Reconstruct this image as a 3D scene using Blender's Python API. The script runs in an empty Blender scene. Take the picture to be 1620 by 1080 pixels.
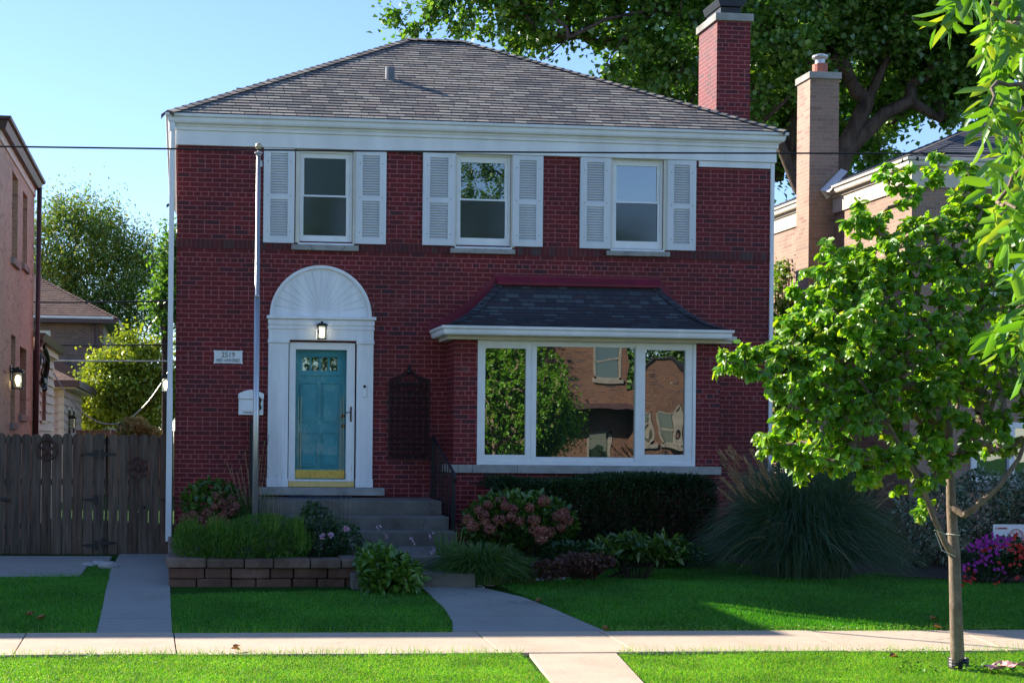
import bpy, bmesh, math, random
import numpy as np
from mathutils import Vector, Matrix
random.seed(7)
RNG = np.random.default_rng(11)
PI = math.pi
SC = bpy.context.scene
COL = SC.collection
R = math.radians
# ------------------------------------------------------------------ camera
F, PX, PY = 2255.0, 509.0, 694.0          # focal length and principal point in photograph pixels (1620 wide)
TH, ROLL = math.atan(224.0/2255.0), 0.010
CAM = (0.0, -20.7, 1.91)
def ray(u, v):
    du, dv = u-PX, v-PY
    a = du*math.cos(ROLL)+dv*math.sin(ROLL); b = -du*math.sin(ROLL)+dv*math.cos(ROLL)
    xc = a/F
    return (xc*math.cos(TH)+math.sin(TH), -xc*math.sin(TH)+math.cos(TH), -b/F)
def P(u, v, Y):                            # the point on the upright plane Y
    d = ray(u, v); t = (Y-CAM[1])/d[1]
    return (CAM[0]+d[0]*t, Y, CAM[2]+d[2]*t)
def PXp(u, v, X):                          # the point on the upright plane X
    d = ray(u, v); t = (X-CAM[0])/d[0]
    return (X, CAM[1]+d[1]*t, CAM[2]+d[2]*t)
def D3(u, v, zc):                          # the point at distance zc from the viewpoint
    d = ray(u, v)
    return (CAM[0]+d[0]*zc, CAM[1]+d[1]*zc, CAM[2]+d[2]*zc)
def gz(y):
    if y <= -6.9: return 0.0
    if y <= -4.2: return 0.18*(y+6.9)/2.7
    return 0.18
def G(u, v, off=0.0):
    z = 0.1; p = None
    for _ in range(12):
        d = ray(u, v); t = (z-CAM[2])/d[2]
        p = (CAM[0]+d[0]*t, CAM[1]+d[1]*t); z = gz(p[1])+off
    return (p[0], p[1], z)
def rect(u0, v0, u1, v1, Y):
    um, vm = (u0+u1)/2, (v0+v1)/2
    return P(u0, vm, Y)[0], P(u1, vm, Y)[0], P(um, v1, Y)[2], P(um, v0, Y)[2]   # x0,x1,z0,z1

# ------------------------------------------------------------------ materials
def newmat(name):
    m = bpy.data.materials.new(name); m.use_nodes = True
    nt = m.node_tree; nt.nodes.clear()
    out = nt.nodes.new('ShaderNodeOutputMaterial')
    return m, nt, out
def N(nt, t, **kw):
    n = nt.nodes.new(t)
    for k, v in kw.items():
        if k.startswith('i_'):
            key = k[2:]
            n.inputs[int(key) if key.isdigit() else key.replace('_', ' ')].default_value = v
        else: setattr(n, k, v)
    return n
def c4(c): return (c[0], c[1], c[2], 1)
def ramp(nt, fac, stops, interp='LINEAR'):
    r = N(nt, 'ShaderNodeValToRGB'); r.color_ramp.interpolation = interp
    el = r.color_ramp.elements
    while len(el) < len(stops): el.new(0.5)
    for e, (p, c) in zip(el, stops): e.position = p; e.color = c4(c)
    nt.links.new(fac, r.inputs[0]); return r.outputs[0]
def mixc(nt, fac, a, b, mode='MIX'):
    m = N(nt, 'ShaderNodeMix', data_type='RGBA', blend_type=mode)
    for s, x in ((0, fac), (6, a), (7, b)):
        if hasattr(x, 'links') or isinstance(x, bpy.types.NodeSocket): nt.links.new(x, m.inputs[s])
        else: m.inputs[s].default_value = x if s == 0 else c4(x)
    return m.outputs[2]
def noise(nt, vec, scale, detail=4, rough=0.55, out=0):
    n = N(nt, 'ShaderNodeTexNoise'); n.inputs['Scale'].default_value = scale
    n.inputs['Detail'].default_value = detail; n.inputs['Roughness'].default_value = rough
    if vec is not None: nt.links.new(vec, n.inputs['Vector'])
    return n.outputs[out]
def bump(nt, h, strength, dist):
    b = N(nt, 'ShaderNodeBump'); b.inputs['Strength'].default_value = strength; b.inputs['Distance'].default_value = dist
    nt.links.new(h, b.inputs['Height']); return b.outputs[0]
def princ(nt, out, col, rough=0.6, metal=0.0, normal=None, spec=0.4):
    p = N(nt, 'ShaderNodeBsdfPrincipled')
    if isinstance(col, bpy.types.NodeSocket): nt.links.new(col, p.inputs['Base Color'])
    else: p.inputs['Base Color'].default_value = c4(col)
    if isinstance(rough, bpy.types.NodeSocket): nt.links.new(rough, p.inputs['Roughness'])
    else: p.inputs['Roughness'].default_value = rough
    p.inputs['Metallic'].default_value = metal; p.inputs['Specular IOR Level'].default_value = spec
    if normal is not None: nt.links.new(normal, p.inputs['Normal'])
    nt.links.new(p.outputs[0], out.inputs[0]); return p
def vmap(nt, src, scale=(1, 1, 1)):
    m = N(nt, 'ShaderNodeMapping'); m.inputs['Scale'].default_value = scale
    nt.links.new(src, m.inputs[0]); return m.outputs[0]
def geo_pos(nt): return N(nt, 'ShaderNodeNewGeometry').outputs['Position']

def plain(name, col, rough=0.6, metal=0.0, var=0.12, scale=6, bmp=0.0, spec=0.4, streak=False):
    m, nt, out = newmat(name); pos = geo_pos(nt)
    v = vmap(nt, pos, (1, 1, 0.15)) if streak else pos
    n = noise(nt, v, scale)
    col2 = tuple(c*(1-2*var) for c in col); col1 = tuple(min(1, c*(1+var)) for c in col)
    cc = ramp(nt, n, [(0.3, col2), (0.7, col1)])
    nm = bump(nt, noise(nt, pos, scale*12), bmp, 0.01) if bmp else None
    princ(nt, out, cc, rough, metal, nm, spec); return m

def brick(name, c1, c2, mortar, bw=0.216, rh=0.0678, ms=0.011, headers=True, depth=0.006, dark=(0.05, 0.04, 0.045), darkamt=0.18, rough=0.6, stain=0.35, hf=6, voff=0.0, mdeep=1.0):
    m, nt, out = newmat(name)
    mp = N(nt, 'ShaderNodeMapping'); mp.inputs['Location'].default_value = (0, voff, 0)
    nt.links.new(N(nt, 'ShaderNodeUVMap').outputs[0], mp.inputs[0]); uv = mp.outputs[0]
    wob = N(nt, 'ShaderNodeVectorMath', operation='MULTIPLY_ADD')
    nt.links.new(noise(nt, uv, 9, 2, out=1), wob.inputs[0]); wob.inputs[1].default_value = (0.007, 0.007, 0); nt.links.new(uv, wob.inputs[2])
    def bt(a, b, mo):
        t = N(nt, 'ShaderNodeTexBrick'); t.inputs['Scale'].default_value = 1
        t.inputs['Brick Width'].default_value = bw; t.inputs['Row Height'].default_value = rh
        t.inputs['Mortar Size'].default_value = ms/2; t.inputs['Mortar Smooth'].default_value = 0.3
        t.inputs['Color1'].default_value = c4(a); t.inputs['Color2'].default_value = c4(b); t.inputs['Mortar'].default_value = c4(mo)
        t.offset = 0.5; t.offset_frequency = 2
        if headers: t.squash = 0.5; t.squash_frequency = hf
        nt.links.new(wob.outputs[0], t.inputs['Vector']); return t
    t = bt(c1, c2, mortar)
    sel = bt((0, 0, 0), (1, 1, 1), (0, 0, 0))
    s2 = ramp(nt, sel.outputs[0], [(1-darkamt-0.02, (0, 0, 0)), (1-darkamt, (1, 1, 1))])
    big = noise(nt, uv, 1.1, 3)
    big2 = ramp(nt, big, [(0.42, (0, 0, 0)), (0.7, (1, 1, 1))])
    mask = N(nt, 'ShaderNodeMath', operation='MULTIPLY'); nt.links.new(s2, mask.inputs[0]); nt.links.new(big2, mask.inputs[1])
    col = mixc(nt, mask.outputs[0], t.outputs[0], dark)
    st = ramp(nt, noise(nt, uv, 0.8, 6, 0.65), [(0.35, (1-stain,)*3), (0.65, (1.0,)*3)])
    col = mixc(nt, 1.0, col, st, 'MULTIPLY')
    pal = ramp(nt, noise(nt, uv, 2.3, 5, 0.7), [(0.60, (0, 0, 0)), (0.78, (0.28,)*3)])
    col = mixc(nt, pal, col, (0.30, 0.26, 0.26))
    fine = ramp(nt, noise(nt, uv, 60, 3), [(0.3, (0.82,)*3), (0.7, (1.0,)*3)])
    col = mixc(nt, 1.0, col, fine, 'MULTIPLY')
    h = N(nt, 'ShaderNodeMath', operation='MULTIPLY_ADD')
    nt.links.new(t.outputs['Fac'], h.inputs[0]); h.inputs[1].default_value = -1.0
    nt.links.new(noise(nt, uv, 45, 3), h.inputs[2])
    princ(nt, out, col, rough, 0, bump(nt, h.outputs[0], 0.8, depth), 0.35); return m

def shingle(name, cols, tw=0.27, rh=0.14, dark=(0.03, 0.03, 0.035), rough=0.9, line=0.012):
    m, nt, out = newmat(name)
    uv = N(nt, 'ShaderNodeUVMap').outputs[0]
    t = N(nt, 'ShaderNodeTexBrick'); t.inputs['Scale'].default_value = 1
    t.inputs['Brick Width'].default_value = tw; t.inputs['Row Height'].default_value = rh
    t.inputs['Mortar Size'].default_value = line/2; t.inputs['Mortar Smooth'].default_value = 0.1
    t.inputs['Color1'].default_value = (0, 0, 0, 1); t.inputs['Color2'].default_value = (1, 1, 1, 1); t.inputs['Mortar'].default_value = (0.5, 0.5, 0.5, 1)
    t.offset = 0.37; t.offset_frequency = 2; t.squash = 0.7; t.squash_frequency = 3
    nt.links.new(uv, t.inputs['Vector'])
    col = ramp(nt, t.outputs[0], [(i/(len(cols)), c) for i, c in enumerate(cols)], 'CONSTANT')
    col = mixc(nt, 0.35, col, ramp(nt, noise(nt, uv, 1.6, 2), [(0.35, cols[0]), (0.65, cols[-1])]))
    grit = ramp(nt, noise(nt, uv, 140, 2), [(0.3, (0.65,)*3), (0.7, (1.1,)*3)])
    col = mixc(nt, 1.0, col, grit, 'MULTIPLY')
    col = mixc(nt, t.outputs['Fac'], col, dark)  # dark lines paint in the shadow under each shingle butt
    princ(nt, out, col, rough, 0, bump(nt, noise(nt, uv, 120, 2), 0.5, 0.004), 0.2); return m

def leafmat(name, cols, trans=0.4, gloss=0.06, rough=0.45, tcol=None, patch=1.3):
    m, nt, out = newmat(name)
    rnd = N(nt, 'ShaderNodeNewGeometry').outputs['Random Per Island']
    k = len(cols)
    col = ramp(nt, rnd, [((i+0.0)/max(1, k-1), c) for i, c in enumerate(cols)])
    pos = geo_pos(nt)
    col = mixc(nt, 1.0, col, ramp(nt, noise(nt, pos, patch, 3), [(0.3, (0.68,)*3), (0.7, (1.2, 1.12, 1.0))]), 'MULTIPLY')
    d = N(nt, 'ShaderNodeBsdfDiffuse'); nt.links.new(col, d.inputs[0])
    tr = N(nt, 'ShaderNodeBsdfTranslucent')
    tc = mixc(nt, 1.0, col, tcol or (1.25, 1.15, 0.5), 'MULTIPLY'); nt.links.new(tc, tr.inputs[0])
    mx = N(nt, 'ShaderNodeMixShader'); mx.inputs[0].default_value = trans
    nt.links.new(d.outputs[0], mx.inputs[1]); nt.links.new(tr.outputs[0], mx.inputs[2])
    g = N(nt, 'ShaderNodeBsdfGlossy'); g.inputs['Roughness'].default_value = rough; g.inputs[0].default_value = (1, 1, 1, 1)
    m2 = N(nt, 'ShaderNodeMixShader'); m2.inputs[0].default_value = gloss
    nt.links.new(mx.outputs[0], m2.inputs[1]); nt.links.new(g.outputs[0], m2.inputs[2])
    nt.links.new(m2.outputs[0], out.inputs[0]); return m

def glassmat(name, base, refl, wav=0.0, tint=(1, 1, 1), alpha=0.0, rough=0.0):
    """a pane: mirror-like reflection over a dark (or, with alpha, clear) body"""
    m, nt, out = newmat(name)
    d = N(nt, 'ShaderNodeBsdfDiffuse'); d.inputs[0].default_value = c4(base)
    body = d
    if alpha:
        t = N(nt, 'ShaderNodeBsdfTransparent'); t.inputs[0].default_value = c4(tint)
        mm = N(nt, 'ShaderNodeMixShader'); mm.inputs[0].default_value = alpha
        nt.links.new(d.outputs[0], mm.inputs[1]); nt.links.new(t.outputs[0], mm.inputs[2]); body = mm
    g = N(nt, 'ShaderNodeBsdfGlossy'); g.inputs['Roughness'].default_value = rough; g.inputs[0].default_value = (0.93, 1, 0.97, 1)
    if wav:
        nm = bump(nt, noise(nt, geo_pos(nt), 2.2, 1, 0.4), 1.0, wav); nt.links.new(nm, g.inputs['Normal'])
    x = N(nt, 'ShaderNodeMixShader'); x.inputs[0].default_value = refl
    nt.links.new(body.outputs[0], x.inputs[1]); nt.links.new(g.outputs[0], x.inputs[2])
    nt.links.new(x.outputs[0], out.inputs[0]); return m

def emit(name, col, s):
    m, nt, out = newmat(name)
    e = N(nt, 'ShaderNodeEmission'); e.inputs[0].default_value = c4(col); e.inputs[1].default_value = s
    nt.links.new(e.outputs[0], out.inputs[0]); return m

def barkmat(name, c1, c2, sc=6, zs=0.25, bm=0.02):
    m, nt, out = newmat(name); pos = geo_pos(nt)
    v = vmap(nt, pos, (1, 1, zs))
    n = noise(nt, v, sc, 6, 0.7)
    col = ramp(nt, n, [(0.35, c1), (0.65, c2)])
    princ(nt, out, col, 0.9, 0, bump(nt, noise(nt, v, sc*3, 5, 0.7), 1.0, bm), 0.15); return m

def concrete(name, col, var=0.2, sc=2.5, stain=(0.6, 0.58, 0.55), objvar=None):
    m, nt, out = newmat(name); pos = geo_pos(nt)
    a = ramp(nt, noise(nt, pos, sc, 6, 0.65), [(0.3, tuple(c*(1-var) for c in col)), (0.7, col)])
    b = ramp(nt, noise(nt, pos, 90, 3), [(0.3, (0.85,)*3), (0.7, (1.05,)*3)])
    col_ = mixc(nt, 1.0, a, b, 'MULTIPLY')
    s = ramp(nt, noise(nt, pos, 0.7, 5, 0.7), [(0.5, (1, 1, 1)), (0.72, stain)])
    col_ = mixc(nt, 1.0, col_, s, 'MULTIPLY')
    sp = ramp(nt, noise(nt, pos, 23, 4, 0.6), [(0.30, (0.7, 0.68, 0.66)), (0.38, (1, 1, 1))])
    col_ = mixc(nt, 1.0, col_, sp, 'MULTIPLY')
    vo = N(nt, 'ShaderNodeTexVoronoi', feature='DISTANCE_TO_EDGE'); vo.inputs['Scale'].default_value = 0.45
    wv = N(nt, 'ShaderNodeVectorMath', operation='MULTIPLY_ADD'); nt.links.new(noise(nt, pos, 3, 5, out=1), wv.inputs[0]); wv.inputs[1].default_value = (.5, .5, .5); nt.links.new(pos, wv.inputs[2]); nt.links.new(wv.outputs[0], vo.inputs['Vector'])
    if objvar: col_ = mixc(nt, 1.0, col_, ramp(nt, N(nt, 'ShaderNodeObjectInfo').outputs['Random'], [(i/(len(objvar)-1), c) for i, c in enumerate(objvar)]), 'MULTIPLY')
    ck = ramp(nt, vo.outputs['Distance'], [(0.0, (0.55, 0.52, 0.5)), (0.004, (1, 1, 1))])
    col_ = mixc(nt, ramp(nt, noise(nt, pos, 0.5, 2), [(0.52, (0, 0, 0)), (0.56, (1, 1, 1))]), col_, mixc(nt, 1.0, col_, ck, 'MULTIPLY'))
    princ(nt, out, col_, 0.85, 0, bump(nt, noise(nt, pos, 70, 4), 0.4, 0.004), 0.25); return m

def woodmat(name, cols):
    m, nt, out = newmat(name); pos = geo_pos(nt)
    rnd = N(nt, 'ShaderNodeObjectInfo').outputs['Random']
    off = N(nt, 'ShaderNodeVectorMath', operation='MULTIPLY_ADD')
    cmb = N(nt, 'ShaderNodeCombineXYZ'); nt.links.new(rnd, cmb.inputs[0]); nt.links.new(rnd, cmb.inputs[2])
    nt.links.new(cmb.outputs[0], off.inputs[0]); off.inputs[1].default_value = (30, 0, 30); nt.links.new(pos, off.inputs[2])
    v = vmap(nt, off.outputs[0], (1, 1, 0.07))
    g = noise(nt, v, 26, 6, 0.6)
    base = ramp(nt, rnd, [(i/(len(cols)-1), c) for i, c in enumerate(cols)])
    col = mixc(nt, 1.0, base, ramp(nt, g, [(0.3, (0.45,)*3), (0.65, (1.15,)*3)]), 'MULTIPLY')
    vo = N(nt, 'ShaderNodeTexVoronoi'); vo.inputs['Scale'].default_value = 2.6; nt.links.new(off.outputs[0], vo.inputs['Vector'])
    kn = ramp(nt, vo.outputs['Distance'], [(0.03, (0.1, 0.09, 0.08)), (0.07, (1, 1, 1))])
    col = mixc(nt, 1.0, col, kn, 'MULTIPLY')
    princ(nt, out, col, 0.85, 0, bump(nt, g, 0.6, 0.006), 0.2); return m

# ------------------------------------------------------------------ mesh building
def finish(me, name, mat, parent, smooth):
    n = len(me.vertices)
    co = np.empty(n*3, np.float32); me.vertices.foreach_get('co', co); co = co.reshape(-1, 3)
    c = (co.min(0)+co.max(0))/2; c[2] = co[:, 2].min()
    co -= c; me.vertices.foreach_set('co', co.ravel()); me.update()
    mats = mat if isinstance(mat, (list, tuple)) else [mat]
    for m in mats: me.materials.append(m)
    if smooth: me.polygons.foreach_set('use_smooth', [True]*len(me.polygons))
    o = bpy.data.objects.new(name, me); COL.objects.link(o)
    w = Vector((0, 0, 0))
    if parent is not None:
        o.parent = parent; q = parent
        while q is not None: w += q.location; q = q.parent
    o.location = Vector([float(x) for x in c])-w
    return o
def tag(o, label=None, cat=None, group=None, kind=None):
    if label: o['label'] = label
    if cat: o['category'] = cat
    if group: o['group'] = group
    if kind: o['kind'] = kind
    return o
def thing(name, label, cat, loc=(0, 0, 0), group=None):
    o = bpy.data.objects.new(name, None); COL.objects.link(o); o.location = loc
    o.empty_display_size = 0.1
    return tag(o, label, cat, group)
class MB:
    def __init__(s): s.v = []; s.f = []; s.uv = []; s.mi = []
    def face(s, pts, uv=None, mi=0):
        i = len(s.v); s.v += [tuple(p) for p in pts]; s.f.append(tuple(range(i, i+len(pts)))); s.mi.append(mi)
        if uv is None:
            a = Vector(pts[0]); nrm = Vector((0, 0, 0))
            for k in range(1, len(pts)-1): nrm += (Vector(pts[k])-a).cross(Vector(pts[k+1])-a)
            if nrm.length < 1e-12: nrm = Vector((0, 0, 1))
            nrm.normalize()
            h = Vector((0, 0, 1)).cross(nrm)
            h = Vector((1, 0, 0)) if h.length < 1e-3 else h.normalized()
            w = nrm.cross(h)
            uv = [(Vector(p).dot(h), Vector(p).dot(w)) for p in pts]
        s.uv.append(uv)
    def box(s, x0, x1, y0, y1, z0, z1, mi=0):
        if x0 > x1: x0, x1 = x1, x0
        if y0 > y1: y0, y1 = y1, y0
        if z0 > z1: z0, z1 = z1, z0
        a = [(x0, y0, z0), (x1, y0, z0), (x1, y1, z0), (x0, y1, z0), (x0, y0, z1), (x1, y0, z1), (x1, y1, z1), (x0, y1, z1)]
        for q in ((0, 1, 5, 4), (1, 2, 6, 5), (2, 3, 7, 6), (3, 0, 4, 7), (4, 5, 6, 7), (3, 2, 1, 0)): s.face([a[k] for k in q], mi=mi)
        return s
    def prism_y(s, poly, y0, y1, mi=0):      # poly: (x,z) counter-clockwise seen from -Y
        s.face([(x, y0, z) for x, z in poly], mi=mi); s.face([(x, y1, z) for x, z in reversed(poly)], mi=mi)
        k = len(poly)
        for i in range(k):
            a, b = poly[i], poly[(i+1) % k]
            s.face([(b[0], y0, b[1]), (a[0], y0, a[1]), (a[0], y1, a[1]), (b[0], y1, b[1])], mi=mi)
        return s
    def prism_z(s, poly, z0, z1, mi=0):
        s.face([(x, y, z1) for x, y in poly], mi=mi); s.face([(x, y, z0) for x, y in reversed(poly)], mi=mi)
        k = len(poly)
        for i in range(k):
            a, b = poly[i], poly[(i+1) % k]
            s.face([(a[0], a[1], z0), (b[0], b[1], z0), (b[0], b[1], z1), (a[0], a[1], z1)], mi=mi)
        return s
    def sweep(s, prof, path, closed=False):   # prof: (out, up) outline; path: list of ((x,y),(nx,ny)) mitre points
        rings = []
        for (x, y), (nx, ny), z in path: rings.append([(x+nx*o, y+ny*o, z+u) for o, u in prof])
        for a, b in zip(rings, rings[1:]):
            k = len(a)
            for i in range(k):
                j = (i+1) % k
                s.face([a[i], b[i], b[j], a[j]])
        s.face(rings[0]); s.face(list(reversed(rings[-1])))
        return s
    def tube(s, pts, rad, n=8, cap=True, mi=0):
        pts = [Vector(p) for p in pts]
        rad = rad if isinstance(rad, (list, tuple)) else [rad]*len(pts)
        rings = []; ref = None
        for i, p in enumerate(pts):
            d = (pts[min(i+1, len(pts)-1)]-pts[max(i-1, 0)])
            if d.length < 1e-9: d = Vector((0, 0, 1))
            d.normalize()
            if ref is None: ref = Vector((1, 0, 0)) if abs(d.x) < 0.8 else Vector((0, 1, 0))
            a = (ref-d*ref.dot(d)).normalized(); b = d.cross(a); ref = a
            rings.append([p+(a*math.cos(2*PI*k/n)+b*math.sin(2*PI*k/n))*rad[i] for k in range(n)])
        for r1, r2 in zip(rings, rings[1:]):
            for k in range(n):
                j = (k+1) % n; s.face([r1[k], r1[j], r2[j], r2[k]], uv=[(0, 0)]*4, mi=mi)
        if cap:
            s.face(list(reversed(rings[0])), uv=[(0, 0)]*n, mi=mi); s.face(rings[-1], uv=[(0, 0)]*n, mi=mi)
        return s
    def lathe(s, c, prof, n=16, mi=0):
        rings = [[(c[0]+r*math.cos(2*PI*k/n), c[1]+r*math.sin(2*PI*k/n), c[2]+z) for k in range(n)] for r, z in prof]
        for a, b in zip(rings, rings[1:]):
            for k in range(n):
                j = (k+1) % n; s.face([a[k], a[j], b[j], b[k]], uv=[(0, 0)]*4, mi=mi)
        s.face(list(reversed(rings[0])), uv=[(0, 0)]*n, mi=mi); s.face(rings[-1], uv=[(0, 0)]*n, mi=mi)
        return s
    def build(s, name, mat, parent=None, smooth=False, bevel=0.0, weld=False):
        me = bpy.data.meshes.new(name); me.from_pydata(s.v, [], s.f)
        ul = me.uv_layers.new(name='UVMap')
        flat = [c for f in s.uv for p in f for c in p]
        ul.data.foreach_set('uv', flat)
        me.polygons.foreach_set('material_index', s.mi)
        if smooth or weld or bevel:
            bm = bmesh.new(); bm.from_mesh(me)
            bmesh.ops.remove_doubles(bm, verts=bm.verts, dist=1e-5)
            bm.to_mesh(me); bm.free()
        o = finish(me, name, mat, parent, smooth)
        if bevel:
            md = o.modifiers.new('bevel', 'BEVEL'); md.width = bevel; md.segments = 2; md.limit_method = 'ANGLE'; md.angle_limit = R(40)
        return o
def mesh_np(name, verts, faces, mat, parent=None, smooth=False):
    verts = np.asarray(verts, np.float32); faces = np.asarray(faces, np.int32)
    me = bpy.data.meshes.new(name); nf, q = faces.shape
    me.vertices.add(len(verts)); me.vertices.foreach_set('co', verts.ravel())
    me.loops.add(nf*q); me.loops.foreach_set('vertex_index', faces.ravel())
    me.polygons.add(nf); me.polygons.foreach_set('loop_start', np.arange(0, nf*q, q, dtype=np.int32))
    me.polygons.foreach_set('loop_total', np.full(nf, q, np.int32))
    me.update(calc_edges=True)
    return finish(me, name, mat, parent, smooth)

def wall_holes(mb, axis, c, a0, a1, z0, z1, holes, depth, flip=1):
    """a wall skin on plane axis=c with openings; reveals go 'depth' along the inward direction"""
    xs = sorted(set([a0, a1]+[h[0] for h in holes]+[h[1] for h in holes]))
    zs = sorted(set([z0, z1]+[h[2] for h in holes]+[h[3] for h in holes]))
    def pt(a, z, d=0.0): return (a, c+d, z) if axis == 'y' else (c+d, a, z)
    for i in range(len(xs)-1):
        for j in range(len(zs)-1):
            xm, zm = (xs[i]+xs[i+1])/2, (zs[j]+zs[j+1])/2
            if any(h[0] < xm < h[1] and h[2] < zm < h[3] for h in holes): continue
            q = [pt(xs[i], zs[j]), pt(xs[i+1], zs[j]), pt(xs[i+1], zs[j+1]), pt(xs[i], zs[j+1])]
            mb.face(q if flip > 0 else q[::-1])
    for h in holes:
        x0, x1, b, t = h
        for q in ([pt(x0, b), pt(x0, b, depth), pt(x0, t, depth), pt(x0, t)], [pt(x1, b, depth), pt(x1, b), pt(x1, t), pt(x1, t, depth)],
                  [pt(x0, t), pt(x0, t, depth), pt(x1, t, depth), pt(x1, t)], [pt(x0, b, depth), pt(x0, b), pt(x1, b), pt(x1, b, depth)]):
            mb.face(q if flip > 0 else q[::-1])

# ------------------------------------------------------------------ foliage
def unit(a): return a/np.maximum(np.linalg.norm(a, axis=1, keepdims=True), 1e-9)
def rdir(n): return unit(RNG.normal(size=(n, 3)))
def leaf_mesh(Pb, D, L, W, fold=0.25, droop=0.15, up=None, style=6):
    """folded leaves: Pb base, D direction, L length, W width"""
    n = len(Pb); D = unit(D)
    if up is None: up = np.tile([0, 0, 1.0], (n, 1))+RNG.normal(scale=0.5, size=(n, 3))
    S = unit(np.cross(D, up)); Nn = unit(np.cross(S, D))
    L = np.broadcast_to(np.asarray(L, float).reshape(-1, 1), (n, 1)); W = np.broadcast_to(np.asarray(W, float).reshape(-1, 1), (n, 1))
    if style == 4:
        mid = Pb+D*L*0.45
        V = np.stack([Pb, mid+S*W*0.5+Nn*W*fold*0.5, Pb+D*L-Nn*L*droop, mid-S*W*0.5+Nn*W*fold*0.5], 1)
        Fc = np.array([[0, 1, 2, 3]])
        k = 4
    else:
        V = np.stack([Pb, Pb+D*L*0.27+S*W*0.46+Nn*W*fold*0.5, Pb+D*L*0.72+S*W*0.42+Nn*(W*fold*0.4-L*droop*0.4), Pb+D*L-Nn*L*droop,
                      Pb+D*L*0.72-S*W*0.42+Nn*(W*fold*0.4-L*droop*0.4), Pb+D*L*0.27-S*W*0.46+Nn*W*fold*0.5], 1)
        Fc = np.array([[0, 1, 2, 3], [0, 3, 4, 5]]); k = 6
    Fa = (np.arange(n)[:, None, None]*k+Fc[None]).reshape(-1, 4)
    return V.reshape(-1, 3), Fa
def blades(base, top, bend, w, segs=4):
    """ribbon blades from base to top, bowed towards 'bend'"""
    n = len(base); V = []; ax = top-base
    side = unit(np.cross(ax, RNG.normal(size=(n, 3))+np.array([0, 3.0, 0])))
    for i in range(segs+1):
        t = i/segs
        p = base+ax*t+bend*(4*t*(1-t))
        ww = np.asarray(w).reshape(-1, 1)*(1-t)**0.7*0.5
        V += [p-side*ww, p+side*ww]
    V = np.stack(V, 1); k = 2*(segs+1)
    Fc = np.array([[2*i, 2*i+1, 2*i+3, 2*i+2] for i in range(segs)])
    return V.reshape(-1, 3), (np.arange(n)[:, None, None]*k+Fc[None]).reshape(-1, 4)
def in_ellipsoids(n, ells, shell=0.0):
    """n random points in a union of ellipsoids (cx,cy,cz,rx,ry,rz)"""
    vol = np.array([e[3]*e[4]*e[5] for e in ells]); pr = vol/vol.sum()
    idx = RNG.choice(len(ells), n, p=pr); E = np.array(ells)[idx]
    r = RNG.random(n)**(1/3.0)
    r = shell+(1-shell)*r
    return E[:, :3]+rdir(n)*r[:, None]*E[:, 3:]
def skeleton(roots, targets, steps=3, sag=0.06, r0=0.2, rmin=0.006, expo=0.5):
    """roots: list of polylines [(x,y,z)...] already joined in order (index of parent polyline point, points);
       grows twigs from the nearest node towards each target; returns tube segments"""
    nodes = []; par = []
    for pidx, pts in roots:
        last = pidx
        for p in pts:
            nodes.append(np.array(p, float)); par.append(last); last = len(nodes)-1
    o = nodes[0]
    order = np.argsort(np.linalg.norm(targets-np.array(nodes[len(roots[0][1])//2]), axis=1))
    ends = []
    for ti in order:
        t = targets[ti]; A = np.array(nodes)
        d = np.linalg.norm(A-t, axis=1)+0.25*np.maximum(0, A[:, 2]-t[2])
        k = int(np.argmin(d)); a = A[k]; last = k
        L = np.linalg.norm(t-a)
        for s in range(1, steps+1):
            q = a+(t-a)*s/steps
            if s < steps: q = q+RNG.normal(scale=L*sag, size=3)+np.array([0, 0, L*0.05])
            nodes.append(q); par.append(last); last = len(nodes)-1
        ends.append(last)
    cnt = np.zeros(len(nodes))
    for e in ends: cnt[e] += 1
    for i in range(len(nodes)-1, 0, -1):
        if par[i] >= 0: cnt[par[i]] += cnt[i]
    cnt = np.maximum(cnt, 0.5)
    rad = np.maximum(rmin, r0*(cnt/cnt.max())**expo)
    return np.array(nodes), np.array(par), rad, ends
def tubes_np(nodes, par, rad, n=6):
    idx = np.where(par >= 0)[0]; a = nodes[par[idx]]; b = nodes[idx]
    ra = np.minimum(rad[par[idx]], rad[idx]*1.6); rb = rad[idx]
    d = unit(b-a); ref = np.where(np.abs(d[:, :1]) < 0.8, np.array([[1.0, 0, 0]]), np.array([[0, 1.0, 0]]))
    u = unit(np.cross(d, ref)); v = np.cross(d, u)
    a = a-d*ra[:, None]*0.3
    ang = np.linspace(0, 2*PI, n, endpoint=False)
    c, s = np.cos(ang)[None, :, None], np.sin(ang)[None, :, None]
    A = a[:, None]+(u[:, None]*c+v[:, None]*s)*ra[:, None, None]
    B = b[:, None]+(u[:, None]*c+v[:, None]*s)*rb[:, None, None]
    V = np.concatenate([A, B], 1).reshape(-1, 3)
    Fc = np.array([[k, (k+1) % n, n+(k+1) % n, n+k] for k in range(n)])
    return V, (np.arange(len(idx))[:, None, None]*2*n+Fc[None]).reshape(-1, 4)
def crown_leaves(nodes, par, ends, per, spread, L, W, style=4, droop=0.15, hang=0.3, jit=0.35, fold=0.25):
    e = np.array(ends); p = nodes[e]; q = nodes[par[e]]; n = len(e)
    idx = np.repeat(np.arange(n), per); m = len(idx)
    t = RNG.random(m)[:, None]
    base = q[idx]+(p[idx]-q[idx])*t+RNG.normal(scale=spread, size=(m, 3))*(0.3+t)
    ax = unit(p-q)[idx]
    D = unit(ax*0.5+rdir(m)*1.0+np.array([0, 0, -hang]))
    Ls = L*(1+RNG.normal(scale=jit*0.5, size=m)).clip(0.4, 1.7)
    return leaf_mesh(base, D, Ls, Ls*W/L, style=style, droop=droop, fold=fold)
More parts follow.
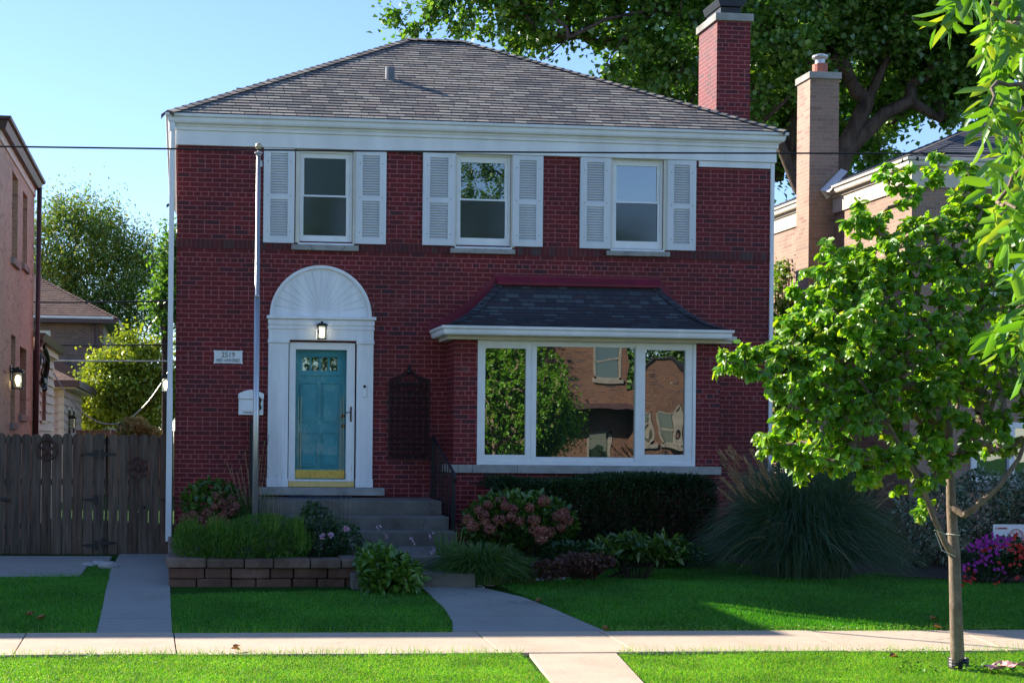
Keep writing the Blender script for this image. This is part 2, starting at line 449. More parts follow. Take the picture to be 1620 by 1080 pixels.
def cat_mesh(parts):
    V = []; Fa = []; o = 0
    for v, f in parts: V.append(v); Fa.append(f+o); o += len(v)
    return np.concatenate(V), np.concatenate(Fa)
# ------------------------------------------------------------------ material set
M = {}
_hz = P(640, 263.8, 0)[2]; RHB = 0.0678
M['brick'] = brick('painted_red_brick', (0.195, 0.010, 0.013), (0.11, 0.007, 0.010), (0.45, 0.12, 0.12), darkamt=0.2, dark=(0.045, 0.016, 0.026), hf=7, voff=(0.5*RHB-_hz) % (7*RHB), ms=0.0145)  # joints share the wall's paint; their lighter tone paints in caught light
M['brick_side'] = M['brick']
M['soldier'] = brick('painted_soldier_brick', (0.14, 0.012, 0.015), (0.07, 0.011, 0.013), (0.19, 0.055, 0.06), bw=0.0678, rh=0.5, headers=False, darkamt=0.35, dark=(0.09, 0.06, 0.06))
M['pink_brick'] = brick('pink_brick', (0.62, 0.43, 0.27), (0.52, 0.33, 0.20), (0.62, 0.50, 0.41), headers=False, darkamt=0.1, dark=(0.3, 0.16, 0.12), stain=0.2)
M['buff_brick'] = brick('buff_brick', (0.42, 0.25, 0.165), (0.31, 0.19, 0.13), (0.42, 0.37, 0.31), headers=True, darkamt=0.2, dark=(0.28, 0.13, 0.09), stain=0.2)
M['old_brick'] = brick('old_brown_brick', (0.30, 0.16, 0.12), (0.2, 0.11, 0.09), (0.38, 0.32, 0.28), headers=False, darkamt=0.3, dark=(0.12, 0.08, 0.08), ms=0.016)
M['opp_brick'] = brick('orange_brick', (0.20, 0.095, 0.06), (0.145, 0.068, 0.045), (0.28, 0.21, 0.16), headers=False, stain=0.2)  # brick darkened to stand in for tree shade over the house
M['white'] = plain('white_paint', (0.80, 0.81, 0.82), 0.5, var=0.09, scale=4, streak=True, bmp=0.15)
M['trim'] = plain('white_aluminium', (0.78, 0.79, 0.79), 0.45, var=0.07, scale=2.5, streak=True)
M['cream'] = plain('cream_trim', (0.66, 0.63, 0.54), 0.5, var=0.06, scale=3)
M['vinyl'] = plain('white_vinyl', (0.80, 0.81, 0.80), 0.35, var=0.03)
M['shutter'] = plain('shutter_paint', (0.68, 0.70, 0.72), 0.5, var=0.05, scale=4, streak=True)
M['screen'] = plain('insect_screen', (0.03, 0.035, 0.04), 0.9, var=0.2, scale=20)
M['stone'] = concrete('limestone_sill', (0.42, 0.41, 0.38), 0.35, 5, (0.5, 0.48, 0.46))
M['conc'] = concrete('grey_concrete', (0.30, 0.305, 0.28), 0.12, 1.5, (0.8, 0.79, 0.77))
M['walk'] = concrete('sidewalk_concrete', (0.54, 0.43, 0.325), 0.16, 1.8, (0.86, 0.85, 0.83))
M['step'] = concrete('step_concrete', (0.20, 0.185, 0.165), 0.35, 3, (0.6, 0.57, 0.52))
M['block'] = concrete('tumbled_block', (0.20, 0.125, 0.10), 0.45, 7, (0.45, 0.42, 0.38), objvar=[(1.0, .9, .85), (.7, .62, .58), (1.15, 1.1, 1.08), (.85, .7, .62), (.95, 1, 1)])
M['blockcap'] = concrete('block_cap', (0.25, 0.185, 0.155), 0.45, 7, (0.4, 0.36, 0.33), objvar=[(1.1, 1.05, 1.0), (.8, .76, .72), (1.2, 1.2, 1.2), (.9, .8, .75)])
M['maroon'] = plain('maroon_flashing', (0.17, 0.010, 0.028), 0.6, var=0.12, scale=5)
M['roof'] = shingle('grey_shingles', [(0.27, 0.245, 0.215), (0.41, 0.37, 0.31), (0.19, 0.178, 0.17), (0.46, 0.42, 0.345), (0.32, 0.26, 0.22), (0.145, 0.14, 0.14)])
M['bayroof'] = shingle('dark_shingles', [(0.05, 0.055, 0.065), (0.085, 0.10, 0.11), (0.075, 0.055, 0.06), (0.12, 0.14, 0.15), (0.06, 0.065, 0.08), (0.045, 0.045, 0.055)], tw=0.2, rh=0.125)
M['brownroof'] = shingle('brown_shingles', [(0.22, 0.13, 0.09), (0.28, 0.17, 0.12), (0.17, 0.10, 0.08)], tw=0.3, rh=0.14)
M['slateroof'] = shingle('slate_shingles', [(0.10, 0.105, 0.125), (0.14, 0.145, 0.17), (0.18, 0.18, 0.2)], tw=0.3, rh=0.14)
M['glass'] = glassmat('bay_glass', (0.012, 0.014, 0.013), 0.29, wav=0.0008)
M['glass_wavy'] = glassmat('bowed_glass', (0.012, 0.014, 0.013), 0.28, wav=0.0022)
M['glass_up'] = glassmat('upper_glass', (0.015, 0.02, 0.02), 0.22, wav=0.0012)
M['glass_screen'] = glassmat('screened_glass', (0.012, 0.012, 0.02), 0.07, wav=0.001, rough=0.08)
M['glass_dim'] = glassmat('dull_screened_glass', (0.028, 0.036, 0.036), 0.05, wav=0.001, rough=0.15)
M['glass_clear'] = glassmat('clear_glass', (0.6, 0.6, 0.6), 0.008, alpha=1.0, tint=(0.93, 0.96, 0.95), wav=0.0004)
M['lampglass'] = glassmat('lamp_glass', (0.6, 0.6, 0.55), 0.08, alpha=0.9, tint=(0.9, 0.9, 0.85))
M['teal'] = plain('teal_door_paint', (0.055, 0.31, 0.38), 0.4, var=0.05)
M['brass'] = plain('polished_brass', (0.62, 0.44, 0.16), 0.25, metal=0.85, var=0.05)
M['brasst'] = plain('brass_threshold', (0.66, 0.50, 0.20), 0.4, metal=0.4, var=0.05)
M['oldiron'] = plain('old_iron', (0.025, 0.012, 0.014), 0.7, var=0.2)
M['black'] = plain('black_iron', (0.012, 0.012, 0.015), 0.5, var=0.1)
M['blackmetal'] = plain('black_metal', (0.02, 0.02, 0.022), 0.4, metal=0.3)
M['bronze'] = plain('dark_bronze', (0.06, 0.035, 0.02), 0.45, metal=0.6)
M['rust'] = plain('rusty_iron', (0.085, 0.04, 0.03), 0.8, var=0.3, scale=20)
M['brownmetal'] = plain('brown_gutter', (0.085, 0.045, 0.045), 0.45, var=0.08)
M['galv'] = plain('galvanised_steel', (0.45, 0.46, 0.46), 0.4, metal=0.7, var=0.15)
M['ventgrey'] = plain('dull_vent_metal', (0.16, 0.17, 0.19), 0.6, metal=0.2)
M['alum'] = plain('brushed_aluminium', (0.55, 0.55, 0.54), 0.38, metal=0.75, var=0.1, streak=True)
M['gold'] = plain('aged_gold_ball', (0.62, 0.52, 0.33), 0.4, metal=0.4)
M['siding'] = plain('beige_siding', (0.60, 0.50, 0.37), 0.55, var=0.04)
M['siding2'] = plain('tan_siding', (0.55, 0.42, 0.34), 0.55, var=0.04)
M['taupe'] = plain('dark_taupe_trim', (0.24, 0.21, 0.18), 0.6)  # darker brownish tone for the window frames across the street
M['beige'] = plain('beige_trim', (0.62, 0.55, 0.44), 0.5, var=0.04)
M['whitebox'] = plain('white_mailbox', (0.78, 0.80, 0.82), 0.3, var=0.03)
M['plaque'] = plain('plaque_white', (0.72, 0.74, 0.74), 0.45, var=0.04)
M['ink'] = plain('grey_lettering', (0.16, 0.16, 0.15), 0.6, var=0.02)
M['inkred'] = plain('red_lettering', (0.55, 0.03, 0.05), 0.6, var=0.02)
M['signwhite'] = plain('corrugated_sign', (0.74, 0.74, 0.78), 0.5, var=0.02)
M['mat'] = plain('rubber_mat', (0.03, 0.045, 0.08), 0.9, var=0.4, scale=30)
M['wood'] = woodmat('weathered_cedar', [(0.095, 0.062, 0.045), (0.12, 0.09, 0.068), (0.155, 0.11, 0.08), (0.10, 0.08, 0.065), (0.135, 0.085, 0.06)])
M['soil'] = plain('mulch', (0.045, 0.03, 0.024), 0.95, var=0.45, scale=25, bmp=1.0)
M['lamp'] = emit('lamp_glow', (1.0, 0.93, 0.75), 5.0)
M['lampwarm'] = emit('lamp_glow_warm', (1.0, 0.8, 0.5), 3.0)
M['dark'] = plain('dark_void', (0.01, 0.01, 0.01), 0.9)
M['rock'] = concrete('pale_rock', (0.45, 0.44, 0.42), 0.3, 8)
M['pot'] = plain('clay_flue', (0.42, 0.13, 0.09), 0.7, var=0.15)
M['asphalt'] = concrete('asphalt', (0.055, 0.055, 0.055), 0.2, 3)
M['bark_big'] = barkmat('furrowed_bark', (0.035, 0.027, 0.022), (0.13, 0.095, 0.075), 5, 0.2, 0.05)
M['bark_young'] = barkmat('smooth_grey_bark', (0.15, 0.11, 0.08), (0.28, 0.215, 0.155), 14, 0.6, 0.006)
M['bark_dark'] = barkmat('dark_bark', (0.03, 0.025, 0.02), (0.09, 0.07, 0.055), 6, 0.3, 0.03)

# ------------------------------------------------------------------ ground, paths
def grid_sheet(name, x0, x1, nx, ys, zf, mat):
    xs = np.linspace(x0, x1, nx); V = np.array([[x, y, zf(y)] for y in ys for x in xs])
    Fa = [[j*nx+i, j*nx+i+1, (j+1)*nx+i+1, (j+1)*nx+i] for j in range(len(ys)-1) for i in range(nx-1)]
    return tag(mesh_np(name, V, np.array(Fa), mat), kind='structure')
mgrass, nt, out = newmat('lawn_soil')
pos = geo_pos(nt)
gcol = ramp(nt, noise(nt, pos, 2.5, 5), [(0.3, (0.018, 0.07, 0.006)), (0.7, (0.035, 0.12, 0.012))])
gcol = mixc(nt, 1.0, gcol, ramp(nt, noise(nt, pos, 60, 3), [(0.3, (0.6,)*3), (0.7, (1.2,)*3)]), 'MULTIPLY')
princ(nt, out, gcol, 0.95, 0, bump(nt, noise(nt, pos, 90, 3), 1.0, 0.03), 0.1)
grid_sheet('ground', -150, 150, 3, [-150, -16.4], lambda y: -0.004, mgrass)
grid_sheet('ground', -150, 150, 3, [-10.7, -6.9, -4.2, 0, 60, 400], gz, mgrass)
r_ = MB(); r_.box(-150, 150, -16.4, -10.7, -0.5, -0.12); tag(r_.build('road', M['asphalt']), kind='structure')
for ya, yb in ((-10.85, -10.7), (-16.4, -16.25)):
    k = MB(); k.box(-150, 150, ya, yb, -0.3, 0.03); tag(k.build('kerb', M['conc'], bevel=0.02), kind='structure')

# public sidewalk in slabs with open joints
Y0, Y1 = G(0, 1041.5)[1], -6.9
sw = MB()
jn = [((40.5, 1009), (20.5, 1042)), ((275, 1008.5), (280, 1042)), ((759, 1009), (795, 1040)), ((954, 1006.5), (1008, 1036)), ((1290, 1006), (1345, 1036))]
J = []
for a, b in jn:
    p, q = G(*a), G(*b)
    sl = (q[0]-p[0])/(q[1]-p[1]); J.append((p[0]+sl*(Y1-p[1]), p[0]+sl*(Y0-p[1])))
x = J[0]; left = []
for k in range(1, 30): left.append((x[0]-1.5*k, x[1]-1.5*k))
x = J[-1]; right = [(x[0]+1.55*k, x[1]+1.52*k) for k in range(1, 30)]
J = left[::-1]+J+right
for i, (a, b) in enumerate(zip(J, J[1:])):
    g = 0.006; dz = 0.003*((i*7) % 3)
    sw.prism_z([(a[1]+g, Y0), (b[1]-g, Y0), (b[0]-g, Y1), (a[0]+g, Y1)], -0.08, 0.03+dz)
SW = tag(sw.build('sidewalk', M['walk'], bevel=0.003), kind='structure')
jf = MB(); jf.box(-40, 60, Y0+0.002, Y1-0.002, -0.05, 0.021); tag(jf.build('sidewalk', M['soil']), kind='structure')
# path towards the road across the parkway
def gpoly(px, off=0.0): return [G(u, v)[:2] for u, v in px]
pk = MB(); a, b = G(846, 1043)[0], G(984, 1041)[0]
qa, qb = G(870, 1080), G(1015, 1080)
KA, KB = (qa[0]-a)/(qa[1]-Y0), (qb[0]-b)/(qb[1]-Y0)
pk.prism_z([(a+KA*(-10.7-Y0), -10.7), (b+KB*(-10.7-Y0), -10.7), (b, Y0-0.014), (a, Y0-0.014)], -0.08, 0.026)
tag(pk.build('path', M['walk'], bevel=0.006), kind='structure')
# side path beside the house and the front walk: slabs following the slope
def slab_strip(name, left, right, mat, gaps, thick=0.09, lift=0.03):
    """left/right: lists of (x,y) with the same y order, near to far; gaps: y positions of joints"""
    mb = MB()
    def xa(side, y):
        for (x0, y0), (x1, y1) in zip(side, side[1:]):
            if y0 <= y <= y1+1e-6: return x0+(x1-x0)*(y-y0)/(y1-y0)
        return side[0][0] if y < side[0][1] else side[-1][0]
    ys = sorted(set([max(left[0][1], right[0][1])]+gaps+[min(left[-1][1], right[-1][1])]))
    for y0, y1 in zip(ys, ys[1:]):
        inner = [y0+0.010]+[q for q in sorted(set([p[1] for p in left+right])) if y0+0.02 < q < y1-0.02]+[y1-0.010]
        for c, d in zip(inner, inner[1:]):
            q = [(xa(left, c), c), (xa(right, c), c), (xa(right, d), d), (xa(left, d), d)]
            top = [(x, y, gz(y)+lift) for x, y in q]; bot = [(x, y, gz(y)-thick) for x, y in q]
            mb.face(top); mb.face(bot[::-1])
            for i in range(4):
                j = (i+1) % 4; mb.face([bot[i], bot[j], top[j], top[i]])
    return tag(mb.build(name, mat, bevel=0.003), kind='structure')
lf = [G(u, v)[:2] for u, v in ((152, 1007), (163, 960), (175, 905), (186, 884))]
rt = [G(u, v)[:2] for u, v in ((272, 1007), (270, 960), (267.5, 905), (266, 884))]
lf[0] = (lf[0][0], -6.888); rt[0] = (rt[0][0], -6.888); lf[-1] = (lf[-1][0], 0.25); rt[-1] = (rt[-1][0]-0.0, 0.25)
slab_strip('path', lf, rt, M['conc'], [G(200, v)[1] for v in (982, 960.5, 939.5, 909.5)])
lf = [G(u, v)[:2] for u, v in ((721, 1007), (716, 985), (703, 965), (686, 948), (664, 929))]
rt = [G(u, v)[:2] for u, v in ((962, 1004), (918, 985), (872, 965), (828, 948), (756, 929))]
lf[0] = (lf[0][0], -6.888); rt[0] = (rt[0][0], -6.888); lf[-1] = (lf[-1][0], -4.3); rt[-1] = (rt[-1][0], -4.3)
slab_strip('path', lf, rt, M['conc'], [G(760, v)[1] for v in (978.5,)])
# concrete pad at the far left
dp = MB()
for (v0, v1) in ((915, 893), (892, 882)):
    y0, y1 = G(60, v0)[1], min(G(60, v1)[1], 0.2)
    dp.box(-4.2, -1.2 if v0 > 900 else -0.95, y0, y1-0.01, 0.0, 0.21+(0.004 if v0 > 900 else 0.0))
tag(dp.build('path', M['conc'], bevel=0.006), kind='structure')

# planting beds
bed = MB()
bp = [(560, 940), (672, 931), (670, 900), (700, 880), (780, 926), (850, 914), (900, 908), (950, 893), (985, 887), (1060, 881), (1130, 887), (1200, 900), (1300, 915), (1380, 912), (1500, 918), (1700, 926)]
poly = [G(u, v)[:2] for u, v in bp[4:]]+[(13, 1.7), (9.2, 1.7), (9.2, -0.2), (3.62, -0.2), (3.62, -3.8)]
mbp = [(x, y) for x, y in poly]
bed.prism_z(mbp, 0.05, 0.205)
tag(bed.build('flower_bed', M['soil']), kind='structure')

# ------------------------------------------------------------------ our house
HX0, HX1 = P(279, 450, 0)[0], P(1220, 450, 0)[0]
HY1 = 7.8
EZ = P(700, 192.5, -0.2)[2]                                   # gutter top
H = thing('brick_house', 'two-storey dark red painted brick house with grey hip roof and white shutters', 'house', ((HX0+HX1)/2, 0, 0))
WIN = []
# opening rects (px): window, glass rows
wpx = [(474, 239, 558, 385, 481, 547, 251, 309, 312, 373, 461, 567, 385, 396),
       (722, 244, 808, 391, 729, 798, 258, 315, 318, 377, 713, 815, 391, 401),
       (968, 250, 1049, 395, 975, 1039, 263, 319, 322, 382, 960, 1060, 395, 405)]
holes = []
for w in wpx: holes.append(rect(w[0], w[1], w[2], w[3], 0))
dhole = rect(455, 541, 563, 770, 0); 
dhx0, dhx1 = dhole[0], dhole[1]; dhz0 = P(507, 770, 0)[2]; dhz1 = dhole[3]
holes.append((dhx0, dhx1, dhz0, dhz1))
# bay opening in the wall is closed by the bay itself
FZ = P(700, 240, 0)[2]                      # bottom of frieze at mid house
fz0 = P(282, 230, 0)[2]; 
wl = MB()
wall_holes(wl, 'y', 0.0, HX0, HX1, 0.0, EZ-0.1, holes, 0.12)
wl.face([(HX0, HY1, 0), (HX0, 0, 0), (HX0, 0, EZ-0.1), (HX0, HY1, EZ-0.1)])
wl.face([(HX1, 0, 0), (HX1, HY1, 0), (HX1, HY1, EZ-0.1), (HX1, 0, EZ-0.1)])
wl.face([(HX1, HY1, 0), (HX0, HY1, 0), (HX0, HY1, EZ-0.1), (HX1, HY1, EZ-0.1)])
wl.build('wall', M['brick'], H)
# soldier course
zc0 = P(700, 401, 0)[2]; zc1 = P(700, 390, 0)[2]+0.03
sc_ = MB(); sc_.box(HX0-0.012, HX1+0.012, -0.012, 0.05, zc0, zc1)
sc_.build('brick_course', M['soldier'], H)
# frieze boards
fr = MB(); zf = fz0
fr.box(HX0-0.03, HX1+0.04, -0.06, HY1, zf, EZ-0.16); fr.box(HX0-0.05, HX1+0.06, -0.085, HY1, zf+0.21, EZ-0.16)
fr.build('frieze', M['trim'], H, bevel=0.004)
# soffit + gutter
ox = 0.07; oy = 0.10
ex0, ex1, ey0, ey1 = HX0-ox, HX1+0.06, -oy, HY1+oy
sf = MB(); sf.box(ex0, ex1, ey0, ey1, EZ-0.16, EZ-0.11); sf.build('soffit', M['trim'], H)
gprof = [(-0.02, -0.125), (0.055, -0.125), (0.07, -0.10), (0.075, -0.05), (0.105, -0.035), (0.11, 0.0), (0.10, 0.004), (-0.02, 0.0)]
gp = [((ex0, ey1), (-1, 0), EZ), ((ex0, ey0), (-1, -1), EZ), ((ex1, ey0), (1, -1), EZ), ((ex1, ey1), (1, 0), EZ)]
gt = MB(); gt.sweep(gprof, gp); gt.build('gutter', M['trim'], H)
# corner trim at the right corner, downspout at the left
ct = MB(); ct.box(HX1-0.03, HX1+0.025, -0.03, 0.1, 0.3, zf-0.002); ct.build('corner_trim', M['trim'], H)
tp = MB(); tp.box(HX1-1.15, HX1-0.04, -0.035, 0.02, zf-0.09, zf-0.003); tp.build('trim_board', M['trim'], H)
ds = MB(); dx = HX0-0.075
ds.box(dx-0.045, dx+0.035, -0.16, -0.09, EZ-0.24, EZ-0.126)
ds.tube([(dx, -0.12, EZ-0.2), (dx, -0.11, EZ-0.55)], 0.036, 6)
ds.box(dx-0.04, dx+0.035, -0.14, -0.07, 2.6, EZ-0.5); ds.box(dx-0.045, dx+0.04, -0.145, -0.065, 0.42, 2.62)
ds.build('downspout', M['trim'], H, bevel=0.006)

# roof: real courses of shingles on the hips
rz0 = EZ+0.012; pitch = (P(706, 66, 3.9)[2]-EZ-0.012)/(HY1/2+oy+0.08)
rx0, rx1, ry0, ry1 = ex0-0.08, ex1+0.08, ey0-0.08, ey1+0.08
half = (ry1-ry0)/2
def hip_roof(name, x0, x1, y0, y1, z0, pitch, expo, mat, parent, lip=0.016):
    half = min(x1-x0, y1-y0)/2; sl = math.sqrt(1+pitch*pitch); n = int(half*sl/expo)+1
    mb = MB()
    nrm = 1/sl
    for i in range(n):
        s0 = i*expo/sl; s1 = min((i+1)*expo/sl, half)
        if s0 >= half: break
        za, zb = z0+s0*pitch+lip*nrm, z0+s1*pitch+0.001
        for side in range(4):
            if side == 0: A, B, C, D = (x0+s0, y0+s0), (x1-s0, y0+s0), (x1-s1, y0+s1), (x0+s1, y0+s1)
            elif side == 1: A, B, C, D = (x1-s0, y0+s0), (x1-s0, y1-s0), (x1-s1, y1-s1), (x1-s1, y0+s1)
            elif side == 2: A, B, C, D = (x1-s0, y1-s0), (x0+s0, y1-s0), (x0+s1, y1-s1), (x1-s1, y1-s1)
            else: A, B, C, D = (x0+s0, y1-s0), (x0+s0, y0+s0), (x0+s1, y0+s1), (x0+s1, y1-s1)
            h = 0 if side in (0, 2) else 1; sg = 1 if side in (0, 1) else -1
            va = i*expo; vb = (i+1)*expo
            mb.face([(*A, za), (*B, za), (*C, zb), (*D, zb)], uv=[(sg*A[h]+side*17.3, va+0.004), (sg*B[h]+side*17.3, va+0.004), (sg*C[h]+side*17.3, vb-0.004), (sg*D[h]+side*17.3, vb-0.004)])
            zl = z0+s0*pitch-0.004
            mb.face([(*A, zl), (*B, zl), (*B, za), (*A, za)], uv=[(0, va)]*4)
    ro = mb.build(name, mat, parent)
    # ridge and hip caps
    cp = MB(); t = 0.0; ztop = z0+half*pitch
    if x1-x0 > y1-y0: r1, r2 = (x0+half, (y0+y1)/2), (x1-half, (y0+y1)/2)
    else: r1, r2 = ((x0+x1)/2, y0+half), ((x0+x1)/2, y1-half)
    def capline(a, b, wn, rows):
        a = Vector(a); b = Vector(b); d = (b-a); L = d.length; d.normalize(); k = int(L/0.16)
        sd = Vector((d.y, -d.x, 0)).normalized(); 
        for i in range(k):
            p = a+d*(i*L/k); q = a+d*((i+1)*L/k+0.02); u1 = Vector((0, 0, 0.034)); u2 = Vector((0, 0, 0.018))
            dn = Vector((0, 0, -wn*0.13))
            for s in (1, -1):
                e = sd*s*0.13
                fc = [p+u1, p+u1+e+dn, q+u2+e+dn, q+u2]
                cp.face(fc if s > 0 else fc[::-1], uv=[(i*0.37+0.02, i*0.14+0.01), (i*0.37+0.1, i*0.14+0.01), (i*0.37+0.1, i*0.14+0.12), (i*0.37+0.02, i*0.14+0.12)])
            cp.face([p+u1-sd*0.13+dn, p+u1, p, p-sd*0.13+dn-u1], uv=[(0, 0)]*4); cp.face([p+u1, p+u1+sd*0.13+dn, p+sd*0.13+dn-u1, p], uv=[(0, 0)]*4)
    for (cx, cy), rr in (((x0, y0), r1 if (x1-x0 > y1-y0) else r1), ((x1, y0), r2 if (x1-x0 > y1-y0) else r1), ((x1, y1), r2), ((x0, y1), r1 if (x1-x0 > y1-y0) else r2)):
        capline((cx, cy, z0), (*rr, ztop), 0.36, 0)
    capline((*r1, ztop+0.012), (*r2, ztop+0.012), 0.5, 0)
    cp.build('ridge_cap', mat, ro)
    return ro
ROOF = hip_roof('roof', rx0, rx1, ry0, ry1, rz0, pitch, 0.14, M['roof'], H)
print('house', HX0, HX1, 'ridge z', rz0+half*pitch, 'ridge px target 66')
# plumbing vents on the roof
def roofz(y): return rz0+(y-ry0)*pitch
for (u, v) in ((617, 126),):
    y = 1.6
    for _ in range(20):
        p = P(u, v, y); y += (p[2]-roofz(y))/pitch*-0.5 if False else 0
        # walk along the ray to the slope
        d = ray(u, v); t = (roofz(0)-CAM[2]+(CAM[1]-0)*pitch)/(d[2]-d[1]*pitch); p = (CAM[0]+d[0]*t, CAM[1]+d[1]*t, CAM[2]+d[2]*t); break
    vt = MB(); vt.lathe((p[0], p[1], p[2]-0.05), [(0.075, 0), (0.075, 0.235), (0.06, 0.235), (0.058, 0.2)], 12)
    vt.build('vent_pipe', M['ventgrey'], H, smooth=False)
for (uu, vv, Y) in ((428, 127, 5.0), (380, 141, 4.6)):
    p = P(uu, vv, Y); vt = MB(); vt.box(p[0]-0.075, p[0]+0.075, Y-0.1, Y+0.1, p[2]-0.35, p[2]); vt.build('roof_vent', M['ventgrey'], H, bevel=0.01)
# chimney
cx0, cx1, cz = PXp(1134, 100, 8.26)[0], 0, 0
q = P(1134, 100, 1.4); q2 = P(1187, 100, 1.4); ct_ = P(1134, 33, 1.4)[2]
ch = MB(); ch.box(q[0], q2[0], 1.4, 2.2, 5.5, ct_); CHM = ch.build('chimney', M['brick'], H)
cc = MB(); top = P(1131, 20, 1.37)[2]; cc.box(q[0]-0.04, q2[0]+0.035, 1.355, 2.245, ct_, top); cc.build('chimney_cap', M['stone'], CHM, bevel=0.008)
fx0, fx1 = P(1140, 10, 1.5)[0], P(1172, 10, 1.5)[0]
fl = MB(); fl.box(fx0-0.0, fx1, 1.5, 2.1, top, top+0.14); fl.prism_y([(fx0-0.02, top+0.14), (fx1+0.02, top+0.14), (fx1+0.1, top+0.26), (fx0-0.06, top+0.26)], 1.46, 2.14)
fl.build('flue_cap', M['blackmetal'], CHM, bevel=0.006)

# sash windows, sills, shutters
def glass_rect(a): return a
for i, w in enumerate(wpx):
    x0, x1, z0, z1 = holes[i]; d = 0.05
    fm = MB(); t = 0.035
    # outer trim (cream header and side casing)
    fm.box(x0, x0+t, 0.0+0.02, 0.11, z0, z1); fm.box(x1-t, x1, 0.02, 0.11, z0, z1); fm.box(x0+t, x1-t, 0.02, 0.11, z1-0.03, z1); fm.box(x0+t, x1-t, 0.02, 0.11, z0, z0+0.035)
    WF = fm.build('window', M['vinyl'], H, bevel=0.004)
    hc = MB(); hc.box(x0-0.05, x1+0.05, -0.03, 0.03, z1+0.001, zf-0.004); hc.box(x0-0.06, x0-0.001, -0.022, 0.03, z0, z1); hc.box(x1+0.001, x1+0.06, -0.022, 0.03, z0, z1)
    hc.build('casing', M['cream'], WF, bevel=0.004)
    gx0, gx1, ta, tb = rect(w[4], w[6], w[5], w[7], 0.06)[0:2]+rect(w[4], w[6], w[5], w[7], 0.06)[2:4]
    ba, bb = rect(w[4], w[8], w[5], w[9], 0.05)[2:4]
    sx0, sx1 = x0+t, x1-t
    def sash(name, gx0, gx1, gz0, gz1, oz0, oz1, y0, y1):
        s = MB(); s.box(sx0, gx0, y0, y1, oz0, oz1); s.box(gx1, sx1, y0, y1, oz0, oz1); s.box(gx0, gx1, y0, y1, gz1, oz1); s.box(gx0, gx1, y0, y1, oz0, gz0)
        return s.build(name, M['vinyl'], WF, bevel=0.003)
    mid = (ta+bb)/2
    sash('sash', gx0, gx1, ta, tb, ta-0.02, z1-0.03, 0.055, 0.10)
    sash('sash', gx0-0.008, gx1+0.008, ba, bb, z0+0.035, ta-0.021, 0.035, 0.08)
    pn = MB(); pn.box(gx0, gx1, 0.07, 0.074, ta, tb); pn.build('pane', M['glass_dim'] if i == 0 else M['glass_up'], WF)
    pn = MB(); pn.box(gx0-0.008, gx1+0.008, 0.055, 0.059, ba, bb); pn.build('pane', M['glass_screen'], WF)
    sl = rect(w[10], w[12], w[11], w[13], -0.06)
    s = MB(); s.box(sl[0], sl[1], -0.07, 0.05, sl[2], z0-0.03); s.build('sill', M['stone'], WF, bevel=0.005)
    s = MB(); s.box(x0-0.02, x1+0.02, -0.035, 0.02, z0-0.03, z0); s.build('stool', M['white'], WF, bevel=0.004)
shp = [(417, 234, 466, 384), (563, 238, 611, 386), (669, 241, 720, 388), (811, 245, 859, 390), (918, 247, 966, 393), (1056, 251, 1101, 396)]
for (u0, v0, u1, v1) in shp:
    x0, x1, z0, z1 = rect(u0, v0, u1, v1, -0.04); zt = min(z1, zf-0.004)
    s = MB(); st = (x1-x0)*0.22; h = zt-z0
    y0, y1 = -0.045, -0.003
    s.box(x0, x0+st, y0, y1, z0, zt); s.box(x1-st, x1, y0, y1, z0, zt)
    rails = [(z0, z0+0.09), (z0+h*0.46, z0+h*0.46+0.07), (zt-0.07, zt)]
    for a, b in rails: s.box(x0+st, x1-st, y0+0.002, y1, a, b)
    s.box(x0+st, x1-st, y1-0.006, y1-0.001, z0, zt)
    for (a, b) in ((rails[0][1], rails[1][0]), (rails[1][1], rails[2][0])):
        n = int((b-a)/0.036)
        for k in range(n):
            zz = a+(k+0.5)*(b-a)/n; q = 0.015
            s.face([(x0+st, y0+0.004, zz-q), (x1-st, y0+0.004, zz-q), (x1-st, y1-0.008, zz+q), (x0+st, y1-0.008, zz+q)])
            s.face([(x0+st, y0+0.004, zz-q), (x0+st, y0+0.010, zz-q-0.004), (x1-st, y0+0.010, zz-q-0.004), (x1-st, y0+0.004, zz-q)])
    S_ = s.build('shutter', M['shutter'], H, bevel=0.0)
    for fx in (x0+st*0.6, x1-st*0.6):
        for fz in (0.12, 0.5, 0.86): sc2 = MB(); sc2.box(fx-0.006, fx+0.006, y0-0.003, y0+0.002, z0+h*fz-0.006, z0+h*fz+0.006); sc2.build('screw', M['rust'], S_)

# ---- entrance
E = []
sx0, sx1, _, _ = rect(424, 540, 590, 769, -0.10)
zb = dhz0; zt2 = P(507, 538, -0.1)[2]; zt3 = P(507, 500, -0.12)[2]
en = MB()
for a, b in ((sx0, dhx0), (dhx1, sx1)):
    en.box(a, b, -0.09, 0.02, zb, zt2)
    n = 6
    for k in range(1, n): xx = a+(b-a)*k/n; en.box(xx-0.004, xx+0.004, -0.096, -0.089, zb+0.12, zt2-0.12)
    en.box(a-0.01, b+0.01, -0.115, 0.0, zt2-0.045, zt2-0.001); en.box(a-0.008, b+0.008, -0.105, 0.0, zb, zb+0.12)
SUR = en.build('door_surround', M['white'], H, bevel=0.004)
e2 = MB(); h2 = zt3-zt2
e2.box(sx0, sx1, -0.10, 0.02, zt2, zt3-0.03); e2.box(sx0-0.012, sx1+0.012, -0.115, 0.02, zt2+h2*0.45, zt2+h2*0.56); e2.box(sx0-0.01, sx1+0.01, -0.12, 0.02, zt3-0.13, zt3-0.06); e2.box(sx0-0.03, sx1+0.03, -0.15, 0.02, zt3-0.045, zt3)
e2.build('entablature', M['white'], SUR, bevel=0.004)
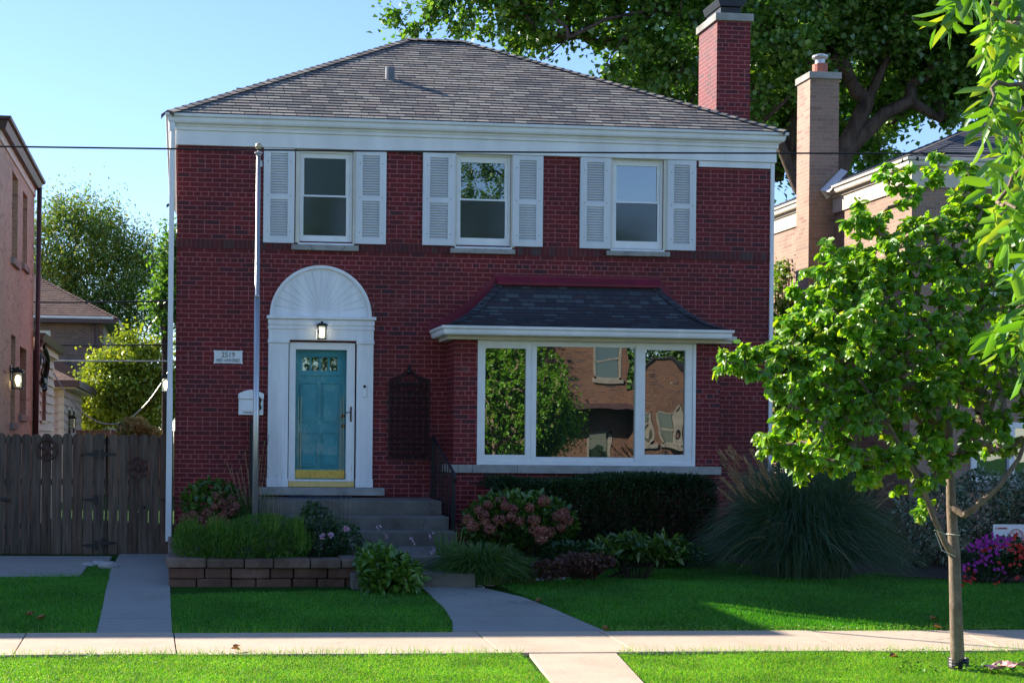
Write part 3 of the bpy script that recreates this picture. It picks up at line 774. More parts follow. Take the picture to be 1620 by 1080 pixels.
# sunburst fan
cxf = (P(427, 498, -0.08)[0]+P(588, 498, -0.08)[0])/2; rf = (P(588, 498, -0.08)[0]-P(427, 498, -0.08)[0])/2
rzf = P(507, 420, -0.08)[2]-zt3
fan = MB(); NS = 48
pts = [(cxf+rf*math.cos(PI*k/NS), zt3+0.001+rzf*math.sin(PI*k/NS)) for k in range(NS+1)]
fan.prism_y(pts, -0.05, 0.02)
nr = 16
rays = MB()
for k in range(1, nr):                       # thin raised rays on the flat fan
    am = PI*k/nr; dx_, dz_ = math.cos(am), math.sin(am)*rzf/rf; nl = math.hypot(dx_, dz_); nx_, nz_ = -dz_/nl*.004, dx_/nl*.004
    p0 = (cxf+rf*.10*math.cos(am), zt3+.03+(rzf-.03)*.10*math.sin(am)); p1 = (cxf+rf*.90*math.cos(am), zt3+.03+(rzf-.03)*.90*math.sin(am))
    w0 = .5
    rays.face([(p0[0]-nx_*w0, -.052, p0[1]-nz_*w0), (p1[0]-nx_*1.8, -.052, p1[1]-nz_*1.8), (p1[0], -.060, p1[1]), (p0[0], -.055, p0[1])])
    rays.face([(p0[0], -.055, p0[1]), (p1[0], -.060, p1[1]), (p1[0]+nx_*1.8, -.052, p1[1]+nz_*1.8), (p0[0]+nx_*w0, -.052, p0[1]+nz_*w0)])
    rays.face([(p1[0]-nx_*1.8, -.052, p1[1]-nz_*1.8), (p1[0]+nx_*1.8, -.052, p1[1]+nz_*1.8), (p1[0], -.060, p1[1])])
rim = [(cxf+rf*math.cos(PI*k/NS), zt3+0.002+rzf*math.sin(PI*k/NS)) for k in range(NS+1)]
ri = [(cxf+rf*0.94*math.cos(PI*k/NS), zt3+0.002+rzf*0.94*math.sin(PI*k/NS)) for k in range(NS+1)]
for k in range(NS):
    a, b, c, d = rim[k], rim[k+1], ri[k+1], ri[k]
    fan.face([(a[0], -0.085, a[1]), (d[0], -0.085, d[1]), (c[0], -0.085, c[1]), (b[0], -0.085, b[1])])
    fan.face([(a[0], -0.085, a[1]), (b[0], -0.085, b[1]), (b[0], 0, b[1]), (a[0], 0, a[1])])
    fan.face([(d[0], -0.05, d[1]), (c[0], -0.05, c[1]), (c[0], -0.085, c[1]), (d[0], -0.085, d[1])])
_o = len(fan.v); fan.v += rays.v; fan.f += [tuple(q+_o for q in t) for t in rays.f]; fan.uv += rays.uv; fan.mi += rays.mi
fan.build('sunburst_pediment', M['white'], SUR)
# stone door sill
s = rect(410, 770, 608, 783, -0.16); ds_ = MB(); ds_.box(s[0], s[1], -0.2, 0.1, s[2], dhz0-0.004); ds_.build('door_sill', M['stone'], SUR, bevel=0.006)
# front door behind the storm door
SLABZ = 1.065
fd = MB(); yd = 0.085
dx0, dx1 = dhx0+0.03, dhx1-0.03; dz0, dz1 = dhz0+0.02, dhz1-0.03
px_ = lambda u: P(u, 650, yd)[0]
pz_ = lambda v: P(507, v, yd)[2]
lites = [(478, 489), (492, 504), (507, 518), (521, 533)]
def door_panel(mb):
    cells = []
    zz = [(pz_(580), pz_(565))]
    xs = [dx0]+[q for l in lites for q in (px_(l[0]), px_(l[1]))]+[dx1]
    z_a, z_b = pz_(586), pz_(565)
    mb.box(dx0, dx1, yd, yd+0.04, dz0, z_a); mb.box(dx0, dx1, yd, yd+0.04, z_b, dz1)
    for k in range(0, len(xs), 2): mb.box(xs[k], xs[k+1], yd, yd+0.04, z_a, z_b)
    mb.box(px_(472), px_(539), yd-0.015, yd, pz_(594), pz_(588)); mb.box(px_(472), px_(539), yd-0.012, yd, pz_(563), pz_(560))
    for (a, b) in ((474, 503), (509, 538)):
        for (c, d) in ((668, 606), (738, 684)):
            X0, X1, Z0, Z1 = px_(a), px_(b), pz_(c), pz_(d)
            mb.box(X0, X1, yd-0.010, yd, Z0, Z0+0.012); mb.box(X0, X1, yd-0.010, yd, Z1-0.012, Z1); mb.box(X0, X0+0.012, yd-0.010, yd, Z0, Z1); mb.box(X1-0.012, X1, yd-0.010, yd, Z0, Z1)
            mb.box(X0+0.035, X1-0.035, yd-0.008, yd, Z0+0.035, Z1-0.035)
door_panel(fd); FD = fd.build('door', M['teal'], H, bevel=0.003)
lt = MB()
for a, b in lites: lt.box(px_(a), px_(b), yd+0.02, yd+0.024, pz_(586), pz_(565))
lt.build('lite', M['glass_up'], FD)
kb = MB(); kb.box(px_(468), px_(546), yd-0.012, yd-0.009, pz_(756), pz_(743)); kb.build('kick_plate', M['brass'], FD)
for v in (657, 673): kn = MB(); p = P(546, v, yd-0.05); kn.lathe((p[0]-0.03, yd-0.06, p[2]-0.03), [(0.012, 0), (0.028, 0.012), (0.03, 0.03), (0.015, 0.05)], 12); kn.build('knob', M['bronze'], FD, smooth=True)
# storm door
st = MB(); ys = -0.03
o0, o1, oz0, oz1 = P(457, 650, ys)[0], P(561, 650, ys)[0], P(507, 761, ys)[2], P(507, 542, ys)[2]
g0, g1, gz0, gz1 = P(467, 650, ys)[0], P(548, 650, ys)[0], P(507, 758, ys)[2], P(507, 553, ys)[2]
st.box(o0, g0, ys, ys+0.035, oz0, oz1); st.box(g1, o1, ys, ys+0.035, oz0, oz1); st.box(g0, g1, ys, ys+0.035, gz1, oz1); st.box(g0, g1, ys, ys+0.035, oz0, gz0)
SD = st.build('storm_door', M['vinyl'], H, bevel=0.004)
gl = MB(); gl.box(g0, g1, ys+0.012, ys+0.016, gz0, gz1); gl.build('pane', M['glass_clear'], SD)
ln = MB()
for u in (472, 476, 539, 543): xx = P(u, 700, ys)[0]; ln.box(xx-0.0018, xx+0.0018, ys+0.0075, ys+0.011, gz0, gz0+1.2)
for v in (752, 748): zz = P(507, v, ys)[2]; ln.box(g0, g1, ys+0.0075, ys+0.011, zz-0.0015, zz+0.0015)
ln.build('brass_came', M['brass'], SD)
hd = MB(); p = P(555, 655, ys); hd.box(p[0]-0.012, p[0]+0.012, ys-0.012, ys, p[2]-0.11, p[2]+0.11); hd.tube([(p[0], ys-0.01, p[2]+0.03), (p[0]-0.02, ys-0.05, p[2]+0.03), (p[0]-0.07, ys-0.055, p[2]+0.02), (p[0]-0.09, ys-0.05, p[2]+0.03)], 0.008, 6)
hd.build('handle', M['bronze'], SD, bevel=0.003)
th_ = MB(); th_.box(o0, o1, ys-0.02, ys+0.06, dhz0+0.002, oz0-0.003); th_.build('threshold', M['brasst'], H, bevel=0.003)
# near-black sheet standing in for the unlit room behind the doors
rm = MB(); rm.box(HX0+0.3, HX1-0.3, 0.35, 0.4, 0.2, EZ-0.3); rm.build('dark_backing', M['dark'], H)

# ---- bay window
BY = -0.62
bx0, bx1 = P(718, 640, BY)[0], P(1139, 640, BY)[0]
wx0, wx1, wz0, wz1 = rect(755, 538, 1100, 736, BY)
bz1 = P(930, 532, BY)[2]
BW = MB()
wall_holes(BW, 'y', BY, bx0, bx1, 0.0, bz1, [(wx0, wx1, wz0, wz1)], 0.12)
BW.face([(bx0, 0, 0), (bx0, BY, 0), (bx0, BY, bz1), (bx0, 0, bz1)]); BW.face([(bx1, BY, 0), (bx1, 0, 0), (bx1, 0, bz1), (bx1, BY, bz1)])
BAY = BW.build('bay', M['brick'], H)
ws = MB(); s = rect(725, 736, 1141, 749, BY-0.05); 
xs = [s[0]-0.0, P(746, 742, BY)[0], P(817, 742, BY)[0], P(930, 742, BY)[0], P(1030, 742, BY)[0], s[1]]
for a, b in zip(xs, xs[1:]): ws.box(a+0.002, b-0.002, BY-0.06, BY+0.05, s[2], wz0-0.002)
ws.box(P(705, 742, BY+0.3)[0], s[0]-0.002, BY-0.06, -0.001, s[2], wz0-0.002)
ws.build('stone_sill', M['stone'], BAY, bevel=0.005)
wf = MB(); fy0, fy1 = BY-0.02, BY+0.1
t = 0.045
wf.box(wx0, wx0+t, fy0, fy1, wz0, wz1); wf.box(wx1-t, wx1, fy0, fy1, wz0, wz1); wf.box(wx0+t, wx1-t, fy0, fy1, wz1-0.035, wz1); wf.box(wx0+t, wx1-t, fy0, fy1, wz0, wz0+0.06)
m1a, m1b = P(840, 640, BY)[0], P(848, 640, BY)[0]; m2a, m2b = P(1005, 640, BY)[0], P(1013, 640, BY)[0]
wf.box(m1a, m1b, fy0, fy1, wz0+0.06, wz1-0.035); wf.box(m2a, m2b, fy0, fy1, wz0+0.06, wz1-0.035)
WFR = wf.build('window_frame', M['vinyl'], BAY, bevel=0.004)
g = rect(848, 549, 1005, 723, BY)
cs = MB(); cs.box(m1b, m2a, BY, BY+0.06, wz0+0.06, g[2]); cs.box(m1b, m2a, BY, BY+0.06, g[3], wz1-0.035); cs.build('sash', M['vinyl'], WFR, bevel=0.003)
pn = MB(); pn.box(m1b, m2a, BY+0.03, BY+0.035, g[2], g[3]); pn.build('pane', M['glass'], WFR)
for (u0, v0, u1, v1, a, b, mt) in ((767, 551, 832, 719, wx0+t, m1a, 'glass'), (1020, 554, 1084, 719, m2b, wx1-t, 'glass_wavy')):
    g = rect(u0, v0, u1, v1, BY)
    cs = MB(); y0, y1 = BY-0.01, BY+0.06
    cs.box(a, g[0], y0, y1, wz0+0.06, wz1-0.035); cs.box(g[1], b, y0, y1, wz0+0.06, wz1-0.035); cs.box(g[0], g[1], y0, y1, wz0+0.06, g[2]); cs.box(g[0], g[1], y0, y1, g[3], wz1-0.035)
    cs.build('sash', M['vinyl'], WFR, bevel=0.004)
    pn = MB(); pn.box(g[0], g[1], BY+0.03, BY+0.035, g[2], g[3]); pn.build('pane', M[mt], WFR)
# bay cornice, gutter, curved roof
GY = BY-0.34
kz0, kz1 = P(930, 540, BY-0.1)[2], P(930, 529, BY-0.2)[2]
co = MB()
co.box(bx0-0.12, bx1+0.12, BY-0.14, -0.002, kz0, kz1-0.03); co.box(bx0-0.17, bx1+0.17, BY-0.19, -0.002, kz1-0.05, kz1+0.01)
co.build('cornice', M['cream'], BAY, bevel=0.004)
gz1_ = P(930, 518.5, GY-0.08)[2]
bgx0, bgx1 = P(703, 520, GY)[0]+0.04, P(1157, 525, GY)[0]-0.07
gp = [((bgx0, -0.002), (-1, 0), gz1_), ((bgx0, GY), (-1, -1), gz1_), ((bgx1, GY), (1, -1), gz1_), ((bgx1, -0.002), (1, 0), gz1_)]
bg = MB(); bg.sweep([(o*0.8, u*0.95) for o, u in gprof], gp); bg.box(bgx0, bgx1, GY, -0.003, gz1_-0.10, gz1_-0.06); bg.build('gutter', M['trim'], BAY)
ztp = P(910, 452, -0.03)[2]
prof = []; NB = 13; proj = -GY-0.0
for k in range(NB+1):
    t_ = k/NB                                  # 0 eave, 1 top
    o_ = proj*(1-t_); zz = gz1_+0.01+(ztp-gz1_)*(0.42*t_+0.58*t_**2.0)
    prof.append((o_, zz))
ins = P(787, 452, 0)[0]-bgx0; insr = bgx1-P(1038, 455, 0)[0]
br = MB(); acc = 0
for k in range(NB):
    (oa, za), (ob, zb_) = prof[k], prof[k+1]
    ta, tb = k/NB, (k+1)/NB
    L = math.hypot(oa-ob, zb_-za)
    xa0, xb0, xa1, xb1 = bgx0+ins*ta, bgx0+ins*tb, bgx1-insr*ta, bgx1-insr*tb
    lip = 0.012
    u_ = lambda x: x
    br.face([(xa0, -oa, za+lip), (xa1, -oa, za+lip), (xb1, -ob, zb_), (xb0, -ob, zb_)], uv=[(xa0, k*0.125+0.004), (xa1, k*0.125+0.004), (xb1, k*0.125+0.121), (xb0, k*0.125+0.121)])
    br.face([(xa0, -oa, za-0.002), (xa1, -oa, za-0.002), (xa1, -oa, za+lip), (xa0, -oa, za+lip)], uv=[(0, k*0.125)]*4)
    br.face([(xa0, -0.001, za+lip), (xa0, -oa, za+lip), (xb0, -ob, zb_), (xb0, -0.001, zb_)], uv=[(9, k*0.125+0.004), (9+oa, k*0.125+0.004), (9+ob, k*0.125+0.121), (9, k*0.125+0.121)])
    br.face([(xa1, -oa, za+lip), (xa1, -0.001, za+lip), (xb1, -0.001, zb_), (xb1, -ob, zb_)], uv=[(9+oa, k*0.125+0.004), (9, k*0.125+0.004), (9, k*0.125+0.121), (9+ob, k*0.125+0.121)])
    for (xA, xB, s) in ((xa0, xb0, 1), (xa1, xb1, -1)):   # hip caps
        w_ = 0.11
        br.face([(xA-0.02*s, -oa-0.02, za+0.03), (xA+w_*s, -oa-0.01, za+0.026), (xB+w_*s, -ob-0.006, zb_+0.018), (xB-0.015*s, -ob-0.012, zb_+0.018)][::s], uv=[(k*.41+.02, k*.125+.01), (k*.41+.1, k*.125+.01), (k*.41+.1, k*.125+.12), (k*.41+.02, k*.125+.12)])
br.build('bay_roof', M['bayroof'], BAY)
fs = MB()
tx0, tx1 = bgx0+ins, bgx1-insr
zt_ = prof[-1][1]
fs.box(tx0-0.06, tx1+0.06, -0.03, -0.002, zt_-0.05, zt_+0.13); fs.box(tx0-0.02, tx1+0.02, -0.10, -0.03, zt_-0.02, zt_+0.02)
fs.face([(tx0-0.05, -0.03, zt_+0.10), (tx0-0.02, -0.105, zt_+0.02), (tx1+0.02, -0.105, zt_+0.02), (tx1+0.05, -0.03, zt_+0.10)])
nst = 9
for s in (1, -1):
    for k in range(nst):
        ta, tb = k/nst, (k+1)/nst
        zA = gz1_+(ztp-gz1_)*(0.42*ta+0.58*ta**2.0); zB = gz1_+(ztp-gz1_)*(0.42*tb+0.58*tb**2.0)
        e = bgx0 if s > 0 else bgx1; xx = ins if s > 0 else insr
        xA, xB = e+s*xx*ta, e+s*xx*tb
        pl = [(xA-s*0.13, zA-0.02), (xA+s*0.02, zA-0.03), (xB+s*0.02, zB-0.03), (xB-s*0.0, zB+0.12), (xA-s*0.09, zA+0.12)]
        if s < 0: pl = pl[::-1]
        fs.prism_y(pl, -0.016-0.0015*k, -0.002)
fs.build('flashing', M['maroon'], BAY)

# ---- pieces fixed on the front wall
def lantern(name, label, x, y, z, s, warm=False, axis='y', out=-1, lit=True):
    """square coach lantern; back plate on a wall at y (axis y) or x (axis x)"""
    T = thing(name, label, 'lantern', (x, y, z))
    def tr(px, py, pz):                  # local: px sideways, py outwards
        return (x+px*s, y+out*py*s, z+pz*s) if axis == 'y' else (x+out*py*s, y+px*s, z+pz*s)
    def bx(mb, a0, a1, b0, b1, c0, c1):
        p, q = tr(a0, b0, c0), tr(a1, b1, c1); mb.box(p[0], q[0], p[1], q[1], p[2], q[2])
    m = MB(); bx(m, -.05, .05, 0, .015, -.03, .16); bx(m, -.012, .012, .01, .09, .11, .13); m.build('bracket', M['blackmetal'], T, bevel=0.003)
    m = MB()
    for a in (-.065, .053):
        for b in (.03, .148): bx(m, a, a+.012, b, b+.012, -.12, .07)
    bx(m, -.07, .07, .025, .165, -.135, -.12); bx(m, -.07, .07, .025, .165, .065, .08)
    bx(m, -.085, .085, .01, .18, .08, .092); bx(m, -.06, .06, .035, .155, .092, .11); bx(m, -.02, .02, .075, .115, .11, .14)
    m.build('cage', M['blackmetal'], T, bevel=0.002)
    m = MB()
    for a in (-.06, .056): bx(m, a, a+.004, .04, .15, -.118, .064)
    bx(m, -.055, .055, .150, .153, -.118, .064); m.build('pane', M['lampglass'], T)
    m = MB(); c = tr(0, .095, -.1); m.lathe(c, [(0.012*s, 0), (0.02*s, .03*s), (0.036*s, .075*s), (0.03*s, .12*s), (0.012*s, .14*s)], 10); m.build('bulb', M['lampwarm' if warm else 'lamp'] if lit else M['vinyl'], T, smooth=True)
    return T
p = P(508.5, 524, -0.12)
lantern('wall_lantern', 'small lit black lantern on white board above the teal front door', p[0], -0.10, p[2]+0.005, 0.95)
# doorbell camera
p0, p1, z0, z1 = rect(573, 608, 580, 628, -0.1)
T = thing('doorbell_camera', 'slim white video doorbell with black lens right of the front door', 'doorbell', ((p0+p1)/2, -0.09, z0))
m = MB(); m.box(p0, p1, -0.118, -0.09, z0, z1); m.build('housing', M['vinyl'], T, bevel=0.02)
m = MB(); c = (p0+p1)/2; zc_ = z1-0.03
m.prism_y([(c+0.022*math.cos(a), zc_+0.022*math.sin(a)) for a in [2*PI*k/16 for k in range(16)]], -0.122, -0.117); m.build('lens', M['black'], T)
m = MB(); q = P(588, 629, -0.05); m.box(q[0]-0.012, q[0]+0.022, -0.04, 0.0, q[2]-0.04, q[2]+0.04); m.build('junction_box', M['cream'], H, bevel=0.004)
# address plaque
def text_mesh(s, x, y, z, size, mat, name, parent, sx=1.0, ex=0.002, align='CENTER', shear=0):
    cu = bpy.data.curves.new('t', 'FONT'); cu.body = s; cu.size = size; cu.align_x = align; cu.extrude = ex; cu.resolution_u = 3; cu.offset = size*.012
    o = bpy.data.objects.new('t', cu); COL.objects.link(o)
    dg = bpy.context.evaluated_depsgraph_get(); me = bpy.data.meshes.new_from_object(o.evaluated_get(dg))
    bpy.data.objects.remove(o)
    mt = Matrix.Translation((x, y, z)) @ Matrix.Rotation(PI/2, 4, 'X') @ Matrix.Diagonal((sx, 1, 1, 1))
    me.transform(mt); me.materials.clear()
    return finish(me, name, mat, parent, False)
a0, a1, z0, z1 = rect(338, 554, 384, 575, -0.02)
T = thing('address_plaque', 'white plaque reading 2519 West 110th Street on the red brick wall', 'house number sign', ((a0+a1)/2, -0.002, z0))
m = MB(); n_ = 0.022
m.prism_y([(a0+n_, z0+.004), (a1-n_, z0+.004), (a1-n_+.004, z0-.002), (a1, z0), (a1, z0+n_), (a1-.006, z0+n_), (a1-.006, z1-n_), (a1, z1-n_), (a1, z1), (a1-n_, z1), (a1-n_, z1-.004), (a0+n_, z1-.004), (a0+n_, z1), (a0, z1), (a0, z1-n_), (a0+.006, z1-n_), (a0+.006, z0+n_), (a0, z0+n_), (a0, z0), (a0+n_, z0)], -0.022, -0.002)
m.build('board', M['plaque'], T)
text_mesh('2519', (a0+a1)/2, -0.024, z0+0.094, 0.105, M['ink'], 'number', T, sx=0.95)
text_mesh('WEST 110TH STREET', (a0+a1)/2, -0.024, z0+0.026, 0.062, M['ink'], 'street_name', T, sx=0.60)
# mailbox
a0, a1, z0, z1 = rect(377, 618, 417, 656, -0.1)
T = thing('mailbox', 'white wall mailbox with arched lid left of the front door', 'mailbox', ((a0+a1)/2, 0, z0))
hb = z1-z0; zl = z0+hb*0.66
m = MB(); m.box(a0+.006, a1-.006, -0.13, -0.002, z0, zl); m.box(a0+.04, a1-.04, -0.137, -0.13, z0+.06, zl-.04); m.build('box', M['whitebox'], T, bevel=0.006)
m = MB(); NA = 12
top = [(a0+(a1-a0)*k/NA, zl+hb*0.22+hb*0.16*math.sin(PI*k/NA)) for k in range(NA+1)]
m.prism_y([(a0, zl), (a1, zl)]+top[::-1], -0.155, -0.002); m.build('lid', M['whitebox'], T, bevel=0.004)
m = MB(); m.box(a0+.07, a1-.05, -0.139, -0.13, z0+.03, z0+.04); m.build('slot_trim', M['bronze'], T)
m = MB(); q = P(411, 638, -0.2); m.tube([(q[0]-.01, -.16, q[2]+.10), (q[0]+.01, -.17, q[2]+.05), (q[0]-.005, -.17, q[2]), (q[0]+.012, -.17, q[2]-.06), (q[0], -.16, q[2]-.1)], [.008, .02, .014, .02, .008], 6)
m.build('ornament', M['bronze'], T)
# iron trellis on the wall
a0, a1, z0, z1 = rect(614, 604, 679, 727, -0.03)
T = thing('iron_wall_trellis', 'dark iron scrollwork panel with pointed finial on brick beside the door', 'wall ornament', ((a0+a1)/2, 0, z0))
m = MB(); y_ = -0.035
m.box(a0, a0+.02, y_-.01, y_+.01, z0, z1); m.box(a1-.02, a1, y_-.01, y_+.01, z0, z1); m.box(a0, a1, y_-.011, y_+.011, z0, z0+.02); m.box(a0, a1, y_-.011, y_+.011, z1-.02, z1)
cxm = (a0+a1)/2
NA = 16; zt0 = z1; zpk = P(646, 590, -.03)[2]
arch = [(a0+.01, y_, z1), (a0+.06, y_, z1+.05), (cxm-.12, y_, z1+.08), (cxm-.04, y_, z1+.16), (cxm, y_, zpk), (cxm+.04, y_, z1+.16), (cxm+.12, y_, z1+.08), (a1-.06, y_, z1+.05), (a1-.01, y_, z1)]
m.tube(arch, .012, 6)
m.build('frame', M['oldiron'], T)
m = MB(); nx, nz = 7, 13
cw, chh = (a1-a0-.04)/nx, (z1-z0-.04)/nz
for i in range(nx):
    for j in range(nz):
        cx_, cz_ = a0+.02+(i+.5)*cw, z0+.02+(j+.5)*chh
        rr = [(cx_+cw*.5*math.cos(t)*(0.62+.38*math.cos(4*t)), y_, cz_+chh*.5*math.sin(t)*(0.62+.38*math.cos(4*t))) for t in [2*PI*k/16 for k in range(17)]]
        m.tube(rr, .006, 4, cap=False)
for i in range(1, nx): m.box(a0+.02+i*cw-.004, a0+.02+i*cw+.004, y_-.004, y_+.004, z0, z1)
for j in range(1, nz): m.box(a0, a1, y_-.0045, y_+.0045, z0+.02+j*chh-.003, z0+.02+j*chh+.003)
for k in range(-3, 4): xk = cxm+k*cw; m.tube([(xk, y_, z1), (cxm+k*cw*.5, y_, z1+.16-abs(k)*.035)], .008, 5)
m.build('scrollwork', M['oldiron'], T)
m = MB(); m.tube([(cxm, y_, z1+.1), (cxm, y_, zpk+.05)], .014, 6); m.lathe((cxm, y_, zpk-.02), [(.01, 0), (.035, .03), (.03, .06), (.012, .085), (.028, .105), (.004, .16)], 10); m.build('finial', M['black'], T)

# ---- steps and stoop
T = thing('front_steps', 'concrete entry steps and landing in front of teal door', 'steps', (2.4, -2, 0.18))
# (z, y_front, y_back, x0, x1)
lv = [(1.065, -1.20, -0.001, P(405, 776, -0.2)[0], P(705, 787, -1.2)[0], P(708, 800, -1.2)[0])]
m = MB()
def stepbox(z0, z1, yf, yb, x0, x1): m.box(x0, x1, yf, yb, z0, z1)
xr = lambda v, Y: 3.62
x0s = 1.08
stepbox(0.1, 1.065, -1.20, -0.001, x0s, 3.62); m.build('stoop', M['step'], T, bevel=0.012)
m = MB(); stepbox(0.1, 0.871, -1.64, -1.201, x0s+.2, 3.64); m.build('step', M['step'], T, bevel=0.012)
m = MB(); stepbox(0.1, 0.695, -2.10, -1.641, x0s+.4, 3.66); m.build('step', M['step'], T, bevel=0.012)
m = MB(); stepbox(0.1, 0.516, -3.85, -2.101, 1.9, 3.40); m.build('landing', M['step'], T, bevel=0.012)
m = MB(); stepbox(0.05, 0.355, -4.30, -3.851, 2.0, P(752, 915, -4.3)[0]); m.build('step', M['step'], T, bevel=0.012)
# doormat
a0, a1 = P(457, 785, -0.5)[0], P(560, 785, -0.5)[0]
m = MB(); c = (a0+a1)/2; r = (a1-a0)/2
m.prism_z([(c+r*math.cos(a), -0.26+0.62*r*2*math.sin(a)*0.5) for a in [PI+PI*k/20 for k in range(21)]], 1.066, 1.085)
tag(m.build('doormat', M['mat']), 'dark blue half-round doormat lying on the stoop', 'doormat')
# iron railings
def railing(x, label, y0, y1, z0t, z1t, zb0, zb1):
    T = thing('iron_railing', label, 'railing', (x, y0, zb0))
    m = MB(); m.tube([(x, y0, z0t), (x, y0-0.15, z0t+.0), (x, y1, z1t), (x, y1-.09, z1t-.03), (x, y1-.08, z1t-.12)], .02, 8); m.build('handrail', M['black'], T, smooth=True)
    m = MB(); m.box(x-.02, x+.02, y1-.02, y1+.02, zb1, z1t); m.build('post', M['black'], T)
    m = MB(); m.box(x-.02, x+.02, y0-.06, y0-.02, zb0, z0t); m.build('post', M['black'], T)
    n = 9
    for k in range(1, n):
        t = k/n; yy = y0+(y1-y0)*t
        m = MB(); m.box(x-.008, x+.008, yy-.008, yy+.008, zb0+(zb1-zb0)*t-0.0, z0t+(z1t-z0t)*t); m.build('baluster', M['black'], T)
p = P(706, 690, -0.05)
railing(3.68, 'black iron handrail down the right side of the steps', -0.03, -1.75, P(708, 692, -.05)[2], P(722, 748, -1.7)[2], 1.065, 0.5)
railing(1.02, 'black iron handrail behind the flagpole left of the door', -0.03, -1.2, P(396, 668, -.05)[2], P(396, 690, -1.2)[2], 1.065, 0.5)
# ------------------------------------------------------------------ left neighbour
LX = -2.65; LYF, LYB = 0.38, 5.35
eL = P(69, 285, LYB)[2]
T = thing('brick_house', 'pinkish tan brick house with brown gutter left of the wooden gate', 'house', (-7, LYF, 0.1))
NLZ = eL
Xp = lambda u, v, X=LX: PXp(u, v, X)
def wrect(u0, v0t, v0b, u1, X):            # window on a side wall: y range from u, z from v at near edge
    a, b = Xp(u0, v0t, X), Xp(u1, v0t, X); c = Xp(u0, v0b, X)
    return a[1], b[1], c[2], a[2]
hl = []
for (u0, u1, vt, vb) in ((19, 28, 276, 412), (36, 43, 306, 420), (17, 24, 530, 668), (31, 41.5, 550, 656)):
    um = (u0+u1)/2; a = Xp(u0, (vt+vb)/2); b = Xp(u1, (vt+vb)/2); c = Xp(um, vt); d = Xp(um, vb)
    hl.append((a[1], b[1], d[2], c[2]))
wl = MB(); fzb = Xp(30, 271)[2]
wall_holes(wl, 'x', LX, LYF, LYB, -0.3, fzb, hl, -0.16, flip=1)
wl.face([(-12, LYF, -.3), (LX, LYF, -.3), (LX, LYF, fzb), (-12, LYF, fzb)]); wl.face([(LX, LYB, -.3), (-12, LYB, -.3), (-12, LYB, fzb), (LX, LYB, fzb)])
wl.build('wall', M['pink_brick'], T)
m = MB(); m.box(-12, LX+0.02, LYF-.02, LYB+.02, fzb, NLZ-.02); m.box(-12, LX+.05, LYF-.05, LYB+.05, fzb+.33, NLZ-.03); m.build('frieze', M['beige'], T, bevel=0.004)
m = MB(); prof_ = [(0, -.17), (.06, -.17), (.10, -.06), (.14, -.04), (.15, 0), (0, 0)]
m.sweep(prof_, [((-12, LYF-.05), (0, -1), NLZ), ((LX+.03, LYF-.05), (1, -1), NLZ), ((LX+.03, LYB+.05), (1, 1), NLZ), ((-12, LYB+.05), (0, 1), NLZ)]); m.build('gutter', M['brownmetal'], T)
m = MB(); m.face([(-12, LYF-.05, NLZ), (LX+.05, LYF-.05, NLZ), (LX-1.9, (LYF+LYB)/2, NLZ+.5), (-12, (LYF+LYB)/2, NLZ+.5)]); m.face([(LX+.05, LYF-.05, NLZ), (LX+.05, LYB+.05, NLZ), (LX-1.9, (LYF+LYB)/2, NLZ+.5)]); m.face([(LX+.05, LYB+.05, NLZ), (-12, LYB+.05, NLZ), (-12, (LYF+LYB)/2, NLZ+.5), (LX-1.9, (LYF+LYB)/2, NLZ+.5)]); m.build('roof', M['brownroof'], T)
m = MB(); m.tube([(LX+.09, LYB-.04, NLZ-.15), (LX+.06, LYB-.04, 0.1)], .045, 8); m.build('downspout', M['brownmetal'], T, smooth=True)
for i, (y0, y1, z0, z1) in enumerate(hl):
    m = MB(); m.box(LX-.2, LX-.13, y0, y0+.06, z0, z1); m.box(LX-.2, LX-.13, y1-.06, y1, z0, z1); m.box(LX-.2, LX-.13, y0, y1, z1-.06, z1); m.box(LX-.2, LX-.13, y0, y1, z0, z0+.06); m.box(LX-.19, LX-.14, y0, y1, (z0+z1)/2-.02, (z0+z1)/2+.02)
    W = m.build('window', M['beige'], T)
    m = MB(); m.box(LX-.17, LX-.165, y0+.05, y1-.05, z0+.05, z1-.05); m.build('pane', M['glass_up'], W)
    m = MB(); m.box(LX-.1, LX+.05, y0-.08, y1+.08, z0-.11, z0-.003); m.build('sill', M['stone'], W, bevel=.005)
p = Xp(16, 598); lantern('wall_lantern', 'lit black lantern on the pinkish tan brick wall at far left', LX, p[1], p[2], 1.25, True, 'x', 1)
# lit lantern on our side wall, seen just past the downspout
p = P(262, 606, 2.2)
lantern('wall_lantern', 'lit lantern on the side of the red house behind the white downspout', p[0]+.105, 2.2, p[2], 1.1, True, 'x', -1)

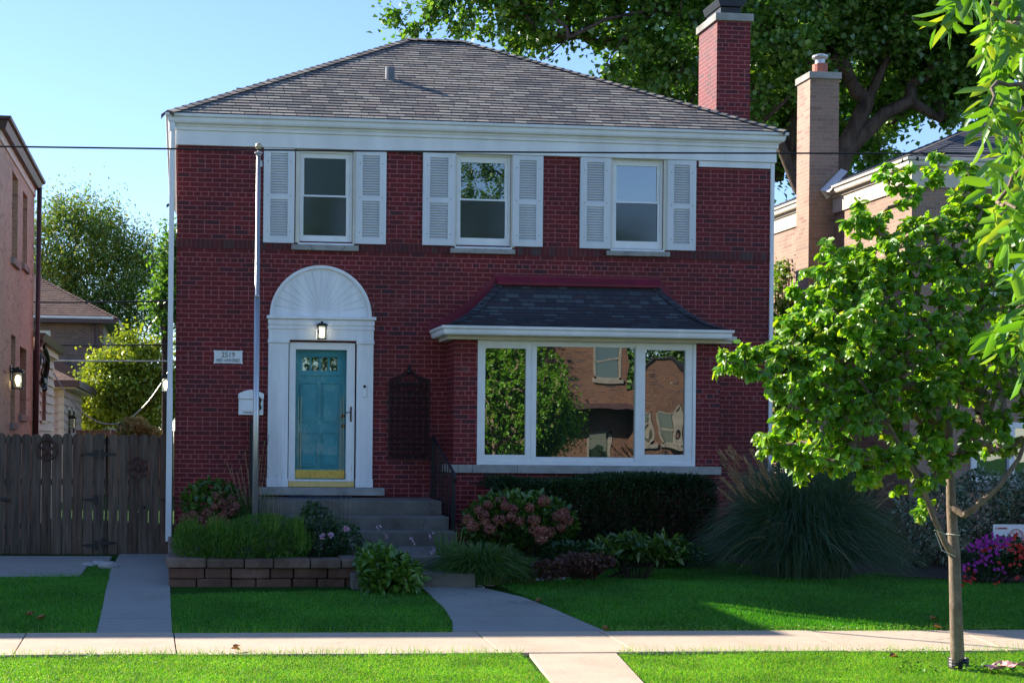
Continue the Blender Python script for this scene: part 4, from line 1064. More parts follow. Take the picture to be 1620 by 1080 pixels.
# sided annex behind the left neighbour
T = thing('sided_annex', 'beige clapboard annex with brown gutter behind the pinkish brick house', 'building', (-4.5, 7, 0.1))
AX = -2.72; Y_0, Y_1 = 5.6, PXp(84, 600, AX)[1]; az_ = PXp(88, 563, AX)[2]
hw = PXp(64, 600, AX)[1], PXp(71, 600, AX)[1], PXp(66, 665, AX)[2], PXp(66, 610, AX)[2]
wl = MB(); wall_holes(wl, 'x', AX, Y_0, Y_1, -.3, az_, [hw], -.06)
wl.face([(-6, Y_0, -.3), (AX, Y_0, -.3), (AX, Y_0, az_), (-6, Y_0, az_)]); wl.face([(AX, Y_1, -.3), (-6, Y_1, -.3), (-6, Y_1, az_), (AX, Y_1, az_)])
z = -.2
while z < az_-.05:
    wl.face([(AX+.04, Y_0, z), (AX+.04, hw[0]-.03, z), (AX+.002, hw[0]-.03, z+.185), (AX+.002, Y_0, z+.185)]); wl.face([(AX+.04, hw[1]+.03, z), (AX+.04, Y_1, z), (AX+.002, Y_1, z+.185), (AX+.002, hw[1]+.03, z+.185)])
    if not (hw[2]-.15 < z < hw[3]): wl.face([(AX+.04, hw[0]-.03, z), (AX+.04, hw[1]+.03, z), (AX+.002, hw[1]+.03, z+.185), (AX+.002, hw[0]-.03, z+.185)])
    z += .185
wl.build('wall', M['siding'], T)
m = MB(); m.box(AX-.02, AX+.03, hw[0]-.05, hw[0], hw[2], hw[3]); m.box(AX-.02, AX+.03, hw[1], hw[1]+.05, hw[2], hw[3]); m.box(AX-.02, AX+.04, hw[0]-.06, hw[1]+.06, hw[3], hw[3]+.06); m.box(AX-.02, AX+.05, hw[0]-.06, hw[1]+.06, hw[2]-.05, hw[2]); m.box(AX-.04, AX-.01, (hw[0]+hw[1])/2-.02, (hw[0]+hw[1])/2+.02, hw[2], hw[3])
W = m.build('window', M['beige'], T); m = MB(); m.box(AX-.05, AX-.045, hw[0], hw[1], hw[2], hw[3]); m.build('pane', M['glass_up'], W)
m = MB(); m.box(-6, AX+.14, Y_0-.0, Y_1+.3, az_, az_+.05); m.box(AX-.0, AX+.1, Y_0, Y_1+.1, az_-.12, az_); m.build('soffit', M['beige'], T)
m = MB(); m.sweep([(0, 0), (.07, 0), (.12, .13), (0, .13)], [((AX+.14, Y_0), (1, 0), az_+.0), ((AX+.14, Y_1+.15), (1, 1), az_+.0), ((-6, Y_1+.15), (0, 1), az_+.0)]); m.build('gutter', M['brownmetal'], T)
m = MB(); m.face([(AX+.16, Y_0, az_+.13), (AX+.16, Y_1+.15, az_+.13), (-4.6, Y_1-1, az_+.8), (-4.6, Y_0, az_+.8)]); m.face([(AX+.16, Y_1+.15, az_+.13), (-6, Y_1+.15, az_+.13), (-4.6, Y_1-1, az_+.8)]); m.build('roof', M['brownroof'], T)
m = MB(); m.tube([(AX+.2, Y_0+.1, az_), (AX+.08, Y_0+.12, az_-.2), (AX+.08, Y_0+.12, 0.1)], .05, 8); m.build('downspout', M['brownmetal'], T, smooth=True)
# coiled cable bracket on the annex
T = thing('cable_bracket', 'black service mast with looped cables on the beige siding', 'cable bracket', (AX+.1, 7, 2.5))
def ring(cy, cz, ry, rz, a0=0, a1=2*PI, x=AX+.12, n=20): return [(x+.02*math.sin(3*a), cy+ry*math.cos(a), cz+rz*math.sin(a)) for a in [a0+(a1-a0)*k/n for k in range(n+1)]]
pc = PXp(69, 583, AX+.1)
m = MB(); m.tube(ring(pc[1]-.3, pc[2], .75, .42, -1.2, 1.5), .05, 7); m.build('mast', M['black'], T, smooth=True)
for k, (ry, rz) in enumerate(((.5, .30), (.75, .35), (.6, .26))):
    m = MB(); m.tube(ring(pc[1]-.5+.1*k, pc[2]-.05, ry, rz, x=AX+.10+.03*k), .014, 5); m.build('cable_loop', M['black'], T)
m = MB(); q = PXp(69, 602, AX+.15); m.box(q[0]-.03, q[0]+.05, q[1]-.35, q[1]+.2, q[2]-.06, q[2]+.05); m.build('clamp', M['black'], T, bevel=.02)

# second sided building
T = thing('sided_cottage', 'small beige sided cottage with brown roof edge and black lantern', 'building', (-3.6, 19, 0))
CY = 17.3; CX = PXp(99, 650, -3.1)[0]; CX = P(99.5, 650, CY)[0]; cyb = PXp(128, 640, CX)[1]
cz = P(99, 615, CY)[2]
m = MB(); m.box(-9, CX, CY, cyb, -.3, cz)
z = -.2
while z < cz-.05:
    m.face([(-9, CY-.05, z), (CX, CY-.05, z), (CX, CY-.002, z+.21), (-9, CY-.002, z+.21)]); m.face([(CX+.05, CY, z), (CX+.05, cyb, z), (CX+.002, cyb, z+.21), (CX+.002, CY, z+.21)]); z += .21
m.build('wall', M['siding2'], T)
m = MB(); m.box(CX-.12, CX+.03, CY-.04, CY+.12, -.3, cz-.01); m.build('corner_board', M['beige'], T)
m = MB(); m.box(-9, CX+.35, CY-.35, cyb+.3, cz, cz+.12); m.build('soffit', M['beige'], T)
m = MB(); m.box(-9, CX+.46, CY-.46, CY-.351, cz+.04, cz+.22); m.box(CX+.351, CX+.46, CY-.35, cyb+.35, cz+.04, cz+.22); m.build('gutter', M['brownmetal'], T)
m = MB(); rz_ = cz+1.6; m.face([(-9, CY-.4, cz+.21), (CX+.4, CY-.4, cz+.21), (-5.5, 20, rz_), (-9, 20, rz_)]); m.face([(CX+.4, CY-.4, cz+.21), (CX+.4, cyb+.3, cz+.21), (-5.5, 20, rz_)]); m.build('roof', M['brownroof'], T)
for (uu, va, vb, w_) in ((104.5, 642, 700, .5), (112, 644, 690, .4)):
    a = PXp(uu, va, CX); b = PXp(uu, vb, CX); m = MB(); m.box(CX-.02, CX+.05, a[1], a[1]+w_*2.2, b[2], a[2]); W = m.build('window', M['beige'], T); m = MB(); m.box(CX+.05, CX+.055, a[1]+.12, a[1]+w_*2.2-.12, b[2]+.1, a[2]-.1); m.build('pane', M['glass_up'], W)
p = PXp(112, 668, CX); lantern('wall_lantern', 'unlit black lantern on the beige sided cottage', CX, p[1]-1.0, p[2], 1.35, False, 'x', 1, lit=False)

# brown roofed brick house further back
T = thing('brick_house', 'brown brick house with brown hip roof beyond the clapboard annex', 'house', (-8, 38, 0))
BY_ = 34.0; e0 = P(168, 513, BY_-.5); bxr = P(163, 600, BY_)[0]; bz = P(110, 512, BY_)[2]
hb_ = rect(57, 522, 80, 545, BY_)
wl = MB(); wall_holes(wl, 'y', BY_, -20, bxr, -.5, bz, [hb_], .15); wl.face([(bxr, BY_, -.5), (bxr, 46, -.5), (bxr, 46, bz), (bxr, BY_, bz)])
wl.build('wall', M['old_brick'], T)
m = MB(); m.box(hb_[0], hb_[1], BY_+.08, BY_+.14, hb_[2], hb_[3]); W = m.build('window', M['vinyl'], T); m = MB(); m.box(hb_[0]+.12, hb_[1]-.1, BY_+.06, BY_+.075, hb_[2]+.15, hb_[3]-.1); m.build('pane', M['glass_up'], W)
m = MB(); m.box(-20, bxr+.5, BY_-.5, 46.4, bz, bz+.1); m.build('soffit', M['brownmetal'], T)
m = MB(); m.box(-20, bxr+.5, BY_-.6, BY_-.5, bz, bz+.22); m.box(bxr+.5, bxr+.6, BY_-.6, 46.4, bz, bz+.22); m.build('gutter', M['brownmetal'], T)
m = MB(); m.box(-20, bxr+.4, BY_-.62, BY_-.601, bz+.16, bz+.24); m.build('drip_edge', M['trim'], T)
hip_roof('roof', -20, bxr+.55, BY_-.55, 46.4, bz+.2, .56, .2, M['brownroof'], T)
m = MB(); q = P(152, 560, BY_-.15); m.tube([(q[0], BY_-.1, bz), (q[0], BY_-.1, 0)], .06, 6); m.build('downspout', M['brownmetal'], T)
T = thing('porch_roof', 'low dark brown lean-to roof against the brown brick house', 'roof', (-5, 29, 3))
a = P(86, 585, 31); b = P(140, 601, 31); m = MB(); m.prism_y([(a[0], a[2]-.1), (b[0], b[2]-.12), (b[0], b[2]+.02), (a[0], a[2]+.45)], 29, BY_-.01); m.build('roof', M['brownmetal'], T)
m = MB(); m.box(b[0]-.3, b[0]-.15, 29.1, 29.25, 0, b[2]-.12); m.box(a[0], b[0]-.1, 29.3, 29.35, 0, a[2]-.1); m.build('wall', M['siding2'], T)
T = None

# ------------------------------------------------------------------ right neighbour
RX = 11.46; RYF = 0.78; RYB = 13.0
g1 = PXp(1293, 303.5, 11.3); rz = g1[2]
T = thing('brick_house', 'buff brick house with slate grey roof and tall chimney right of ours', 'house', (16, RYF, 0.1))
rfz = PXp(1300, 345, RX)[2]
rh = rect(1535, 668, 1665, 762, RYF); rh2 = rect(1560, 395, 1700, 480, RYF)
wl = MB(); wall_holes(wl, 'y', RYF, RX, 24, -.3, rfz, [rh, rh2], .12)
wl.face([(RX, RYB, -.3), (RX, RYF, -.3), (RX, RYF, rfz), (RX, RYB, rfz)]); wl.face([(24, RYF, -.3), (24, RYB, -.3), (24, RYB, rfz), (24, RYF, rfz)])
wl.build('wall', M['buff_brick'], T)
m = MB(); m.box(RX-.03, 24.05, RYF-.04, RYB, rfz, rz-.05); m.box(RX-.06, 24.08, RYF-.07, RYB, rfz+.26, rz-.05); m.build('frieze', M['beige'], T, bevel=.004)
m = MB(); m.sweep([(o_, u_*1.0) for o_, u_ in gprof], [((RX-.07, RYB), (-1, 0), rz), ((RX-.07, RYF-.08), (-1, -1), rz), ((24.1, RYF-.08), (1, -1), rz), ((24.1, RYB), (1, 0), rz)]); m.build('gutter', M['cream'], T)
hip_roof('roof', RX-.1, 24.1, RYF-.12, RYB+1.2, rz+.005, .42, .16, M['slateroof'], T)
ca, cb = P(1281, 200, 3.48), P(1327, 200, 3.48); ctz = P(1300, 125, 3.48)[2]
m = MB(); m.box(ca[0], cb[0], 3.48, 4.0, -.3, ctz); CH2 = m.build('chimney', M['buff_brick'], T)
m = MB(); m.box(ca[0]-.03, cb[0]+.03, 3.44, 4.04, ctz, ctz+.12); m.build('chimney_cap', M['stone'], CH2, bevel=.01)
m = MB(); cc_ = ((ca[0]+cb[0])/2+.03, 3.74, ctz+.12); m.lathe(cc_, [(.13, 0), (.13, .2), (.11, .2)], 16); m.build('flue', M['pot'], CH2)
m = MB(); m.lathe((cc_[0], cc_[1], cc_[2]+.2), [(.085, 0), (.085, .09), (.12, .1), (.135, .13), (.135, .155), (.08, .18), (.01, .185)], 16); m.build('flue_cowl', M['galv'], CH2)
fa = P(1290, 288, 3.46); m = MB(); m.face([(cb[0]-.34, 3.46, fa[2]-.14), (cb[0]-.22, 3.46, fa[2]-.3), (cb[0]+.04, 3.46, fa[2]-.12), (cb[0]+.04, 3.46, fa[2]+.25)]); m.face([(cb[0]-.34, 3.46, fa[2]-.14), (cb[0]+.04, 3.46, fa[2]+.25), (cb[0]+.04, 3.2, fa[2]+.15), (cb[0]-.3, 3.2, fa[2]-.22)]); m.build('flashing', M['trim'], CH2)
q = PXp(1302, 400, RX-.06); m = MB(); m.box(RX-.11, RX-.02, q[1]-.05, q[1]+.04, .1, rz-.12); m.build('downspout', M['cream'], T, bevel=.01)
q = PXp(1264, 400, RX-.03); m = MB(); m.tube([(RX-.04, q[1], rz-.4), (RX-.04, q[1], .1)], .03, 6); m.build('conduit', M['cream'], T)
for h in (rh, rh2):
    m = MB(); t = .09
    m.box(h[0], h[0]+t, RYF-.03, RYF+.1, h[2], h[3]); m.box(h[1]-t, h[1], RYF-.03, RYF+.1, h[2], h[3]); m.box(h[0]+t, h[1]-t, RYF-.03, RYF+.1, h[3]-t, h[3]); m.box(h[0]+t, h[1]-t, RYF-.03, RYF+.1, h[2], h[2]+t); m.box((h[0]+h[1])/2-.05, (h[0]+h[1])/2+.05, RYF-.02, RYF+.1, h[2]+t, h[3]-t)
    W = m.build('window', M['vinyl'], T, bevel=.005); m = MB(); m.box(h[0]+t, h[1]-t, RYF+.04, RYF+.045, h[2]+t, h[3]-t); m.build('pane', M['glass_up'], W)
    m = MB(); m.box(h[0]-.1, h[1]+.1, RYF-.07, RYF+.05, h[2]-.13, h[2]-.003); m.build('sill', M['stone'], W)

# ------------------------------------------------------------------ the cedar gate
T = thing('wooden_fence', 'weathered cedar board gate with black strap hinges between the houses', 'fence', (-1.3, .3, .18))
FY = 0.30
zt_f = P(130, 686, FY)[2]
edges = [-22, -6, 8, 17, 33, 49, 65, 81, 98, 114, 131, 147, 165, 171, 187, 203, 219, 235, 252, 268]
for k, (a, b) in enumerate(zip(edges, edges[1:])):
    x0, x1 = P(a+.5, 780, FY)[0], P(b-.6, 780, FY)[0]
    if b > 262: x1 = HX0-.02
    jz = random.uniform(-.012, .012); narrow = (b-a) < 10; yy = FY+random.uniform(-.004, .004)+(0.025 if narrow else 0)
    zt = zt_f+jz-(0.02 if narrow else 0); c = .035
    m = MB(); m.prism_y([(x0, .2), (x1, .2), (x1, zt-c), (x1-c, zt), (x0+c, zt), (x0, zt-c)], yy, yy+.02); m.build('board', M['wood'], T)
for z in (0.55, 1.2, 1.8):
    m = MB(); m.box(P(-22, 780, FY)[0], HX0-.02, FY+.03, FY+.07, z, z+.09); m.build('rail', M['wood'], T)
def hinge(u, v, s):
    p = P(u, v, FY-.005); m = MB(); x, _, z = p
    m.box(x-.022, x+.022, FY-.022, FY-.007, z-.07, z+.07)
    pl = [(x+s*.02, z-.03), (x+s*.2, z-.008), (x+s*.2, z+.008), (x+s*.02, z+.03)]
    if s < 0: pl = pl[::-1]
    m.prism_y(pl, FY-.018, FY-.0065); m.build('strap_hinge', M['black'], T)
for (u, v, s) in ((152, 718, -1), (162, 718, 1), (152, 790, -1), (152, 862, -1), (162, 858, 1)): hinge(u, v, s)
m = MB(); p = P(258, 790, FY-.01); m.box(p[0]-.03, p[0]+.06, FY-.02, FY-.006, p[2]-.012, p[2]+.012); m.build('latch_bar', M['black'], T)
m = MB(); p = P(6, 790, FY-.01); m.box(p[0]-.06, p[0]+.06, FY-.02, FY-.006, p[2]-.012, p[2]+.03); m.box(p[0]+.05, p[0]+.07, FY-.05, FY-.006, p[2]-.03, p[2]+.01); m.tube([(p[0]+.0, FY-.02, p[2]-.01), (p[0]+.07, FY-.06, p[2]-.02)], .01, 6); m.build('latch', M['blackmetal'], T)
# star ornament
p = P(74.5, 711, FY-.03); c = (p[0], p[2])
T = thing('star_ornament', 'round dark metal star ornament hung on the cedar gate', 'ornament', (p[0], FY-.02, p[2]-.15))
m = MB(); rr = .145
m.tube([(c[0]+rr*math.cos(a), FY-.025, c[1]+rr*math.sin(a)) for a in [2*PI*k/28 for k in range(29)]], .016, 6, cap=False); m.tube([(c[0], FY-.02, c[1]+rr), (c[0]+.012, FY-.02, c[1]+rr+.03), (c[0], FY-.02, c[1]+rr+.04), (c[0]-.012, FY-.02, c[1]+rr+.03), (c[0], FY-.02, c[1]+rr)], .006, 5); m.build('ring', M['rust'], T, smooth=True)
m = MB()
st_ = [(c[0]+(.135 if k % 2 == 0 else .055)*math.sin(PI*k/5), c[1]+(.135 if k % 2 == 0 else .055)*math.cos(PI*k/5)) for k in range(10)]
for k in range(10):
    a, b = st_[k], st_[(k+1) % 10]
    m.face([(c[0], FY-.055, c[1]), (a[0], FY-.02, a[1]), (b[0], FY-.02, b[1])][::-1]); 
m.build('star', M['rust'], T)
p = P(218, 740, FY-.03); c = (p[0], p[2])
T = thing('flower_ornament', 'faded rusty metal flower ornament on the gate near the downspout', 'ornament', (p[0], FY-.02, p[2]-.15))
for k in range(6):
    a = PI/2+2*PI*k/6; cx_, cz_ = c[0]+.105*math.cos(a), c[1]+.105*math.sin(a)
    m = MB(); R1 = .062
    pts = [(cx_+R1*math.cos(t), cz_+R1*math.sin(t)) for t in [2*PI*q/14 for q in range(14)]]
    for q in range(14):
        A, B = pts[q], pts[(q+1) % 14]; m.face([(cx_, FY-.022, cz_), (B[0], FY-.04, B[1]), (A[0], FY-.04, A[1])])
        m.face([(A[0], FY-.04, A[1]), (B[0], FY-.04, B[1]), (B[0], FY-.034, B[1]), (A[0], FY-.034, A[1])])
    m.tube([(c[0], FY-.03, c[1]), (cx_, FY-.026, cz_)], .008, 5); m.build('petal', M['rust'], T)
m = MB(); m.prism_y([(c[0]+.035*math.cos(t), c[1]+.035*math.sin(t)) for t in [2*PI*q/14 for q in range(14)]], FY-.05, FY-.02); m.build('flower_centre', M['rust'], T)
# back-yard fence
T = thing('wooden_fence', 'reddish plank fence far behind the cedar gate', 'fence', (-3, 22, 0))
fz = P(160, 680, 22)[2]; m = MB(); x = P(100, 680, 22)[0]
xe = P(280, 680, 22)[0]+3
while x < xe: m.box(x, x+.14, 22, 22.03, 0, fz+random.uniform(-.01, .01)); x += .155
m.build('plank_panel', woodmat('red_cedar', [(0.32, 0.15, 0.10), (0.36, 0.18, 0.11)]), T)

# ------------------------------------------------------------------ flagpole
YB = -2.2; a = P(403, 850, YB); b = P(396, 244, YB); 
T = thing('flagpole', 'bare aluminium flagpole with a ball finial in front of the house', 'flagpole', (a[0], YB, .45))
zj = P(400, 470, YB)[2]
m = MB(); m.tube([(a[0], YB, .4), (a[0], YB, zj)], [.038, .037], 16); m.tube([(a[0], YB, zj), (a[0], YB, zj+.03)], [.039, .031], 16); m.tube([(a[0], YB, zj+.03), (a[0], YB, b[2])], [.031, .028], 16); m.build('pole', M['alum'], T, smooth=True)
m = MB(); m.lathe((a[0], YB, b[2]-.02), [(.033, 0), (.036, .02), (.055, .03), (.055, .045), (.02, .06), (.012, .09)], 14); m.box(a[0]+.02, a[0]+.05, YB-.02, YB+.02, b[2]-.16, b[2]-.08); m.build('truck', M['galv'], T)
m = MB(); m.lathe((a[0], YB, b[2]+.06), [(.045*math.sin(PI*k/10)+.001, .045-.045*math.cos(PI*k/10)) for k in range(11)], 16); m.build('finial_ball', M['gold'], T, smooth=True)

# ------------------------------------------------------------------ overhead wires
def wire(label, pts, r, mat=None):
    m = MB(); m.tube(pts, r, 5); o = m.build('overhead_wire', mat or M['black'], None, smooth=True); tag(o, label, 'cable', 'overhead wires'); return o
def sagline(a, b, sag, n=24): 
    a, b = Vector(a), Vector(b); return [tuple(a+(b-a)*k/n-Vector((0, 0, sag*4*(k/n)*(1-k/n)))) for k in range(n+1)]
wy = -5.6
wire('thick black power line crossing in front of the upper windows', sagline(P(-900, 214, wy), P(2600, 233, wy), .12, 40), .010)
wire('thin wire crossing low over the brown roofed brick house', sagline(P(-100, 474, 12), P(300, 475, 12), .05), .02)
wire('upper thin wire before the yellow green tree', sagline(P(-30, 541, 14), P(290, 544, 14), .05), .018)
wire('lower pale wire before the yellow green tree', sagline(P(-30, 568, 14), P(290, 571, 14), .02), .02, M['galv'])
wire('sagging pale cable looping between the houses', sagline(P(85, 590, 9), P(273, 575, 9), 1.15), .013, M['galv'])

# ------------------------------------------------------------------ block planter
T = thing('retaining_wall', 'low tumbled block planter wall left of the steps', 'retaining wall', (1.0, -4.1, .15))
PYF = -4.1; pxa = P(266, 912, PYF)[0]; pxb = 2.25; bh = .125; base = gz(PYF)-.03
tops = []
def blocks(name, along, c, a0, a1, z0, z1, thick, mat, lens, axis='x', jit=.02):
    x = a0; k = 0; z1_ = z1
    while x < a1-.05:
        L = lens[k % len(lens)]; e = min(x+L, a1)
        if a1-e < .12: e = a1
        j = random.uniform(-jit, jit); z1 = z1_+random.uniform(-.006, .004); m = MB()
        if axis == 'x': m.box(x+.006, e-.006, c+j, c+thick, z0+.002, z1-.002)
        else: m.box(c+j, c+thick, x+.006, e-.006, z0+.002, z1-.002)
        m.build(name, mat, T, bevel=random.uniform(.010, .024)); x = e; k += 1
r = [[.33, .40, .29, .42, .3], [.42, .31, .45, .28, .4], [.46, .44, .34, .43, .36]]
blocks('block', 'x', PYF+.02, pxa, pxb, base, base+bh, .2, M['block'], r[0]); blocks('block', 'x', PYF+.012, pxa, pxb, base+bh, base+2*bh, .2, M['block'], r[1]); blocks('cap_block', 'x', PYF-.03, pxa-.02, pxb, base+2*bh, base+3*bh-.01, .27, M['blockcap'], r[2])
for q in range(2): blocks('block', 'y', pxa+.01, PYF+.24, -.45, base+q*bh, base+(q+1)*bh, .2, M['block'], r[q], 'y')
blocks('cap_block', 'y', pxa-.02, PYF+.25, -.45, base+2*bh, base+3*bh-.01, .25, M['blockcap'], r[2], 'y')
for q in range(3): blocks('block', 'y', pxb-.2, PYF+.24, -3.9+0.0, base+q*bh, base+(q+1)*bh, .19, M['block'], r[q], 'y')
m = MB(); m.box(pxa+.16, 1.9, PYF+.15, -.01, .1, base+3*bh-.06); m.box(1.88, pxb-.01, PYF+.15, -3.86, .1, base+3*bh-.06); tag(m.build('flower_bed', M['soil']), kind='structure')
# stones
def stone(c, r, label, name='stone', mat=None, cat='stone', group=None, flat=.6):
    bm = bmesh.new(); bmesh.ops.create_icosphere(bm, subdivisions=3, radius=1)
    s = random.uniform(0, 50)
    from mathutils import noise as mn
    for v in bm.verts:
        n_ = v.co.normalized(); k = 1+.28*mn.noise(n_*1.6+Vector((s, 0, 0)))+.07*mn.noise(n_*5+Vector((s, 0, 0)))
        v.co = Vector((n_.x*r*k*1.15, n_.y*r*k, n_.z*r*k*flat))
    me = bpy.data.meshes.new(name); bm.to_mesh(me); bm.free()
    o = finish(me, name, mat or M['rock'], None, True); o.location = (c[0], c[1], c[2]-.02)
    return tag(o, label, cat, group)
for (u, v, r_, lab) in ((138, 893, .07, 'leftmost of three pale stones by the gate path'), (155, 892, .09, 'middle of three pale stones by the gate path'), (172, 896, .11, 'rightmost and largest of three pale stones by the gate path')):
    q = G(u, v+4); stone(q, r_, lab, group='pale stones at the lawn corner')
wr = [(756, 926, .05, 'white rock nearest the bottom step'), (768, 922, .06, 'larger white rock beside the bottom step'), (776, 926, .05, 'flat white rock at the end of the walk'), (762, 930, .04, 'small white rock touching the front walk')]
for (u, v, r_, lab) in wr: q = G(u, v); stone(q, r_, lab, mat=M['signwhite'], group='white rocks edging the bed', flat=.5)
# pebble edging (small pieces nobody would count)
pc_ = MB()
def pebbles(pxs, n, mat, name):
    V = []; Fa = []
    P_ = [G(u, v) for u, v in pxs]; k0 = 0
    base8 = np.array([[-1, -1, 0], [1, -1, 0], [1, 1, 0], [-1, 1, 0], [-.6, -.6, 1], [.6, -.6, 1], [.6, .6, 1], [-.6, .6, 1]], float)
    fb = np.array([[0, 1, 5, 4], [1, 2, 6, 5], [2, 3, 7, 6], [3, 0, 4, 7], [4, 5, 6, 7], [0, 3, 2, 1]])
    for i in range(n):
        k = random.randrange(len(P_)-1); t = random.random(); a, b = Vector(P_[k]), Vector(P_[k+1]); p = a+(b-a)*t+Vector((random.gauss(0, .03), random.gauss(0, .06), .02))
        s = random.uniform(.008, .028); an = random.uniform(0, PI); c, s_ = math.cos(an), math.sin(an)
        v = base8*np.array([s*1.3, s, s*.9]); v = np.stack([v[:, 0]*c-v[:, 1]*s_, v[:, 0]*s_+v[:, 1]*c, v[:, 2]], 1)+np.array(p)
        V.append(v); Fa.append(fb+8*i)
    return tag(mesh_np(name, np.concatenate(V), np.concatenate(Fa), mat), kind='stuff')
pebbles([(775, 925), (820, 922), (860, 918), (890, 916)], 220, M['signwhite'], 'pebbles')
pebbles([(1000, 888), (1060, 887), (1100, 889)], 90, M['rock'], 'pebbles')

# ------------------------------------------------------------------ yard sign
q = P(1597, 845, -3.4); w2 = .3
T = thing('yard_sign', 'white yard sign with red print and round emblem behind the flowers', 'sign', (q[0], -3.4, .2))
a0, a1, z0, z1 = rect(1571, 829, 1648, 872, -3.4)
m = MB(); m.box(a0, a1, -3.405, -3.395, z0, z1); m.build('panel', M['signwhite'], T)
m = MB(); m.tube([(a0+.1, -3.39, z1-.02), (a0+.1, -3.39, .1)], .005, 5); m.build('wire_leg', M['galv'], T); m = MB(); m.tube([(a1-.1, -3.39, z1-.02), (a1-.1, -3.39, .1)], .005, 5); m.build('wire_leg', M['galv'], T)
text_mesh('ST. JOHN FISHER', a0+.03, -3.407, z1-.062, .034, M['inkred'], 'lettering', T, sx=.62, align='LEFT')
text_mesh('CHURCH', a1-.03, -3.407, z1-.062, .034, M['inkred'], 'lettering', T, sx=.75, align='RIGHT')
m = MB(); ec = ((a0+a1)/2-.02, (z0+z1)/2+.02)
for rr_, th in ((.095, .004), (.078, .003)): m.tube([(ec[0]+rr_*math.cos(t), -3.408, ec[1]+rr_*math.sin(t)) for t in [2*PI*k/24 for k in range(25)]], th, 4, cap=False)
m.box(ec[0]-.008, ec[0]+.008, -3.41, -3.405, ec[1]-.06, ec[1]+.06); m.box(ec[0]-.05, ec[0]+.05, -3.4105, -3.405, ec[1]-.012, ec[1]+.004)
for k in range(4):
    t = PI/4+PI/2*k; m.tube([(ec[0]+.02*math.cos(t), -3.408, ec[1]+.02*math.sin(t)), (ec[0]+.06*math.cos(t), -3.408, ec[1]+.06*math.sin(t))], .006, 4)
m.build('emblem', M['inkred'], T)
# crumpled pink paper on the grass
bm = bmesh.new(); bmesh.ops.create_grid(bm, x_segments=10, y_segments=6, size=.5)
from mathutils import noise as mn
for v in bm.verts: v.co = Vector((v.co.x*.32, v.co.y*.14, .035+.05*(mn.noise(v.co*3)+.5)+.05*max(0, v.co.x+.2)))
me = bpy.data.meshes.new('paper'); bm.to_mesh(me); bm.free(); q = G(1588, 1068)
o = finish(me, 'crumpled_paper', plain('pink_paper', (.72, .36, .32), .8, var=.15, scale=20), None, False); o.location = (q[0], q[1], .05); tag(o, 'crumpled pale pink paper on the grass by the young tree', 'paper')
sd = o.modifiers.new('t', 'SOLIDIFY'); sd.thickness = .002
# opposite side of the street (seen in the window reflections)
OY = -33.0
T = thing('brick_house', 'orange brick house across the street seen mirrored in the bay window', 'house', (20, OY, 0))
m = MB(); ohl = [(15.5, 16.6, 4.3, 5.7), (15.3, 16.2, 0, 2.3), (17.05, 17.65, 1.8, 3.1), (17.95, 18.6, 1.8, 3.1)]
wall_holes(m, 'y', OY, 12.6, 16.85, -.2, 6.2, ohl[:2], -.15, flip=-1)
wall_holes(m, 'y', OY+.6, 16.85, 21.5, -.2, 3.9, ohl[2:], -.15, flip=-1)
m.face([(12.6, OY, -.2), (12.6, OY-9, -.2), (12.6, OY-9, 6.2), (12.6, OY, 6.2)]); m.face([(16.85, OY, -.2), (16.85, OY+.6, -.2), (16.85, OY+.6, 3.9), (16.85, OY, 3.9)]); m.face([(16.85, OY-9, 3.), (16.85, OY, 3.), (16.85, OY, 6.2), (16.85, OY-9, 6.2)]); m.face([(16.85, OY+.6, 3.9), (21.5, OY+.6, 3.9), (19.2, OY+.6, 4.3), (18.2, OY+.6, 5.1), (17.6, OY+.6, 5.1)])
m.build('wall', M['opp_brick'], T)
m = MB(); m.face([(12.3, OY+.4, 6.1), (17.2, OY+.4, 6.1), (14.9, OY-3.5, 8.0), (14.6, OY-3.5, 8.0)][::-1]); m.face([(12.3, OY+.4, 6.1), (14.6, OY-3.5, 8.0), (12.3, OY-9.4, 6.1)][::-1]); m.face([(17.2, OY+.4, 6.1), (14.9, OY-3.5, 8.0), (17.2, OY-9.4, 6.1)]); m.box(12.3, 17.2, OY+.3, OY+.4, 5.95, 6.12); m.tube([(16.8, OY+.65, 4.0), (17.6, OY+.65, 5.15), (18.2, OY+.65, 5.15), (19.2, OY+.65, 4.3), (21.6, OY+.65, 3.9)], .08, 5); m.build('roof', M['slateroof'], T)
for hi_, h in enumerate(ohl):
    OY = -33.0 if hi_ < 2 else -32.4
    m = MB(); t = .08; m.box(h[0], h[0]+t, OY-.12, OY+.03, h[2], h[3]); m.box(h[1]-t, h[1], OY-.12, OY+.03, h[2], h[3]); m.box(h[0], h[1], OY-.12, OY+.03, h[3]-t, h[3]); m.box(h[0], h[1], OY-.12, OY+.03, h[2], h[2]+t); m.box(h[0], h[1], OY-.12, OY+.0, (h[2]+h[3])/2-.03, (h[2]+h[3])/2+.03); m.box(h[0]-.1, h[1]+.1, OY-.01, OY+.1, h[2]-.15, h[2]-.003)
    W = m.build('window', M['taupe'], T); m = MB(); m.box(h[0]+t, h[1]-t, OY-.1, OY-.09, h[2]+t, h[3]-t); m.build('pane', M['glass_up'], W)
OY = -33.0; m = MB(); m.box(13.2, 16.84, OY, OY+1.2, 3.1, 3.3); m.build('porch_canopy', M['brownmetal'], T)
